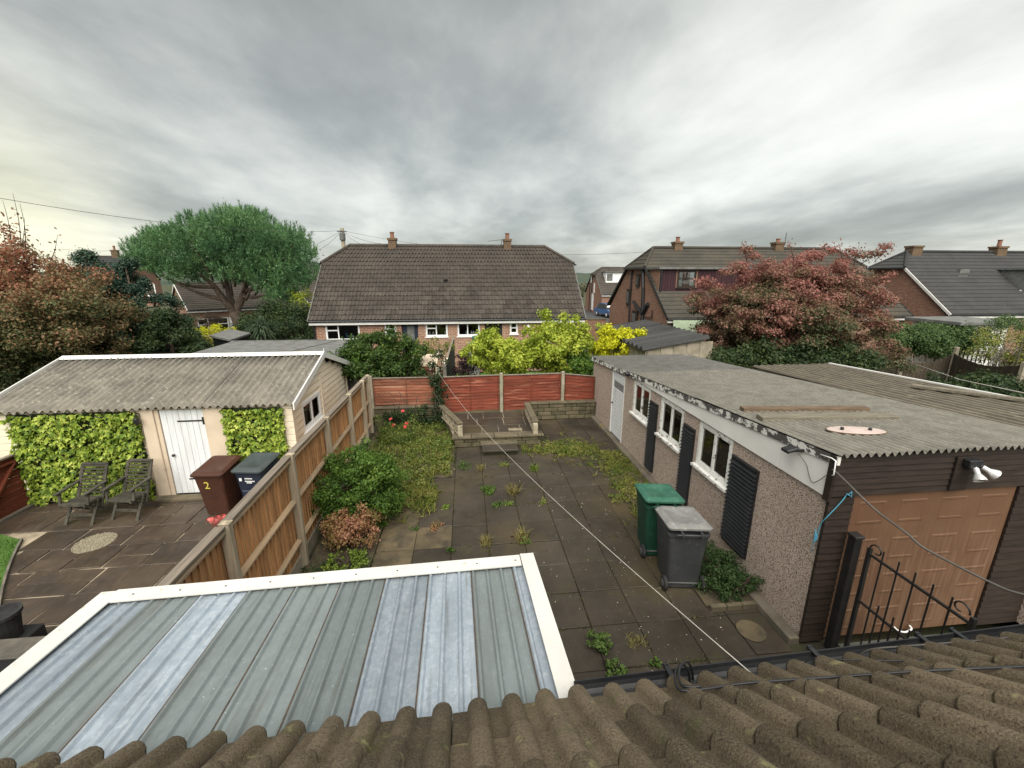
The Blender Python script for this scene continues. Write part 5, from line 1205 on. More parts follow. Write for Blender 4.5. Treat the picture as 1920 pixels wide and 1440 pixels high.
# ------------------------------------------------------------------ bungalows
def house(name, label, loc, rotz, W, D, ze, zr, zb, hipL, hipR, brick, tile, single=0, holes=(), gauge=.30, verge='white', wallz=0., ridge='rtile', hl=True, hr=True, simple=False):
    """local frame: x along the front eaves 0..W, y away from the viewer 0..D, z from the ground"""
    h = thing(name, label, 'house', loc, rotz); yr = D / 2; k = (zr - ze) / yr; ov = .22
    B = lambda mb, nm, mt, par=h, **kw: mb.build(nm, m[mt], par, local=True, **kw)
    mb = MB(); holed(mb, 1, ov, ov + .25, .25, W - .25, wallz, ze - .10, holes); B(mb, 'front_wall', brick)
    yb = (zb - ze) / k
    def gable(x0, x1, hipped):
        top = [(yb, zb - .05), (D - yb, zb - .05)] if hipped else [(yr, zr - .05)]
        return MB().prism([(ov, wallz), (D - ov, wallz), (D - ov, ze - .10)] + [(p[0], p[1]) for p in top[::-1]] + [(ov, ze - .10)], 0, x0, x1)
    B(gable(.10, .25, hl), 'gable_wall', brick); B(gable(W - .25, W - .10, hr), 'gable_wall', brick); B(MB().box(.25, W - .25, D - ov - .25, D - ov, wallz, ze - .1), 'rear_wall', brick)
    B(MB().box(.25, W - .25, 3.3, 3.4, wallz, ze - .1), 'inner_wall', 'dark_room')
    def xl(z): return 0 if (z <= zb or not hl) else (z - zb) / (zr - zb) * hipL
    def xr(z): return W if (z <= zb or not hr) else W - (z - zb) / (zr - zb) * hipR
    SLl = math.hypot(yr, zr - ze); n = round(SLl / gauge); ang = math.atan2(zr - ze, yr); cs, sn = math.cos(ang), math.sin(ang)
    # front slope
    tw = .332; pr = [(0, .038), (.05, .038), (.068, .004), (.172, .004), (.19, .032), (.225, .032), (.243, .004), (.322, .004)]
    def tile_geo():
        V = []; F = []; q = len(pr)
        for (s, up) in ((0, .036), (gauge + .05, 0.0)): V += [(p[0], s, p[1] + up) for p in pr]
        V += [(p[0], 0, -.012) for p in pr]
        for i in range(q - 1): F += [(i, i + 1, q + i + 1, q + i), (2 * q + i, 2 * q + i + 1, i + 1, i)]
        return V, F
    tv, tf = tile_geo()
    tme = MB().add(tv, tf).mesh('tile', m[tile]) if single else None
    rest = MB(); g = SLl / n
    for c in range(n):
        z0 = ze + c * g * sn; z1 = ze + (c + 1) * g * sn; y0 = c * g * cs
        a, b = xl((z0 + z1) / 2), xr((z0 + z1) / 2)
        if simple:
            for side in (1, -1):
                yy = lambda s: (s * cs) if side > 0 else D - s * cs
                s0, s1 = c * g, (c + 1) * g + .04
                rest.add([(xl(z0), yy(s0), ze + s0 * sn + .055), (xr(z0), yy(s0), ze + s0 * sn + .055), (xr(z1), yy(s1), ze + s1 * sn + .004), (xl(z1), yy(s1), ze + s1 * sn + .004), (xl(z0), yy(s0), ze + s0 * sn - .01), (xr(z0), yy(s0), ze + s0 * sn - .01)], [(0, 1, 2, 3), (4, 5, 1, 0)])
            continue
        x = a - (tw / 2 if c % 2 else 0); 
        while x < b - .05:
            if x + tw > a + .06:
                M = Matrix.Translation((max(x, a), y0, z0)) @ Matrix.Rotation(ang, 4, 'X'); fx = (min(x + tw, b) - max(x, a)) / tw
                if c < single: 
                    o = bpy.data.objects.new('tile', tme); COL.objects.link(o); o.parent = h; o.location = (max(x, a), y0, z0 + random.uniform(-.003, .003)); o.rotation_euler = (ang + random.uniform(-.008, .008), random.uniform(-.006, .006), 0); o.scale = (fx, 1, 1); OFF[o.name] = OFF[h.name]
                else:
                    q = random.uniform(-.004, .004); rest.add([(p[0] * fx, p[1], p[2] + q) for p in tv], tf, M=M)
            x += tw
    ro_ = rest.build('roof_tiles', m[tile], h, local=True, fix=False)
    if not simple: tag(ro_, kind='stuff')
    # decking below the tiles, rear slope, hip ends
    dk = MB(); e = -.012
    dk.add([(0, 0, ze + e), (W, 0, ze + e), (xr(zb), yb, zb + e), (xr(zr), yr, zr + e), (xl(zr), yr, zr + e), (xl(zb), yb, zb + e)], [(0, 1, 2, 3, 4, 5)])
    dk.add([(0, D, ze + e), (W, D, ze + e), (xr(zb), D - yb, zb + e), (xr(zr), yr, zr + e), (xl(zr), yr, zr + e), (xl(zb), D - yb, zb + e)], [(5, 4, 3, 2, 1, 0)])
    B(dk, 'roof_deck', tile, fix=False)
    for (hip, x0, x1, nm) in ((hl, 0, hipL, 'L'), (hr, W, W - hipR, 'R')):
        if not hip: continue
        hp = MB(); nn = 5; out = -.10 if nm == 'L' else .10
        for c in range(nn):
            t0, t1 = c / nn, (c + 1) / nn; P = lambda t, y: (x0 + out * (1 - t) + (x1 - x0) * t, yb + (yr - yb) * t if y == 0 else D - yb - (yr - yb) * t, zb + (zr - zb) * t)
            a_, b_, c_, d_ = [Vector(v) for v in (P(t0, 0), P(t0, 1), P(t1, 1), P(t1, 0))]; u = Vector((0, 0, .045))
            hp.add([a_ + u, b_ + u, c_ + u * .2, d_ + u * .2, a_ - u * .3, b_ - u * .3], [(0, 1, 2, 3), (4, 5, 1, 0)])
        B(hp, 'hip_tiles', tile, fix=False)
        B(MB().bar((x0 + out * 1.3, yb - .05, zb - .02), (x0 + out * 1.3, D - yb + .05, zb - .02), .09, .07), 'hip_gutter', 'black')
        for yy in (yb, D - yb): B(MB().tube([(x0 + out * .5, yy, zb + .05), (x1, yr, zr + .06)], .075, 8), 'hip_ridge', ridge)
    B(MB().tube([(xl(zr) - (0 if hl else .05), yr, zr + .04), (xr(zr) + (0 if hr else .05), yr, zr + .04)], .09, 8), 'ridge', ridge)
    # eaves
    B(MB().box(.0, W, .02, .085, ze - .21, ze - .105), 'fascia_board', 'white'); B(MB().box(.0, W, .085, ov, ze - .125, ze - .105), 'soffit', 'white')
    gt = B(MB().tube([(-.02, .0, ze - .045), (W + .02, .0, ze - .045)], .052, 8), 'gutter', 'black')
    for (x, hip) in ((-.03, hl), (W + .03, hr)):
        zt, yt = (zb, yb) if hip else (zr, yr)
        for s in (0, 1):
            f_ = (lambda y: y) if not s else (lambda y: D - y)
            B(MB().bar((x, f_(-.02), ze - .03), (x, f_(yt), zt - .03), .12 if verge != 'felt' else .05, .04, up=(1, 0, 0)), 'verge_board', verge)
    return h
def lwin(h, x0, x1, z0, z1, lights, frame='upvc', name='window'):
    return window(h, 1, .22 + .03, x0, x1, z0, z1, lights, -1, frame, 'glass', .055, .06, True, name, True)
def chimney(h, x, y, z0, z1, w=.55, d=.45, pots=1, ph=.42):
    c = MB().box(x - w / 2, x + w / 2, y - d / 2, y + d / 2, z0, z1); c.box(x - w / 2 - .04, x + w / 2 + .04, y - d / 2 - .04, y + d / 2 + .04, z1, z1 + .10); o = c.build('chimney', m['chimney'], h, local=True)
    for k in range(pots): MB().lathe([(.12, 0), (.10, .08), (.095, ph - .06), (.125, ph - .03), (.12, ph), (.08, ph), (.08, .02)], 12, (x + (k - (pots - 1) / 2) * .26, y, z1 + .10)).build('chimney_pot', m['pot'], o, local=True, smooth='auto')
    return o
# the pair of bungalows straight behind
HY = 19.50; HX = -6.94; HG = -.15
def rear():
    W, D = 12.49, 7.4; ze, zr, zb = 2.40 - HG, 5.77 - HG, 4.88 - HG
    q = lambda px, py: A(px, py, HY + .22)
    def hole(px0, py0, px1, py1): a, b = q(px0, py0), q(px1, py1); return (a.x - HX, b.x - HX, b.z - HG, min(a.z - HG, ze - .18))
    hw = [hole(608, 604, 676, 638), hole(720, 603, 744, 632), hole(797, 602, 840, 631), hole(857, 602, 900, 630), hole(956, 602, 971, 626)]
    dr = [hole(752, 602, 785, 640), hole(909, 602, 942, 646)]
    dr = [(d[0], d[1], .12, d[3]) for d in dr]
    extra = (hole(1030, 604, 1062, 640))
    h = house('bungalow', 'brick semi-detached bungalow with brown tiled half-hip roof straight behind the garden', (HX, HY, HG), 0, W, D, ze, zr, zb, 1.17, 1.35, 'brick', 'rtile', single=7, holes=hw + dr + [extra], verge='felt')
    T = [(0, .36, 0, .62), (0, .36, .62, 1), (.36, 1, 0, 1)]
    lwin(h, *hw[0], T); lwin(h, *hw[1], [(0, 1, 0, .6), (0, 1, .6, 1)]); lwin(h, *hw[2], [(0, .48, 0, .62), (0, .48, .62, 1), (.48, 1, 0, 1)]); lwin(h, *hw[3], [(0, .45, 0, 1), (.45, 1, 0, 1)]); lwin(h, *hw[4], [(0, 1, 0, .5), (0, 1, .5, 1)]); lwin(h, *extra, T)
    for i, d in enumerate(dr):
        o = MB().box(d[0], d[1], .30, .36, d[2], d[3]).build('door', m['bin_blue'] if i == 0 else m['black'], h, local=True)
        x0, x1 = d[0] + .24, d[1] - .18
        MB().box(x0, x1, .285, .298, d[2] + .95, d[3] - .10).build('door_pane', m['felt'] if i == 0 else m['glass'], o, local=True)
        MB().box(x0 - .05, x1 + .05, .26, .285, d[3] - .10, d[3] - .06).build('door_bar', m['black'], o, local=True)
    for x in (A(735, 440, HY + 3.7).x - HX, A(951, 440, HY + 3.7).x - HX): chimney(h, x, 3.7, zr - .3, zr + .30, .38, .40, 1, .30)
    # roof vents, flue, downpipes, small lamps
    for (px, py, yy) in ((836, 532, 1.75), (968, 565, 1.05)):
        p = A(px, py, HY + yy); z = p.z - HG; x = p.x - HX
        v = MB().tube([(x, yy, z - .25), (x, yy, z + .15)], .05, 10); v.lathe([(.10, 0), (.11, .05), (.02, .09)], 10, (x, yy, z + .15)); vo = v.build('roof_vent', m['black'], h, local=True)
        MB().bar((x - .25, yy - .30, z - .48), (x + .25, yy - .30, z - .48), .20, .012, ch=.002).build('flashing', m['felt'] if px < 900 else m['white'], vo, local=True)
    for px in (589, 648, 718): 
        p = q(px, 606); x = p.x - HX
        if px == 589: MB().tube([(x, .15, 0.0), (x, .15, ze - .1)], .045, 8).build('downpipe', m['black'], h, local=True)
        else: MB().box(x - .06, x + .06, .17, .22, p.z - HG - .12, p.z - HG + .02).build('vent_cover', m['terracotta'], h, local=True)
    l = q(990, 610); MB().lathe([(.10, 0), (.06, .08), (.02, .12)], 10, (l.x - HX, .12, l.z - HG - .08)).build('porch_lamp', m['upvc'], h, local=True)
    # things on the sills and behind the panes
    it = MB().lathe([(.05, 0), (.05, .22), (.02, .28), (.02, .32)], 10, (q(648, 630).x - HX, .42, hw[0][2] + .06)).build('blue_bottle', m['car_blue'], h, local=True)
    for px in (656, 660, 805, 812, 835, 875, 884, 888, 893):
        p = q(px, 628); MB().lathe([(.035, 0), (.05, .08), (.03, .14), (.035, .16)], 8, (p.x - HX, .40, (hw[0] if px < 700 else hw[2] if px < 850 else hw[3])[2] + .06)).build('sill_ornament', m['upvc'], h, local=True)
    return h
rear()
# bungalow on the right with the purple dormer
def right_house():
    X, Y, G = 9.45, 19.1, -.15; W, D = 12.8, 8.9; ze, zr, zb = 2.36 - G, 5.78 - G, 4.72 - G
    h = house('bungalow', 'brick bungalow with purple-clad dormer and mossy roof right of the middle', (X, Y, G), 0, W, D, ze, zr, zb, .95, .95, 'brick2', 'rtile2', single=0, holes=[], verge='black', ridge='rtile2', simple=True)
    B = lambda mb, nm, mt, par=h, **k: mb.build(nm, m[mt], par, local=True, **k)
    # dormer: brick cheek, purple boards, window
    y0, y1 = 1.55, 3.9; z0, z1 = 3.42 - G, 4.63 - G; x0, x1 = .12, 6.8
    d = B(MB().box(x0, x1, y0 + .02, y1, z0 - .25, z1), 'dormer', 'brick2')
    w0, w1, v0, v1 = 1.05, 2.02, z0 + .32, z1 - .05
    k = x0 + .015
    while k < x1 - .02:
        for (a, b) in (((z0, v0), (v1, z1)) if (k + .14 > w0 and k < w1) else ((z0, z1),)):
            if b - a > .06: B(MB().box(k + .006, k + .135, y0 - .02, y0 + .015, a, b), 'cladding_board', 'purple', d)
        k += .141
    window(d, 1, y0 - .02, w0, w1, v0, v1, [(0, .5, .52, 1), (.5, 1, .52, 1), (0, 1, 0, .52)], -1, 'cladding', 'glass', .06, .07, True, 'window', True)
    B(MB().box(w0 + .06, w0 + .26, y0 + .017, y0 + .0195, v0 + .05, v1 - .05), 'curtain', 'upvc', d); B(MB().box(w1 - .3, w1 - .06, y0 + .017, y0 + .0195, v0 + .05, v1 - .05), 'curtain', 'upvc', d)
    B(MB().box(x0 - .12, x1 + .1, y0 - .18, y1, z1 + .002, z1 + .10), 'dormer_roof', 'felt', d); B(MB().box(x0 + .05, x1, y0 - .10, y0 - .025, z0 - .10, z0 - .004), 'sill_board', 'pinkish', d)
    B(MB().tube([(x0 + .06, y0 - .06, z0 - .2), (x0 + .06, y0 - .06, z1)], .045, 8), 'downpipe', 'black', d)
    # gable side: dark window slots, side door, soil pipe with branches, downpipe
    def gp(px, py): 
        # on the gable plane
        dd = _f + _r * ((px - 960) / FPX) - _u * ((py - 720) / FPX); p = Vector((0, 0, CAMH)) + dd * ((X + .05) / dd.x); return p.y - Y, p.z - G
    for (a, b, c, e) in ((1192, 514, 1200, 538), (1174, 542, 1183, 572), (1184, 584, 1196, 606)):
        (ya, za), (yb_, zb_) = gp(a, e), gp(c, b)
        o = B(MB().box(.02, .098, min(ya, yb_), max(ya, yb_), za, zb_), 'gable_window' if b < 580 else 'side_door', 'cladding'); B(MB().box(.005, .019, min(ya, yb_) + .25, max(ya, yb_) - .1, za + .15, zb_ - .15), 'pane', 'felt', o)
    def pipe(P, r=.06): B(MB().tube([(.02, gp(*p)[0], gp(*p)[1]) for p in P], r, 8), 'pipe', 'black')
    pipe([(1206, 506), (1207, 540), (1205, 600), (1204, 612)], .10); pipe([(1205, 588), (1189, 566)], .09); pipe([(1206, 588), (1216, 570)], .11); pipe([(1186, 507), (1182, 560), (1180, 605)], .05); pipe([(1224, 582), (1223, 596), (1208, 595)], .03)
    chimney(h, A(1270, 460, Y + 4.45).x - X, 4.45, zr - .2, zr + .26, .46, .45, 1, .26); c2 = chimney(h, A(1457, 465, Y + 4.45).x - X, 4.45, zr - .2, zr + .28, .5, .45, 1, .2)
    B(MB().tube([(A(1270, 460, Y + 4.45).x - X + 6.4, 4.4, zr + .2), (A(1270, 460, Y + 4.45).x - X + 6.4, 4.4, zr + .9)], .02, 6), 'aerial', 'wheel')
right_house()
def far_right():
    X, Y, G = 24.3, 19.0, -.15; W, D = 12.6, 7.8; ze, zr, zb = 2.42 - G, 5.62 - G, 4.72 - G
    h = house('bungalow', 'brick bungalow with dark tiled roof and white verge at the far right', (X, Y, G), 0, W, D, ze, zr, zb, 1.1, 1.1, 'brick2', 'rtile3', verge='white', ridge='rtile3', simple=True)
    B = lambda mb, nm, mt, par=h, **k: mb.build(nm, m[mt], par, local=True, **k)
    for px in (1714, 1872): chimney(h, A(px, 465, Y + 3.9).x - X, 3.9, zr - .2, zr + .26, .62, .5, 1 if px > 1800 else 0, .38)
    a = (zr - ze) / 3.9
    # flat dormer side at the right edge with white trim
    x0 = A(1862, 508, Y + 2.8).x - X; d = B(MB().box(x0 + .1, W - .8, 1.0, 3.7, ze + .3, 4.62 - G), 'dormer', 'felt'); B(MB().box(x0, W - .7, .9, 3.7, 4.625 - G, 4.73 - G), 'dormer_roof', 'felt', d); B(MB().bar((x0 + .05, .95, 3.2 - G), (x0 + .05, 2.9, 4.65 - G), .08, .10, up=(1, 0, 0)), 'trim', 'white', d); B(MB().box(x0 + .3, W - 1, .86, .9, 4.64 - G, 4.72 - G), 'trim', 'white', d)
    for (px, py, yy) in ((1795, 520, 2.5), (1800, 508, 2.7)):
        p = A(px, py, Y + yy); B(MB().box(p.x - X - .3, p.x - X + .3, yy - .25, yy, p.z - G - .12, p.z - G + .1), 'roof_vent', 'felt')
    B(MB().tube([(.1, .1, 0), (.1, .1, ze)], .05, 8), 'downpipe', 'white')
    # front porch windows band
    lwin(h, .4, 2.2, 1.2, ze - .2, [(0, .5, 0, 1), (.5, 1, 0, 1)])
far_right()
e = thing('white_outhouse', 'white rendered outhouse with grey felt roof in front of the far right house', 'outhouse', (18.8, 15.5, 0))
p0, p1 = A(1800, 604, 16.4), A(1850, 605, 16.4)
box('wall', p0.x, p1.x + 1.2, 16.4, 18.4, -.3, p0.z - .14, m['white'], e, .01); box('roof', p0.x - .25, p1.x + 1.4, 16.15, 18.6, p0.z - .135, p0.z + .03, m['felt'], e, .02)

# house with windows behind the pine, and others beyond on lower ground
def left_house():
    p = A(352, 582, 35); h = house('bungalow', 'small brick bungalow with white windows seen under the pine tree', (p.x, 35, -1.1), R(40), 9, 7.4, p.z + 1.1, p.z + 1.1 + 1.9, p.z + 3.3, 1, 1, 'brick2', 'rtile', simple=True, hl=False, hr=False, holes=[(.5, 2.6, .75, 2.15), (3.0, 4.0, .2, 2.2), (4.4, 6.2, .2, 2.1)])
    lwin(h, .5, 2.6, .75, 2.15, [(0, .33, 0, .65), (0, .33, .65, 1), (.33, .67, 0, 1), (.67, 1, 0, .65), (.67, 1, .65, 1)]); lwin(h, 4.4, 6.2, .2, 2.1, [(0, .3, 0, .7), (0, .3, .7, 1), (.3, 1, 0, 1)]); MB().box(3.0, 4.0, .3, .35, .2, 2.2).build('door', m['upvc'], h, local=True)
    for q in (2.65, 4.05): MB().box(q, q + .3, .19, .215, .1, 2.15).build('white_panel', m['upvc'], h, local=True)
left_house()
def simple_house(label, px, py, Y, rot, W=10, D=7, rise=2.4, brick='brick2', tile='rtile', chim=None):
    p = A(px, py, Y); h = house('bungalow', label, (p.x, Y, p.z - 2.5), R(rot), W, D, 2.5, 2.5 + rise, 2.5 + rise * .75, 1, 1, brick, tile, simple=True, hl=False, hr=False, gauge=.4, holes=[(1, 2.4, 1, 2.2), (5, 6.4, 1, 2.2)])
    lwin(h, 1, 2.4, 1, 2.2, [(0, .5, 0, 1), (.5, 1, 0, 1)]); lwin(h, 5, 6.4, 1, 2.2, [(0, .5, 0, 1), (.5, 1, 0, 1)])
    if chim: chimney(h, W * chim, D / 2, 2.4 + rise, 3.1 + rise)
    return h
simple_house('low house with brown roof and white gutter between pine trunk and rear bungalow', 527, 565, 44, 18, 8, 7, 2.0)
simple_house('house with brick gable and white verge just left of the rear bungalow roof', 593, 548, 54, 28, 9, 8, 2.3)
simple_house('distant house with dark roof behind the autumn tree at the left', 135, 527, 46, 12, 4.2, 8, 2.4, 'brick2', 'rtile3', .5)
def small_behind():
    p = A(1100, 560, 39); g = p.z - 1.9; X = A(1128, 560, 36).x
    h = house('bungalow', 'small brick bungalow with white dormer window in the gap beyond', (15.7, 48.6, -.2), 0, 9, 7.4, 2.35, 5.4, 4.6, 1, 1, 'brick2', 'rtile', simple=True, verge='felt')
    B = lambda mb, nm, mt, par=h, **k: mb.build(nm, m[mt], par, local=True, **k)
    d = B(MB().box(.9, 5, 1.6, 3.4, 3.4, 4.85), 'dormer', 'upvc'); B(MB().box(1.0, 1.7, 1.56, 1.6, 3.9, 4.7), 'pane', 'felt', d); B(MB().box(.8, 5.2, 1.4, 3.5, 4.853, 4.95), 'dormer_roof', 'felt', d)
    for (y, z0, z1, w) in ((4.5, 3.6, 4.6, .4), (3.2, 2.4, 3.6, .35), (3.6, .3, 2.3, .7)):
        o = B(MB().box(.03, .098, y, y + w, z0, z1), 'gable_window' if z0 > 1 else 'side_door', 'upvc')
    B(MB().tube([(.03, 4.3, 0), (.03, 4.3, 4.8)], .05, 8), 'downpipe', 'black'); B(MB().tube([(.03, 5.2, 0), (.03, 5.2, 3.6)], .05, 8), 'downpipe', 'black')
small_behind()
# low brick wall and parked car in the gap
wl = thing('brick_wall', 'low red brick wall across the gap between the bungalows', 'wall', (8, 26, -.3)); a, b = A(1094, 600, 27), A(1137, 600, 27)
box('wall', a.x, b.x, 27, 27.22, -.3, a.z, m['brick2'], wl, .004); box('wall_coping', a.x - .03, b.x + .03, 26.97, 27.25, a.z + .002, a.z + .06, m['coping'], wl, .008)
def car():
    p = AZ(1135, 597, -.19); c = thing('parked_car', 'blue car parked in the gap beside the brick bungalow', 'car', (p.x + .95, p.y + 2, -.19), R(8)); P = lambda mb, nm, mt, par=c, **k: mb.build(nm, m[mt], par, local=True, **k)
    side = [(-1.95, .35), (-1.98, .62), (-1.75, .78), (-1.0, .86), (1.55, .90), (1.9, .82), (1.98, .5), (1.92, .33)]
    body = MB(); body.loft([[(p_[1] * 0 + x, p_[0], p_[1]) for p_ in side] for x in (-.80, -.76, .76, .80)]) if False else body.prism(side, 0, -.82, .82); bo = P(body, 'body', 'car_blue')
    cab = MB().loft([[(-.76, -1.0, .87), (.76, -1.0, .87), (.76, 1.5, .90), (-.76, 1.5, .90)], [(-.60, -.35, 1.42), (.60, -.35, 1.42), (.60, 1.15, 1.42), (-.60, 1.15, 1.42)]]); co = P(cab, 'cabin', 'black'); P(MB().box(-.60, .60, -.38, 1.17, 1.42, 1.47, ch=.02), 'roof', 'car_blue')
    P(MB().add([(-.55, -.95, .90), (.55, -.95, .90), (.5, -.42, 1.38), (-.5, -.42, 1.38)], [(0, 1, 2, 3)]), 'windscreen', 'upvc', co)
    for sx in (-1, 1):
        for y in (-1.25, 1.2):
            w = P(MB().lathe([(.0, -.09), (.27, -.09), (.31, -.06), (.31, .06), (.27, .09), (.0, .09)], 18, M=Matrix.Translation((sx * .76, y, .31)) @ Matrix.Rotation(R(90), 4, 'Y')), 'wheel', 'rubber'); P(MB().lathe([(.0, .0), (.18, .0), (.15, .02), (.02, .03)], 14, M=Matrix.Translation((sx * .85, y, .31)) @ Matrix.Rotation(sx * R(90), 4, 'Y')), 'rim', 'chrome', w)
        P(MB().box(sx * .62 - .14, sx * .62 + .14, -1.99, -1.93, .58, .70), 'headlight', 'chrome'); P(MB().box(sx * .66 - .1, sx * .66 + .1, 1.93, 1.99, .62, .76), 'tail_light', 'flower_red')
car()
# ------------------------------------------------------------------ outbuildings
def flat_garage():
    g = thing('flat_roof_garage', 'flat felt-roofed garage behind the cream shed', 'garage', (-6, 15, 0)); a = AZ(365, 665, 2.0)
    V = [(-8.45, 13.35), (-3.50, 13.25), (-4.02, 16.0), (-8.45, 16.1)]
    MB().prism(V, 2, 1.93, 2.02).build('roof', m['felt'], g)
    MB().prism([(-8.3, 13.5), (-3.65, 13.42), (-4.15, 15.85), (-8.3, 15.95)], 2, -.3, 1.928).build('wall', m['asbestos3'], g)
    MB().bar((-5.65, 13.4, 2.023), (-4.75, 15.9, 2.023), .05, .006).build('felt_lap', m['black'], g)
    MB().prism([(-8.5, 16.1), (-3.98, 16.0), (-3.98, 16.06), (-8.5, 16.16)], 2, 1.98, 2.05).build('edge_trim', m['felt'], g)
flat_garage()
s = thing('felt_roof_shed', 'small dark shed with pale felt roof left of the flat garage', 'shed', (-10, 19, 0)); q = [AZ(px, py, 1.95) for px, py in ((393, 630), (430, 617), (470, 625), (432, 638))]
MB().prism([(p.x, p.y) for p in q], 2, 1.90, 1.97).build('roof', m['felt'], s); c_ = sum(q, Vector()) / 4
MB().prism([(c_.x + (p.x - c_.x) * .88, c_.y + (p.y - c_.y) * .88) for p in q], 2, -.3, 1.898).build('wall', m['black'], s)
def tile_garage():
    g = thing('ribbed_roof_garage', 'garage with dark ribbed sloping roof left of the red tree', 'garage', (6.5, 15, 0))
    # roof rises to the right and away: slopes down towards the viewer's left
    x0, x1, y0, y1 = 5.65, 7.9, 12.95, 18.2; zf = lambda x, y: 1.98 + (x - x0) * .16
    n = 14; d = (y1 - y0) / n
    for k in range(n):
        a = y0 + k * d
        MB().loft([[(x, a, zf(x, a) + .0), (x, a + d * .3, zf(x, a) + .11), (x, a + d * .55, zf(x, a) + .11), (x, a + d * .95, zf(x, a)), (x, a + d * .5, zf(x, a) - .03)] for x in (x0, x1)]).build('roof_rib', m['rtile3'], g)
    MB().prism([(x0 + .15, -.3), (x1 - .1, -.3), (x1 - .1, zf(x1, 0) - .06), (x0 + .15, zf(x0, 0) - .02)], 1, y0 + .15, y1 - .1).build('wall', m['conc_post'], g)
    for k in range(5): box('wall_panel', x0 + .2 + k * .45, x0 + .2 + k * .45 + .44, y0 + .10, y0 + .148, -.3, zf(x0 + .2 + k * .45, 0) - .08, m['conc_post'], g, .008)
tile_garage()
c_ = thing('carport', 'pale green corrugated carport roof with white edge beside the purple dormer house', 'carport', (10, 17.5, 0)); y = 17.6
a, b = A(1262, 623, y), A(1330, 632, y); a2, b2 = A(1262, 600, y + 1.9), A(1330, 598, y + 1.9)
n = 24; V = []; F = []
for k in range(n + 1): t = k / n; w_ = .02 * (k % 2); p, r_ = a.lerp(b, t), a2.lerp(b2, t); V += [(p.x, p.y, p.z + .12 + w_), (r_.x, r_.y, r_.z + w_ + .1)]
for k in range(n): F.append((2 * k, 2 * k + 2, 2 * k + 3, 2 * k + 1))
MB().add(V, F).build('roof_sheet', m['green_sheet'], c_, fix=False); MB().bar(a + Vector((0, 0, .0)), b, .05, .22, up=(0, 1, 0)).build('fascia_board', m['white'], c_)
for p in (a, b): MB().bar((p.x, p.y + .1, -.3), (p.x, p.y + .1, p.z), .1, .1).build('post', m['white'], c_)
m['dark_fence'] = mat('weathered_dark_board', (.085, .068, .048), (.05, .042, .032), 5, .9, .5, 30, .004, stretch=(5, 5, .5), vary=.25)
m['lf_darkpaint'] = mat('dark_green_paint', (.020, .030, .026), (.03, .04, .034), 4, .7, .2, 30, .003, stretch=(3, 3, .5), vary=.15)
# ------------------------------------------------------------------ fences and bits behind the red panels
d = thing('divider_fence', 'dark green boarded fence dividing the two rear gardens', 'fence', (-.75, 16, 0))
pa, pb = A(834, 690, 13.0), A(851, 623, 18.9)
n = 26
for k in range(n):
    t = k / n; t1 = (k + .97) / n; a, b = pa.lerp(pb, t), pa.lerp(pb, t1); zt = 1.60 + .10 * t
    MB().bar((a.x, a.y, zt / 2 - .1), (b.x, b.y, zt / 2 - .1), .025, zt + .2, up=(0, 0, 1)).build('board', m['black'], d) if False else MB().prism([(a.x - .012, a.y), (a.x + .012, a.y), (b.x + .012, b.y), (b.x - .012, b.y)], 2, -.2, zt).build('board', m['lf_darkpaint'], d)
MB().bar((pa.x, pa.y, 1.62), (pb.x, pb.y, 1.72), .07, .03).build('capping', m['fence_cap'], d); box('end_post', pa.x - .06, pa.x + .05, pa.y - .12, pa.y - .01, -.2, 1.66, m['grey_wood'], d, .006)
g = thing('garden_store', 'small low store with pale roof and red edge behind the ivy post', 'store', (-1.6, 13.8, 0)); a, b = A(782, 690, 13.6), A(818, 690, 13.6)
box('wall', a.x - .8, b.x - .03, 13.62, 14.6, -.2, a.z - .10, m['brick2'], g, .005); box('fascia_board', a.x - .85, b.x, 13.56, 13.60, a.z - .10, a.z + .05, m['red_slat'], g, .004); MB().prism([(13.55, a.z + .055), (14.8, a.z + .20), (14.8, a.z + .23), (13.55, a.z + .085)], 0, a.x - .85, b.x + .02).build('roof', m['pinkish'], g)
box('drain_post', b.x + .0, b.x + .06, 13.5, 13.56, -.2, a.z + .0, m['conc_post'], g, .005)
w = thing('water_butt', 'pale grey box with a green watering can against the rear bungalow wall', 'water butt', (.4, 19.2, 0)); p = A(889, 652, 19.2)
MB().box(p.x - .28, p.x + .22, 19.0, 19.4, -.2, p.z + .25, ch=.03).build('box', m['lid_grey'], w); MB().lathe([(.14, 0), (.15, .25), (.10, .30)], 12, (p.x + .06, 19.2, p.z + .25)).build('can', m['lid_green'], w); MB().tube([(p.x + .15, 19.15, p.z + .35), (p.x + .35, 19.1, p.z + .58)], .02, 6).build('spout', m['lid_green'], w)
# lawn of the rear garden
sheet('rear_lawn', [(-.6, 12.6), (6, 12.6), (6, 19.4), (-.6, 19.4)], -.12, m['lawn'])
sheet('rear_yard', [(-8.5, 12.9), (-.8, 12.9), (-.8, 19.4), (-8.5, 19.4)], -.14, m['joint'])
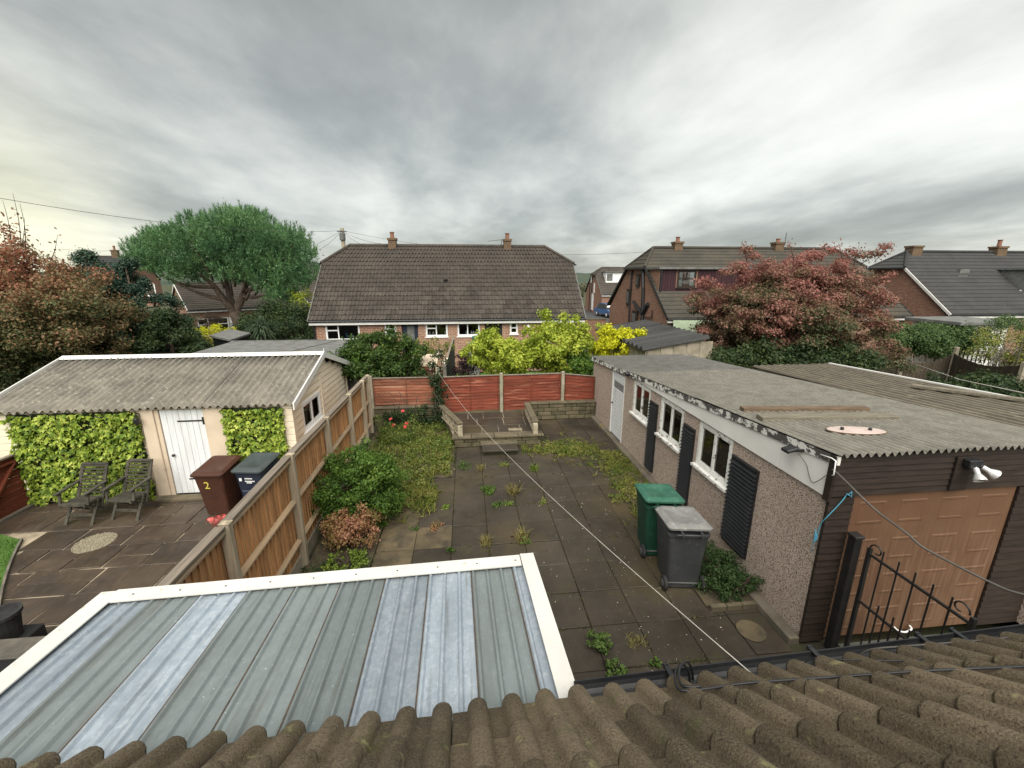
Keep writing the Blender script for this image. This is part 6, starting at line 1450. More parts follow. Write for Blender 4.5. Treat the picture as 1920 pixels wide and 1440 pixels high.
# curved-top fence on the right
f = thing('curved_fence', 'weathered brown boarded fence with dipping top and pale posts at the right', 'fence', (13, 12, 0))
P = [AZ(1640, 690, 1.35), AZ(1690, 672, 1.65), AZ(1787, 655, 1.62), AZ(1912, 682, 1.65)]
P = [A(1560, 680, 16.5), A(1688, 676, 15.0), A(1787, 662, 14.3), A(1914, 684, 10.9), A(2010, 700, 10.0)]
for i in range(len(P) - 1):
    a, b = P[i], P[i + 1]; n = max(4, int((b - a).length / .12))
    for k in range(n):
        t, t1 = k / n, (k + .96) / n; p, q = a.lerp(b, t), a.lerp(b, t1); zt = p.z - .22 * math.sin(math.pi * t) + random.uniform(-.01, .01); nrm = (b - a).cross(Vector((0, 0, 1))).normalized() * .012
        MB().prism([(p.x - nrm.x, p.y - nrm.y), (q.x - nrm.x, q.y - nrm.y), (q.x + nrm.x, q.y + nrm.y), (p.x + nrm.x, p.y + nrm.y)], 2, -.3, zt).build('board', m['dark_fence'], f)
    nr = (b - a).cross(Vector((0, 0, 1))).normalized() * -.04
    for z in (.4, .95): MB().bar((a.x + nr.x, a.y + nr.y, z), (b.x + nr.x, b.y + nr.y, z), .04, .07).build('rail', m['grey_wood'], f)
for i, p in enumerate(P[1:4]): box('post', p.x - .07, p.x + .07, p.y - .14, p.y - .03, -.3, p.z + (.25 if i == 1 else .10), m['conc_post'], f, .01)
t = thing('trellis_panel', 'small dark trellis on top of the right hand fence in front of the white outhouse', 'trellis', (P[2].x, P[2].y, 1.4)); a, b = A(1800, 662, 14.2), A(1850, 664, 13.6)
for k in range(7): q = a.lerp(b, k / 6); MB().bar((q.x, q.y, q.z - .35), (q.x, q.y, q.z + .12), .03, .03).build('upright', m['cladding'], t)
for dz in (-.25, -.05, .10): MB().bar(a + Vector((0, 0, dz)), b + Vector((0, 0, dz)), .025, .025).build('cross_bar', m['cladding'], t)
pl = MB().tube([P[1] + Vector((0, -.2, .02)), A(1800, 712, 9.0), A(1920, 737, 7.6), A(2100, 790, 6.0)], .012, 6); tag(pl.build('washing_line', m['rope'], smooth=True), 'pale washing line between the posts at the far right', 'washing line')
# ------------------------------------------------------------------ telegraph pole and wires
tp = thing('telegraph_pole', 'wooden telegraph pole standing behind the rear bungalow', 'pole', (-8.0, 30, -.5)); top = A(641, 428, 30)
MB().tube([(top.x + .05, 30, -1), (top.x, 30, top.z)], [.15, .12], 10).build('shaft', m['fence_post'], tp); MB().lathe([(.17, 0), (.19, .1), (.19, .42), (.10, .5)], 10, (top.x, 29.95, top.z - .75)).build('terminal_box', m['felt'], tp); MB().bar((top.x - .3, 29.9, top.z - .2), (top.x + .3, 29.9, top.z - .2), .06, .06).build('bracket', m['wheel'], tp)
def wire(label, a, b, sag, r=.009):
    pts = []
    for k in np.linspace(0, 1, 16): p = Vector(a).lerp(Vector(b), k); p.z -= sag * 4 * k * (1 - k); pts.append(p)
    tag(MB().tube(pts, r, 5).build('overhead_wire', m['cable']), label, 'wire')
T = Vector((top.x, 29.9, top.z - .15))
wire('overhead wire running from the pole to the upper left edge', T, A(-120, 350, 16), .5); wire('overhead wire running from the pole across the ridge to the right', T, A(1230, 471, 27), .7); wire('overhead wire dropping left behind the pine crown', T, A(500, 478, 36), .4)
wire('overhead wire dropping steeply left of the pole', T, A(588, 472, 34), .2); wire('overhead wire dropping to the left chimney', T, A(732, 458, 24), .2); wire('overhead wire dropping just right of the pole', T, A(690, 462, 25), .15)
wire('faint low wire at the left behind the conifer', A(110, 467, 30), A(300, 462, 34), .2)
aer = thing('tv_aerial', 'thin television aerial by the right hand chimney of the rear bungalow', 'aerial', (1.9, 23, 5.8)); p = A(940, 460, 23.1); MB().tube([p, p + Vector((0, 0, .3))], .02, 6).build('mast', m['wheel'], aer); MB().bar(p + Vector((-.7, 0, .2)), p + Vector((.05, 0, .28)), .025, .025).build('boom', m['wheel'], aer)
# ------------------------------------------------------------------ trees and shrubs
m['lf_brownhedge'] = leaf_mat('leaf_brown_hedge', [(.05, .04, .03), (.09, .065, .05), (.12, .09, .07)], 1, .4)
m['lf_palm'] = leaf_mat('leaf_palm', [(.03, .05, .03), (.06, .09, .05), (.10, .13, .08)], 1, .3)
m['lf_evergreen'] = leaf_mat('leaf_evergreen', [(.016, .034, .010), (.030, .060, .014), (.055, .095, .02), (.12, .15, .03)], 1.6, .45)
m['lf_purple'] = leaf_mat('leaf_purple', [(.012, .008, .012), (.03, .018, .024), (.06, .035, .04)], 1, .4)
m['lf_hedge'] = leaf_mat('leaf_hedge', [(.025, .05, .02), (.05, .09, .03), (.08, .13, .045), (.13, .18, .08)], 1, .4)
m['lf_far'] = leaf_mat('leaf_far', [(.04, .05, .03), (.07, .07, .04), (.10, .085, .05)], .2, .4)
m['lf_lightgreen'] = leaf_mat('leaf_light_green', [(.07, .12, .02), (.14, .21, .035), (.24, .30, .06)], 3, .4)
m['lf_herb'] = leaf_mat('leaf_herb', [(.02, .042, .016), (.04, .075, .024), (.07, .115, .04)], 3, .4)
m['lf_herb2'] = leaf_mat('leaf_herb_bright', [(.04, .075, .02), (.08, .13, .03), (.14, .19, .05)], 3, .4)
m['lf_bed'] = leaf_mat('leaf_bed', [(.03, .06, .015), (.07, .11, .025), (.14, .17, .04), (.22, .21, .07)], 1.5, .5)
m['lf_moss'] = leaf_mat('moss', [(.02, .022, .010), (.04, .042, .018), (.07, .06, .03)], 2, .5)
m['lf_straw'] = leaf_mat('leaf_straw', [(.14, .12, .05), (.26, .22, .09), (.30, .30, .08)], 2, .4)
def limbs(mb, base, tips, r0, rng, bend=.25, n=6):
    for tip in tips:
        base_, tip = Vector(base), Vector(tip); L = (tip - base_).length; mid = base_.lerp(tip, .5) + Vector((rng.uniform(-1, 1), rng.uniform(-1, 1), rng.uniform(-.2, .8))) * L * bend * .5
        pts = smooth_path([base_, base_.lerp(mid, .55) + Vector((0, 0, L * .03)), mid, tip], 4); k = len(pts)
        mb.tube(pts, [r0 * (1 - .88 * i / (k - 1)) for i in range(k)], n)
def tree(name, label, cat, base, trunk_h, r0, crown_c, crown_r, nclump, clump, nleaf, leaf, lm, bark='bark', nlimb=14, flat=.8, inner=.3, seed=1, group=None, extra=None, upbias=.35, low=-1.0, twigs=True):
    t = thing(name, label, cat, base, group=group); rng = random.Random(seed); base = Vector(base); fork = base + Vector((0, 0, trunk_h))
    cc, rd = crown_points(crown_c, crown_r, nclump, clump, inner, low=low)
    if extra is not None:
        ec, er = extra; cc = np.concatenate([cc, np.array(ec)]); rd = np.concatenate([rd, np.array(er)])
    tb = MB(); tb.tube(smooth_path([base, base.lerp(fork, .5) + Vector((rng.uniform(-.1, .1), rng.uniform(-.1, .1), 0)), fork], 4), [r0 * (1.25 - .45 * i / 8) for i in range(9)], 9)
    idx = list(range(len(cc))); rng.shuffle(idx)
    limbs(tb, fork, [cc[i] for i in idx[:nlimb]], r0 * .55, rng)
    tb.build('trunk', m[bark], t, smooth=True)
    fast_mesh('crown', clumps(cc, rd, nleaf, leaf, flat=flat, upbias=upbias), 4, m[lm], t)
    if twigs:
        tw = MB()
        for i in idx[nlimb:nlimb + 40]:
            q = Vector(cc[i]); o = fork.lerp(q, .6); tw.tube([o, o.lerp(q, .5) + Vector((rng.uniform(-.1, .1), rng.uniform(-.1, .1), .05)), q], [.02, .014, .006], 5)
        tw.build('branches', m['twig'], t, smooth=True)
    return t
# autumn tree at the left
c = A(62, 585, 15.0); ex = [A(px, py, 15) for px, py in ((5, 430), (30, 455), (48, 478), (12, 470), (60, 500), (100, 495), (130, 520), (165, 555), (205, 575), (25, 500), (235, 640), (225, 610))]
tree('autumn_tree', 'large rusty red and olive green autumn tree at the left edge', 'tree', (c.x - .3, 15.0, -.3), 1.6, .17, (c.x - .6, 15.2, 2.9), (3.0, 2.2, 2.05), 560, .36, 120000, .085, 'lf_autumn', seed=3, extra=([tuple(p) for p in ex], [.28] * len(ex)), nlimb=22)
tw = thing('bare_twigs', 'tall bare twigs rising from the autumn tree at the left edge', 'twigs', (c.x - 1, 14.8, 4)); mb = MB()
for (px, py, px2, py2) in ((22, 470, 5, 375), (40, 470, 24, 362), (48, 465, 37, 380), (35, 480, 46, 408), (90, 500, 108, 440)):
    a, b = A(px, py, 14.8), A(px2, py2, 14.6); MB().tube(smooth_path([a, a.lerp(b, .5) + Vector((.05, 0, 0)), b], 5), [.014 - .011 * i / 10 for i in range(11)], 5).build('stem', m['twig'], tw, smooth=True)
q = np.array([tuple(A(px + random.uniform(-12, 12), py + random.uniform(-30, 30), 14.7)) for (px, py) in ((15, 420), (35, 430), (42, 440), (60, 470), (105, 455), (20, 450)) for _ in range(9)]); fast_mesh('leaves', leaf_quads(q, unit(RNG.normal(size=(len(q), 3))), .11), 4, m['lf_autumn'], tw)
# dark conifers behind it
def conifer(label, base, h, r, n, lm='lf_spruce', seed=2):
    t = thing('conifer', label, 'tree', base, group='dark conifers behind the shed'); rng = random.Random(seed); cc = []; rd = []
    for k in range(150):
        z = h * (1 - rng.random() ** .75) * .97 + .2; w = r * max(.01, 1 - z / h) ** .7 * rng.uniform(.55, 1.05) + .1; a = rng.uniform(0, 6.28); cc.append((base[0] + w * math.cos(a), base[1] + w * math.sin(a), base[2] + z)); rd.append(.22 + .16 * rng.random())
    mb = MB().tube([base, (base[0], base[1], base[2] + h)], [.16, .02], 8)
    for i in range(0, 60): p = Vector(cc[i]); mb.tube([(base[0], base[1], p.z - .2), p], [.03, .008], 5)
    mb.build('trunk', m['bark'], t, smooth=True)
    cc.append((base[0], base[1], base[2] + h)); rd.append(.12)
    fast_mesh('crown', clumps(cc, rd, n, .10, flat=.8, upbias=.6, aspect=.45), 4, m[lm], t)
p = A(192, 620, 19.5); conifer('tall thin-topped dark conifer right of the autumn tree', (p.x, 19.5, -.3), A(192, 472, 19.5).z + .3, 1.8, 26000, seed=5)
p = A(262, 620, 18); conifer('broad dark conifer between the autumn tree and the pine', (p.x, 18, -.3), A(250, 492, 18).z + .3, 2.7, 44000, seed=8)
p = A(222, 620, 17); conifer('dense dark conifer close behind the autumn tree', (p.x, 17, -.3), A(222, 515, 17).z + .3, 2.2, 30000, seed=15)
p = A(320, 640, 16.5); conifer('lower dark evergreen just above the shed roof', (p.x, 16.5, -.3), A(320, 590, 16.5).z + .3, 2.0, 26000, 'lf_dark', seed=9)
def shrub(name, label, c, r, ncl, cl, n, leaf, lm, base_z, cat='shrub', group=None, flat=.85, inner=.45, stems=9, upbias=.4, aspect=.62, low=-1.0):
    s = thing(name, label, cat, (c[0], c[1], base_z), group=group); cc, rd = crown_points(c, r, ncl, cl, inner, low=low); mb = MB(); rng = random.Random(ncl)
    for i in range(min(stems, len(cc))):
        q = Vector(cc[i]); b = Vector((c[0] + rng.uniform(-.15, .15) * r[0], c[1] + rng.uniform(-.15, .15) * r[1], base_z)); mb.tube(smooth_path([b, b.lerp(q, .5) + Vector((0, 0, .1)), q], 3), [.022 - .016 * j / 6 for j in range(7)], 5)
    mb.build('stems', m['twig'], s, smooth=True); fast_mesh('foliage', clumps(cc, rd, n, leaf, flat=flat, upbias=upbias, aspect=aspect), 4, m[lm], s); return s
p = A(440, 655, 17); 
shrub('gold_shrub', 'yellow-green shrub beside the small felt shed roof', tuple(A(385, 642, 20.5)), (1.5, 1.2, .45), 60, .22, 4200, .07, 'lf_ybush', -.3)
shrub('gold_shrub', 'bright golden shrub below the white windows under the pine', tuple(A(400, 622, 24)), (1.1, 1.0, .30), 40, .22, 3000, .075, 'lf_yellow', -.3)
shrub('clipped_hedge', 'rounded brown clipped hedge in front of the small bungalow', tuple(A(370, 602, 29)), (1.5, .8, .5), 40, .24, 3600, .06, 'lf_brownhedge', -.8, inner=.7)
shrub('dark_hedge', 'dark evergreen hedge right of the pine trunk', tuple(A(530, 606, 22)), (1.5, 1.2, .85), 120, .32, 16000, .10, 'lf_dark', -.3); shrub('dark_hedge', 'low dark shrub at the corner of the rear bungalow', tuple(A(560, 625, 20.5)), (1.0, .8, .8), 40, .24, 3600, .075, 'lf_dark', -.3)
shrub('lime_shrub', 'lime green shrub at the left corner of the rear bungalow roof', tuple(A(572, 566, 27)), (.9, .8, .8), 30, .22, 2400, .08, 'lf_lime', -.6)
shrub('dark_hedge', 'deep green bush mass under the pine at the middle left', tuple(A(500, 615, 26)), (1.7, 1.2, .8), 90, .33, 10000, .11, 'lf_dark', -.5)
# spiky cordyline
cp = thing('cordyline', 'spiky cordyline palm beside the rear bungalow corner', 'palm', tuple(A(492, 640, 20)))
b = A(490, 620, 20); n = 260; d = unit(RNG.normal(size=(n, 3)) * [1, 1, .6] + [0, 0, .45]); L = RNG.uniform(.6, .95, (n, 1)); P0 = np.array(b) + d * .08; mid = P0 + d * L * .55 + [0, 0, .06]; tip = P0 + d * L - np.array([0, 0, 1]) * L * .25; s_ = unit(np.cross(d, [0, 0, 1.0])) * .022
fast_mesh('fronds', np.concatenate([np.stack([P0 - s_ * .6, P0 + s_ * .6, mid + s_, mid - s_], 1), np.stack([mid - s_, mid + s_, tip + s_ * .1, tip - s_ * .1], 1)], 0).reshape(-1, 3), 4, m['lf_palm'], cp); MB().tube([(b.x, b.y, -.3), tuple(b)], [.10, .08], 8).build('trunk', m['bark'], cp, smooth=True)
# umbrella pine
def pine():
    Y = 30.0; b = A(447, 618, Y); t = thing('umbrella_pine', 'broad umbrella pine with dense dark green crown and forked trunk', 'tree', (b.x, Y, -.6)); rng = random.Random(21)
    mb = MB(); fork = A(440, 586, Y); base = A(456, 622, Y); base.z = -.6
    mb.tube(smooth_path([base, A(450, 606, Y), fork], 5), [.46 - .10 * i / 10 for i in range(11)], 12)
    arms = [[fork, A(420, 562, Y - .4), A(400, 535, Y - .8), A(372, 512, Y - 1)], [fork, A(455, 556, Y + .3), A(462, 530, Y + .3), A(470, 500, Y)], [fork, A(432, 560, Y + .8), A(425, 530, Y + 1.2), A(420, 490, Y + 1)],
            [A(420, 562, Y - .4), A(380, 552, Y), A(330, 530, Y + .5), A(285, 500, Y)], [A(462, 545, Y + .3), A(500, 535, Y), A(535, 520, Y - .3), A(560, 500, Y)], [A(402, 538, Y - .8), A(350, 535, Y - 1.4), A(300, 515, Y - 1.6)], [A(455, 556, Y + .3), A(490, 556, Y - 1), A(525, 540, Y - 1.6)]]
    for i, a in enumerate(arms):
        pts = smooth_path(a, 5); k = len(pts); r0 = .28 if i < 3 else .14; mb.tube(pts, [r0 * (1 - .75 * j / (k - 1)) for j in range(k)], 9)
    # crown: layered pads of upright needle tufts
    pads = []
    outl = [(258, 472, 24), (285, 455, 30), (318, 440, 32), (350, 424, 34), (392, 415, 36), (432, 412, 36), (470, 418, 36), (505, 432, 34), (540, 452, 34), (566, 478, 30), (575, 505, 26), (300, 482, 34), (340, 468, 38), (390, 455, 40), (440, 452, 40), (490, 465, 40), (530, 490, 36), (550, 520, 28), (510, 522, 34), (470, 505, 34), (420, 495, 36), (370, 500, 34), (325, 508, 30), (285, 495, 26), (265, 488, 20), (525, 540, 24), (480, 470, 40), (410, 470, 40)]
    cs_, rs_ = [], []
    for (px, py, r) in outl:
        for dy in (-3.2, -1.2, 1.0, 3.0):
            if rng.random() < .08: continue
            k = (1 - (dy / 5.5) ** 2); p = A(px + rng.uniform(-14, 14), py + (1 - k) * 22 + rng.uniform(-9, 9), Y + dy); cs_.append(p); rs_.append(r / 816 * Y * rng.uniform(.55, 1.0) * (.75 + .35 * k))
    for p in cs_:
        if rng.random() < .15: mb.tube(smooth_path([fork.lerp(p, .5) + Vector((0, 0, -.3)), fork.lerp(p, .75) + Vector((0, 0, -.15)), p], 3), [.08 - .06 * j / 6 for j in range(7)], 5)
    mb.build('trunk', m['pine_bark'], t, smooth=True)
    cs_ = np.array([tuple(p) for p in cs_]); rs_ = np.array(rs_); nt_ = 5200; i = RNG.choice(len(cs_), nt_, p=rs_ ** 2 / (rs_ ** 2).sum()); d = unit(RNG.normal(size=(nt_, 3)) + [0, 0, .25]); tc = cs_[i] + d * rs_[i][:, None] * (.70 + .3 * RNG.random((nt_, 1))) * [1, 1, .72]
    ax = unit(d * .45 + [0, 0, .85] + RNG.normal(size=(nt_, 3)) * .22)
    nn = 24; ax2 = np.repeat(ax, nn, 0); c2 = np.repeat(tc, nn, 0); u = RNG.random((nt_ * nn, 1)); o = c2 + ax2 * (u - .5) * .42; dd = unit(ax2 * .95 + RNG.normal(size=(nt_ * nn, 3)) * .5); L = .24; s_ = unit(np.cross(dd, RNG.normal(size=dd.shape))) * .014
    fast_mesh('crown', np.stack([o - s_, o + s_, o + dd * L], 1).reshape(-1, 3), 3, m['lf_pine'], t)
    # denser inner sprays so that the crown reads as a mass
    fast_mesh('inner_foliage', clumps(cs_, rs_ * .9, 36000, .17, flat=.7, upbias=.5, aspect=.25), 4, m['lf_pine'], t)
pine()
# red tree on the right
c = A(1488, 585, 14.2); ex = [A(px, py, 14.2) for px, py in ((1400, 468), (1415, 480), (1440, 490), (1385, 500), (1360, 510), (1530, 478), (1560, 470), (1595, 472), (1615, 478), (1640, 475), (1660, 462), (1580, 490), (1345, 545), (1330, 585), (1320, 620), (1665, 640), (1690, 655), (1650, 600), (1670, 560), (1500, 490), (1470, 500), (1340, 655), (1400, 670), (1470, 680), (1540, 675), (1600, 670), (1640, 660), (1650, 685), (1620, 690), (1680, 680), (1700, 690), (1600, 640), (1640, 625), (1570, 690), (1690, 668), (1660, 645))]
tree('red_tree', 'spreading tree with dusky red and green autumn leaves behind the garage', 'tree', (c.x, 14.4, -.3), 1.3, .16, (c.x, 14.6, 2.95), (2.9, 2.3, 1.85), 640, .33, 170000, .080, 'lf_red', seed=12, flat=.55, extra=([tuple(p) for p in ex], [.27] * 26 + [.36] * (len(ex) - 26)), nlimb=26, upbias=.7)
tw = thing('red_twigs', 'airy red-leaved twigs sticking out above the red tree', 'twigs', tuple(A(1600, 490, 14.2))); mb = MB(); q = []
for (px, py, px2, py2) in ((1600, 500, 1612, 455), (1580, 500, 1572, 452), (1615, 495, 1668, 456), (1640, 490, 1664, 470), (1400, 490, 1392, 455), (1490, 495, 1478, 452), (1540, 490, 1548, 456)):
    a, b = A(px, py, 14.2), A(px2, py2, 14.1); MB().tube([a, a.lerp(b, .5) + Vector((0, 0, .05)), b], [.014, .009, .003], 5).build('stem', m['twig'], tw, smooth=True)
    for k in range(46): s_ = a.lerp(b, random.random() ** .8); q.append((s_.x + random.gauss(0, .09), s_.y + random.gauss(0, .09), s_.z + random.gauss(0, .08)))
q = np.array(q); fast_mesh('leaves', leaf_quads(q, unit(RNG.normal(size=(len(q), 3)) + [0, 0, .5]), .085), 4, m['lf_red'], tw)
# lime shrubs behind the red fence
G = 'lime shrubs behind the red fence'
shrub('lime_shrub', 'lime green shrub behind the red fence, leftmost of three', tuple(A(935, 665, 14.4)), (1.15, .85, .72), 130, .20, 12000, .10, 'lf_lime', -.2, group=G); shrub('lime_shrub', 'tallest lime green shrub behind the red fence in the middle', tuple(A(1045, 650, 14.8)), (1.25, .95, 1.0), 170, .20, 16000, .10, 'lf_lime', -.2, group=G)
shrub('yellow_shrub', 'bright yellow shrub by the far end of the garage roof', tuple(A(1160, 652, 15.2)), (1.0, .75, .68), 120, .18, 11000, .095, 'lf_yellow', -.2); shrub('lime_shrub', 'green shrub low between lime and yellow shrubs beside the garage', tuple(A(1090, 690, 14.0)), (.7, .5, .6), 60, .18, 5200, .09, 'lf_green', -.2)
# evergreen by the fence corner
shrub('evergreen_bush', 'large glossy evergreen bush behind the left end of the red fence', tuple(A(718, 672, 13.5)), (1.25, .9, .72), 190, .19, 21000, .085, 'lf_evergreen', -.2, inner=.6); shrub('evergreen_bush', 'trailing yellow-green evergreen spilling onto the flat garage roof', tuple(A(655, 668, 13.4)), (.75, .4, .25), 36, .12, 1800, .06, 'lf_green', 1.3, inner=.5)
shrub('brown_shrub', 'thin brownish climber in front of the rear bungalow wall', tuple(A(812, 652, 16.5)), (.8, .5, .38), 36, .16, 1300, .07, 'lf_weed', -.2)
bd = thing('dark_plants', 'tangle of dark and white variegated plants beside the divider fence', 'plant', tuple(AZ(825, 690, .9))); cc, rd = crown_points(tuple(A(822, 682, 13.3)), (.28, .25, .45), 26, .10); fast_mesh('leaves', clumps(cc, rd, 700, .07), 4, m['lf_dark'], bd); fast_mesh('pale_leaves', clumps(cc, rd, 160, .07), 4, m['petal'], bd)
shrub('dark_shrub', 'dark purple shrub right of the divider fence', tuple(A(872, 690, 15.0)), (.5, .5, .5), 30, .15, 1300, .07, 'lf_purple', -.2)
# right side
shrub('clipped_hedge', 'green hedge above the curved fence below the far right house', tuple(A(1745, 636, 16.4)), (2.2, .7, .62), 200, .28, 26000, .085, 'lf_hedge', -.3, inner=.7); shrub('bramble', 'grey leafless bramble tangle at the right edge above the fence', tuple(A(1890, 650, 12.9)), (1.2, .7, .65), 60, .22, 3200, .07, 'lf_weed', -.2)
br = thing('bare_brambles', 'arching bare grey stems at the right edge', 'twigs', tuple(A(1880, 680, 12.6))); mb = MB()
for k in range(46):
    a = A(random.uniform(1840, 1960), 690, 12.6 + random.uniform(-.4, .6)); b = a + Vector((random.uniform(-1.1, 1.1), random.uniform(-.3, .3), random.uniform(.1, 1.0))); mb.tube(smooth_path([a, a.lerp(b, .5) + Vector((0, 0, .45)), b], 4), .011, 4)
mb.build('stems', m['grey_wood'], br)
shrub('dark_bush', 'dark low bush in front of the curved fence behind the white roof edge', tuple(A(1815, 735, 9.4)), (1.7, .5, .42), 100, .22, 9000, .08, 'lf_dark', -.3, inner=.6); shrub('dark_bush', 'dark undergrowth below the red tree at the garage roof edge', tuple(A(1480, 682, 12.6)), (2.7, .7, .55), 160, .30, 20000, .10, 'lf_dark', -.3, inner=.6)
shrub('clipped_hedge', 'small clipped green bush beside the white outhouse', tuple(A(1890, 606, 15.0)), (.8, .5, .32), 30, .18, 1800, .06, 'lf_hedge', -.3, inner=.7)
shrub('far_trees', 'distant treetops in the gap right of the rear bungalow', tuple(A(1095, 545, 60)), (5, 3, 1.6), 40, .7, 2600, .28, 'lf_far', -1.2, cat='trees')
# ------------------------------------------------------------------ planting in our own garden
shrub('round_shrub', 'large rounded bright green shrub by the left fence', (-2.02, 7.25, .62), (.76, .84, .68), 220, .14, 24000, .052, 'lf_green', 0, inner=.62, aspect=.55); shrub('azalea', 'low orange and coral azalea in front of the green shrub', (-1.95, 6.34, .36), (.46, .34, .34), 46, .13, 7000, .036, 'lf_azalea', 0, inner=.15, low=-.5)
shrub('ground_cover', 'small light green leafy clump in front of the azalea', (-1.95, 5.78, .10), (.34, .26, .12), 40, .06, 1500, .034, 'lf_lightgreen', 0, inner=.4)
shrub('strip_plant', 'low dark green bush in the strip behind the grey bin', (3.50, 4.98, .18), (.36, .44, .24), 90, .09, 8000, .034, 'lf_herb', 0, inner=.5); shrub('lavender', 'spiky dark plant with green shoots at the foot of the garage wall', (3.70, 4.60, .17), (.18, .16, .20), 26, .06, 900, .035, 'lf_herb', 0, inner=.3)
def blades(name, label, pts, h, n, lm, parent=None, spread=.5, w=.006, kind=None, cat=None):
    pts = np.asarray(pts, float); i = RNG.integers(0, len(pts), n); P = pts[i] + np.c_[RNG.normal(size=(n, 2)) * .02, np.zeros(n)]
    d = RNG.normal(size=(n, 3)) * spread; d[:, 2] = 1; d = unit(d) * (h * (.5 + .8 * RNG.random((n, 1)))); s_ = RNG.normal(size=(n, 3)); s_[:, 2] = 0; s_ = unit(s_) * w; mid = P + d * .6; tip = P + d + np.array([0, 0, -1]) * h * .22 + d * [.3, .3, 0]
    V = np.stack([P - s_, P + s_, mid + s_ * .7, tip, mid - s_ * .7], 1).reshape(-1, 3); o = fast_mesh(name, V, 5, m[lm], parent)
    return tag(o, label, cat, kind=kind)
def scatter(poly_fn, n):
    return np.array([poly_fn() for _ in range(n)])
# rough weeds of the left bed and along the garage (nobody could count them)
bed = scatter(lambda: (random.uniform(-2.5, -.45) if True else 0, random.uniform(8.0, 12.1), .01), 1500); bed = bed[(bed[:, 0] < -.95) | (bed[:, 1] > 8.7)]
bed2 = scatter(lambda: (random.uniform(-1.7, -.7), random.gauss(7.8, .35), .01), 260); bed3 = scatter(lambda: (random.uniform(-2.5, -1.6), random.uniform(3.5, 6.0), .01), 500)
strip = scatter(lambda: (min(3.78, max(2.6, random.gauss(3.42, .22))), random.uniform(5.6, 9.6), .015), 900); strip2 = scatter(lambda: (random.gauss(2.5, .35), random.gauss(9.9, .35), .01), 260); strip3 = scatter(lambda: (random.uniform(1.3, 3.3), random.gauss(9.9, .18), .01), 200)
blades('weeds', 'straggly grass and weeds filling the bed at the left rear of the patio', np.concatenate([bed, bed2]), .16, 11000, 'lf_weed', kind='stuff', spread=.7, w=.007)
blades('weeds', 'matted yellowing weeds along the foot of the garage wall', np.concatenate([strip, strip2, strip3]), .10, 9000, 'lf_weed', kind='stuff', spread=1.0, w=.006)
def leafmat(name, label, pts, n, size, lm, hh=.08):
    pts = np.asarray(pts); i = RNG.integers(0, len(pts), n); P = pts[i] + np.c_[RNG.normal(size=(n, 2)) * .05, RNG.random(n) * hh]; Nn = unit(RNG.normal(size=(n, 3)) * .5 + [0, 0, 1]); return tag(fast_mesh(name, leaf_quads(P, Nn, size * (.5 + RNG.random(n))), 4, m[lm]), label, kind='stuff')
leafmat('ground_leaves', 'low leafy ground cover in the left bed', bed, 5200, .05, 'lf_bed', .16); leafmat('ground_leaves', 'low leafy growth beside the garage wall', np.concatenate([strip, strip2]), 3400, .035, 'lf_weed', .05); leafmat('ground_leaves', 'mossy dark growth in the bed below the round shrub', bed3, 3000, .035, 'lf_herb', .04)
# ivy and roses on the rear left wall
iv = thing('ivy', 'dark ivy climbing the post and covering the stone wall at the rear left', 'ivy', (-1.2, 12.2, 0))
P_ = []
for k in range(60): P_.append((random.gauss(-.93, .10), 12.28 - random.random() * .1, random.uniform(.2, 1.5)))
for k in range(110): x = random.uniform(-2.5, -.75); P_.append((x, 12.1 - random.random() * .25, random.uniform(.05, .45 + .5 * max(0, (x + 2.2) / 1.4) * random.random())))
cc = np.array(P_); rd = np.full(len(cc), .09); fast_mesh('leaves', clumps(cc, rd, 5200, .055), 4, m['lf_dark'], iv); mb = MB()
for k in range(16): a = Vector((random.uniform(-2.3, -.8), 12.0, .1)); b = a + Vector((random.uniform(-.5, .5), random.uniform(-.1, .2), random.uniform(.5, 1.1))); mb.tube(smooth_path([a, a.lerp(b, .5) + Vector((.1, -.1, .1)), b], 4), .008, 5)
mb.build('stems', m['twig'], iv, smooth=True)
ro_ = thing('rose_bush', 'straggly rose with red blooms in the left rear bed', 'plant', (-1.85, 10.9, 0)); cc, rd = crown_points((-1.85, 10.9, .35), (.65, .5, .35), 30, .10); fast_mesh('leaves', clumps(cc, rd, 1300, .05), 4, m['lf_bed'], ro_); mb = MB()

for q in [(-1.62, 10.55, .62), (-1.66, 10.5, .55), (-2.0, 10.8, .5), (-2.1, 11.0, .6), (-1.8, 11.2, .75)]: mb = MB(); flower_heads(mb, [q], .045); mb.build('bloom', m['flower_red'], ro_)
mb = MB()
for k in range(10): q = Vector(cc[k]); mb.tube([(-1.85 + random.uniform(-.2, .2), 10.9, 0), q], [.010, .004], 5)
mb.build('stems', m['twig'], ro_, smooth=True)
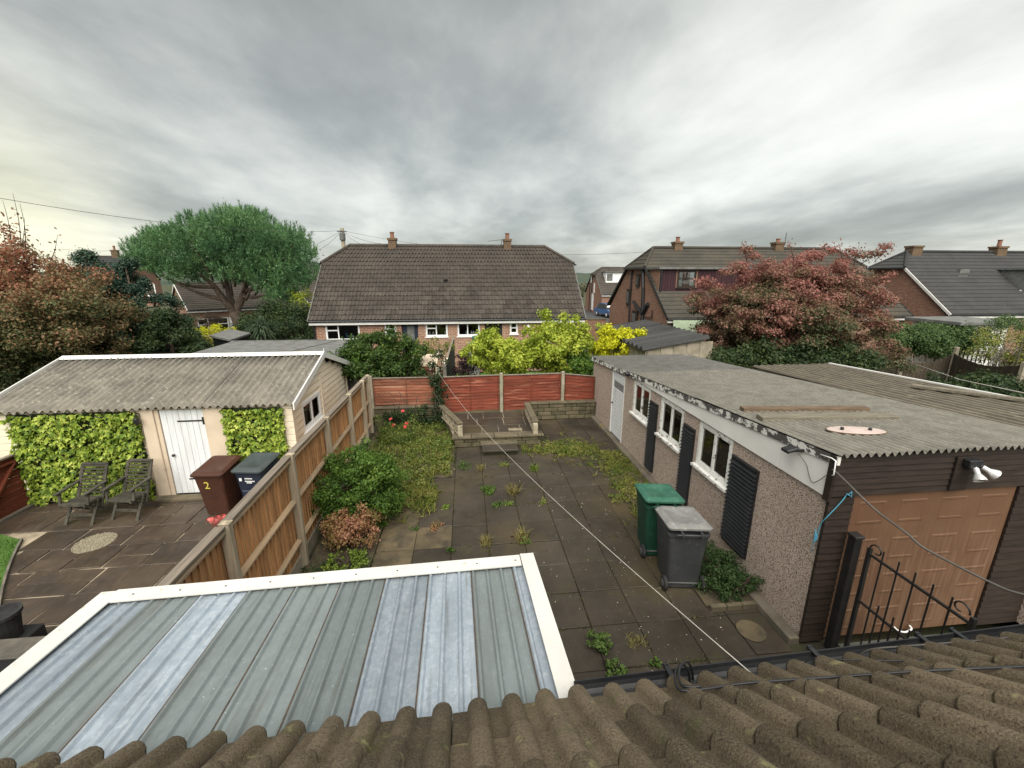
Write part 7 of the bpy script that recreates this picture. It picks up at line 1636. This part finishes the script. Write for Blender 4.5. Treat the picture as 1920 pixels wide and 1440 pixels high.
# single weeds in the joints
def weed(label, x, y, r, h, n, leaf, lm, z=.0):
    w = thing('weed', label, 'weed', (x, y, z)); cc, rd = crown_points((x, y, z + h * .5), (r, r, h * .5), 16, r * .35, .2); cc[:, 2] = np.maximum(cc[:, 2], z + .01); fast_mesh('leaves', clumps(cc, rd, n, leaf, upbias=.8), 4, m[lm], w)
def grassy(label, x, y, r, h, n, lm):
    w = thing('weed', label, 'weed', (x, y, 0)); a = np.array([(x + random.gauss(0, r), y + random.gauss(0, r), 0) for _ in range(14)]); blades('blades', None, a, h, n * 2, lm, w, .38, .0028)
W = lambda px, py: AZ(px, py, .0)
for (lab, px, py, r, h, n, lf, lm) in (('round leafy green weed in the middle of the dark slabs', 915, 922, .15, .10, 420, .035, 'lf_green'), ('dense leafy weed in the foreground beside the white canopy trim', 1120, 1215, .15, .15, 420, .045, 'lf_herb2'), ('second leafy weed just below the foreground one', 1150, 1258, .12, .12, 300, .04, 'lf_herb2'), ('small bright weed tuft left of the gutter end in the foreground', 1228, 1247, .06, .06, 120, .03, 'lf_green'),
    ('small yellow-green weed left of the slab middle', 836, 953, .09, .06, 160, .03, 'lf_lightgreen'), ('reddish and green weed between two left hand slabs', 815, 990, .14, .06, 260, .03, 'lf_azalea'), ('tiny weed beside the beige slabs', 778, 992, .07, .04, 90, .028, 'lf_green'), ('small weed at the left lower slab joint', 845, 1035, .07, .07, 130, .03, 'lf_green'),
    ('flat weed spread along a joint right of the middle', 932, 947, .10, .05, 160, .032, 'lf_green'), ('pale weed further right along the same joint', 955, 946, .08, .05, 120, .03, 'lf_lightgreen'), ('weed in the joint under the washing line', 1016, 943, .08, .05, 120, .03, 'lf_weed'), ('weed clump in the joint near the top left slabs', 868, 877, .22, .06, 300, .032, 'lf_green'), ('weed by the lower right of the middle slabs', 985, 1018, .10, .06, 150, .03, 'lf_herb2'), ('weed on the slab next to the garage strip', 1150, 935, .16, .05, 240, .03, 'lf_weed'), ('thin weed in the slab joint just in front of the step', 945, 872, .12, .05, 140, .03, 'lf_weed')):
    p = W(px, py); weed(lab, p.x, p.y, r, h, n, lf, lm)
for (lab, px, py, r, h, n, lm) in (('tall pale grass tuft right of the step', 1000, 882, .04, .20, 90, 'lf_lightgreen'), ('tall yellow grass stalks in the middle slab joint', 960, 925, .05, .28, 110, 'lf_straw'), ('dry brown stalks at the lower middle joint', 912, 1020, .06, .16, 80, 'lf_straw'), ('dry reddish stalks near the canopy corner', 980, 1010, .06, .22, 80, 'lf_straw'), ('dry grass in the joint at the foreground right', 1190, 1205, .05, .10, 60, 'lf_straw'), ('wispy dry tuft in front of the left weeds', 900, 880, .05, .16, 70, 'lf_straw')):
    p = W(px, py); grassy(lab, p.x, p.y, r, h, n, lm)
# moss and grass in the slab joints
jp = []
for k in range(2600):
    if random.random() < .5: x = X0 + SL * random.randint(0, 7) + random.gauss(0, .012); y = random.uniform(2.5, 9.8)
    else: y = Y0 + SL * random.randint(1, 14) + random.gauss(0, .012); x = random.uniform(-1.5, 3.3)
    if math.sin(x * 3.1 + 1) * math.sin(y * 2.3) > .05: jp.append((x, y, -.008))
blades('joint_grass', 'sparse moss and grass growing in the slab joints', jp, .022, 2600, 'lf_weed', kind='stuff', spread=1.2, w=.004)
mp = np.array(jp)[RNG.integers(0, len(jp), 5200)]; mp[:, :2] += RNG.normal(size=(5200, 2)) * .016; mp[:, 2] = .003; tag(fast_mesh('moss', leaf_quads(mp, unit(RNG.normal(size=mp.shape) * .35 + [0, 0, 1]), .010 + .014 * RNG.random(5200), .8, .1), 4, m['lf_moss']), 'brown-green moss and dirt gathered along the slab joints', kind='stuff')
# fallen petals, seeds and bits on the slabs
n = 650; P = np.c_[RNG.normal(2.1, .75, n), RNG.uniform(2.6, 8.6, n), np.full(n, .006)]; P = P[(P[:, 0] < 3.7) & (P[:, 0] > .6)]; tag(fast_mesh('fallen_petals', leaf_quads(P, unit(RNG.normal(size=P.shape) * .25 + [0, 0, 1]), .004 + .016 * RNG.random(len(P)) ** 3, .8, .1), 4, m['petal']), 'pale fallen petals and bits scattered over the dark slabs', kind='stuff')
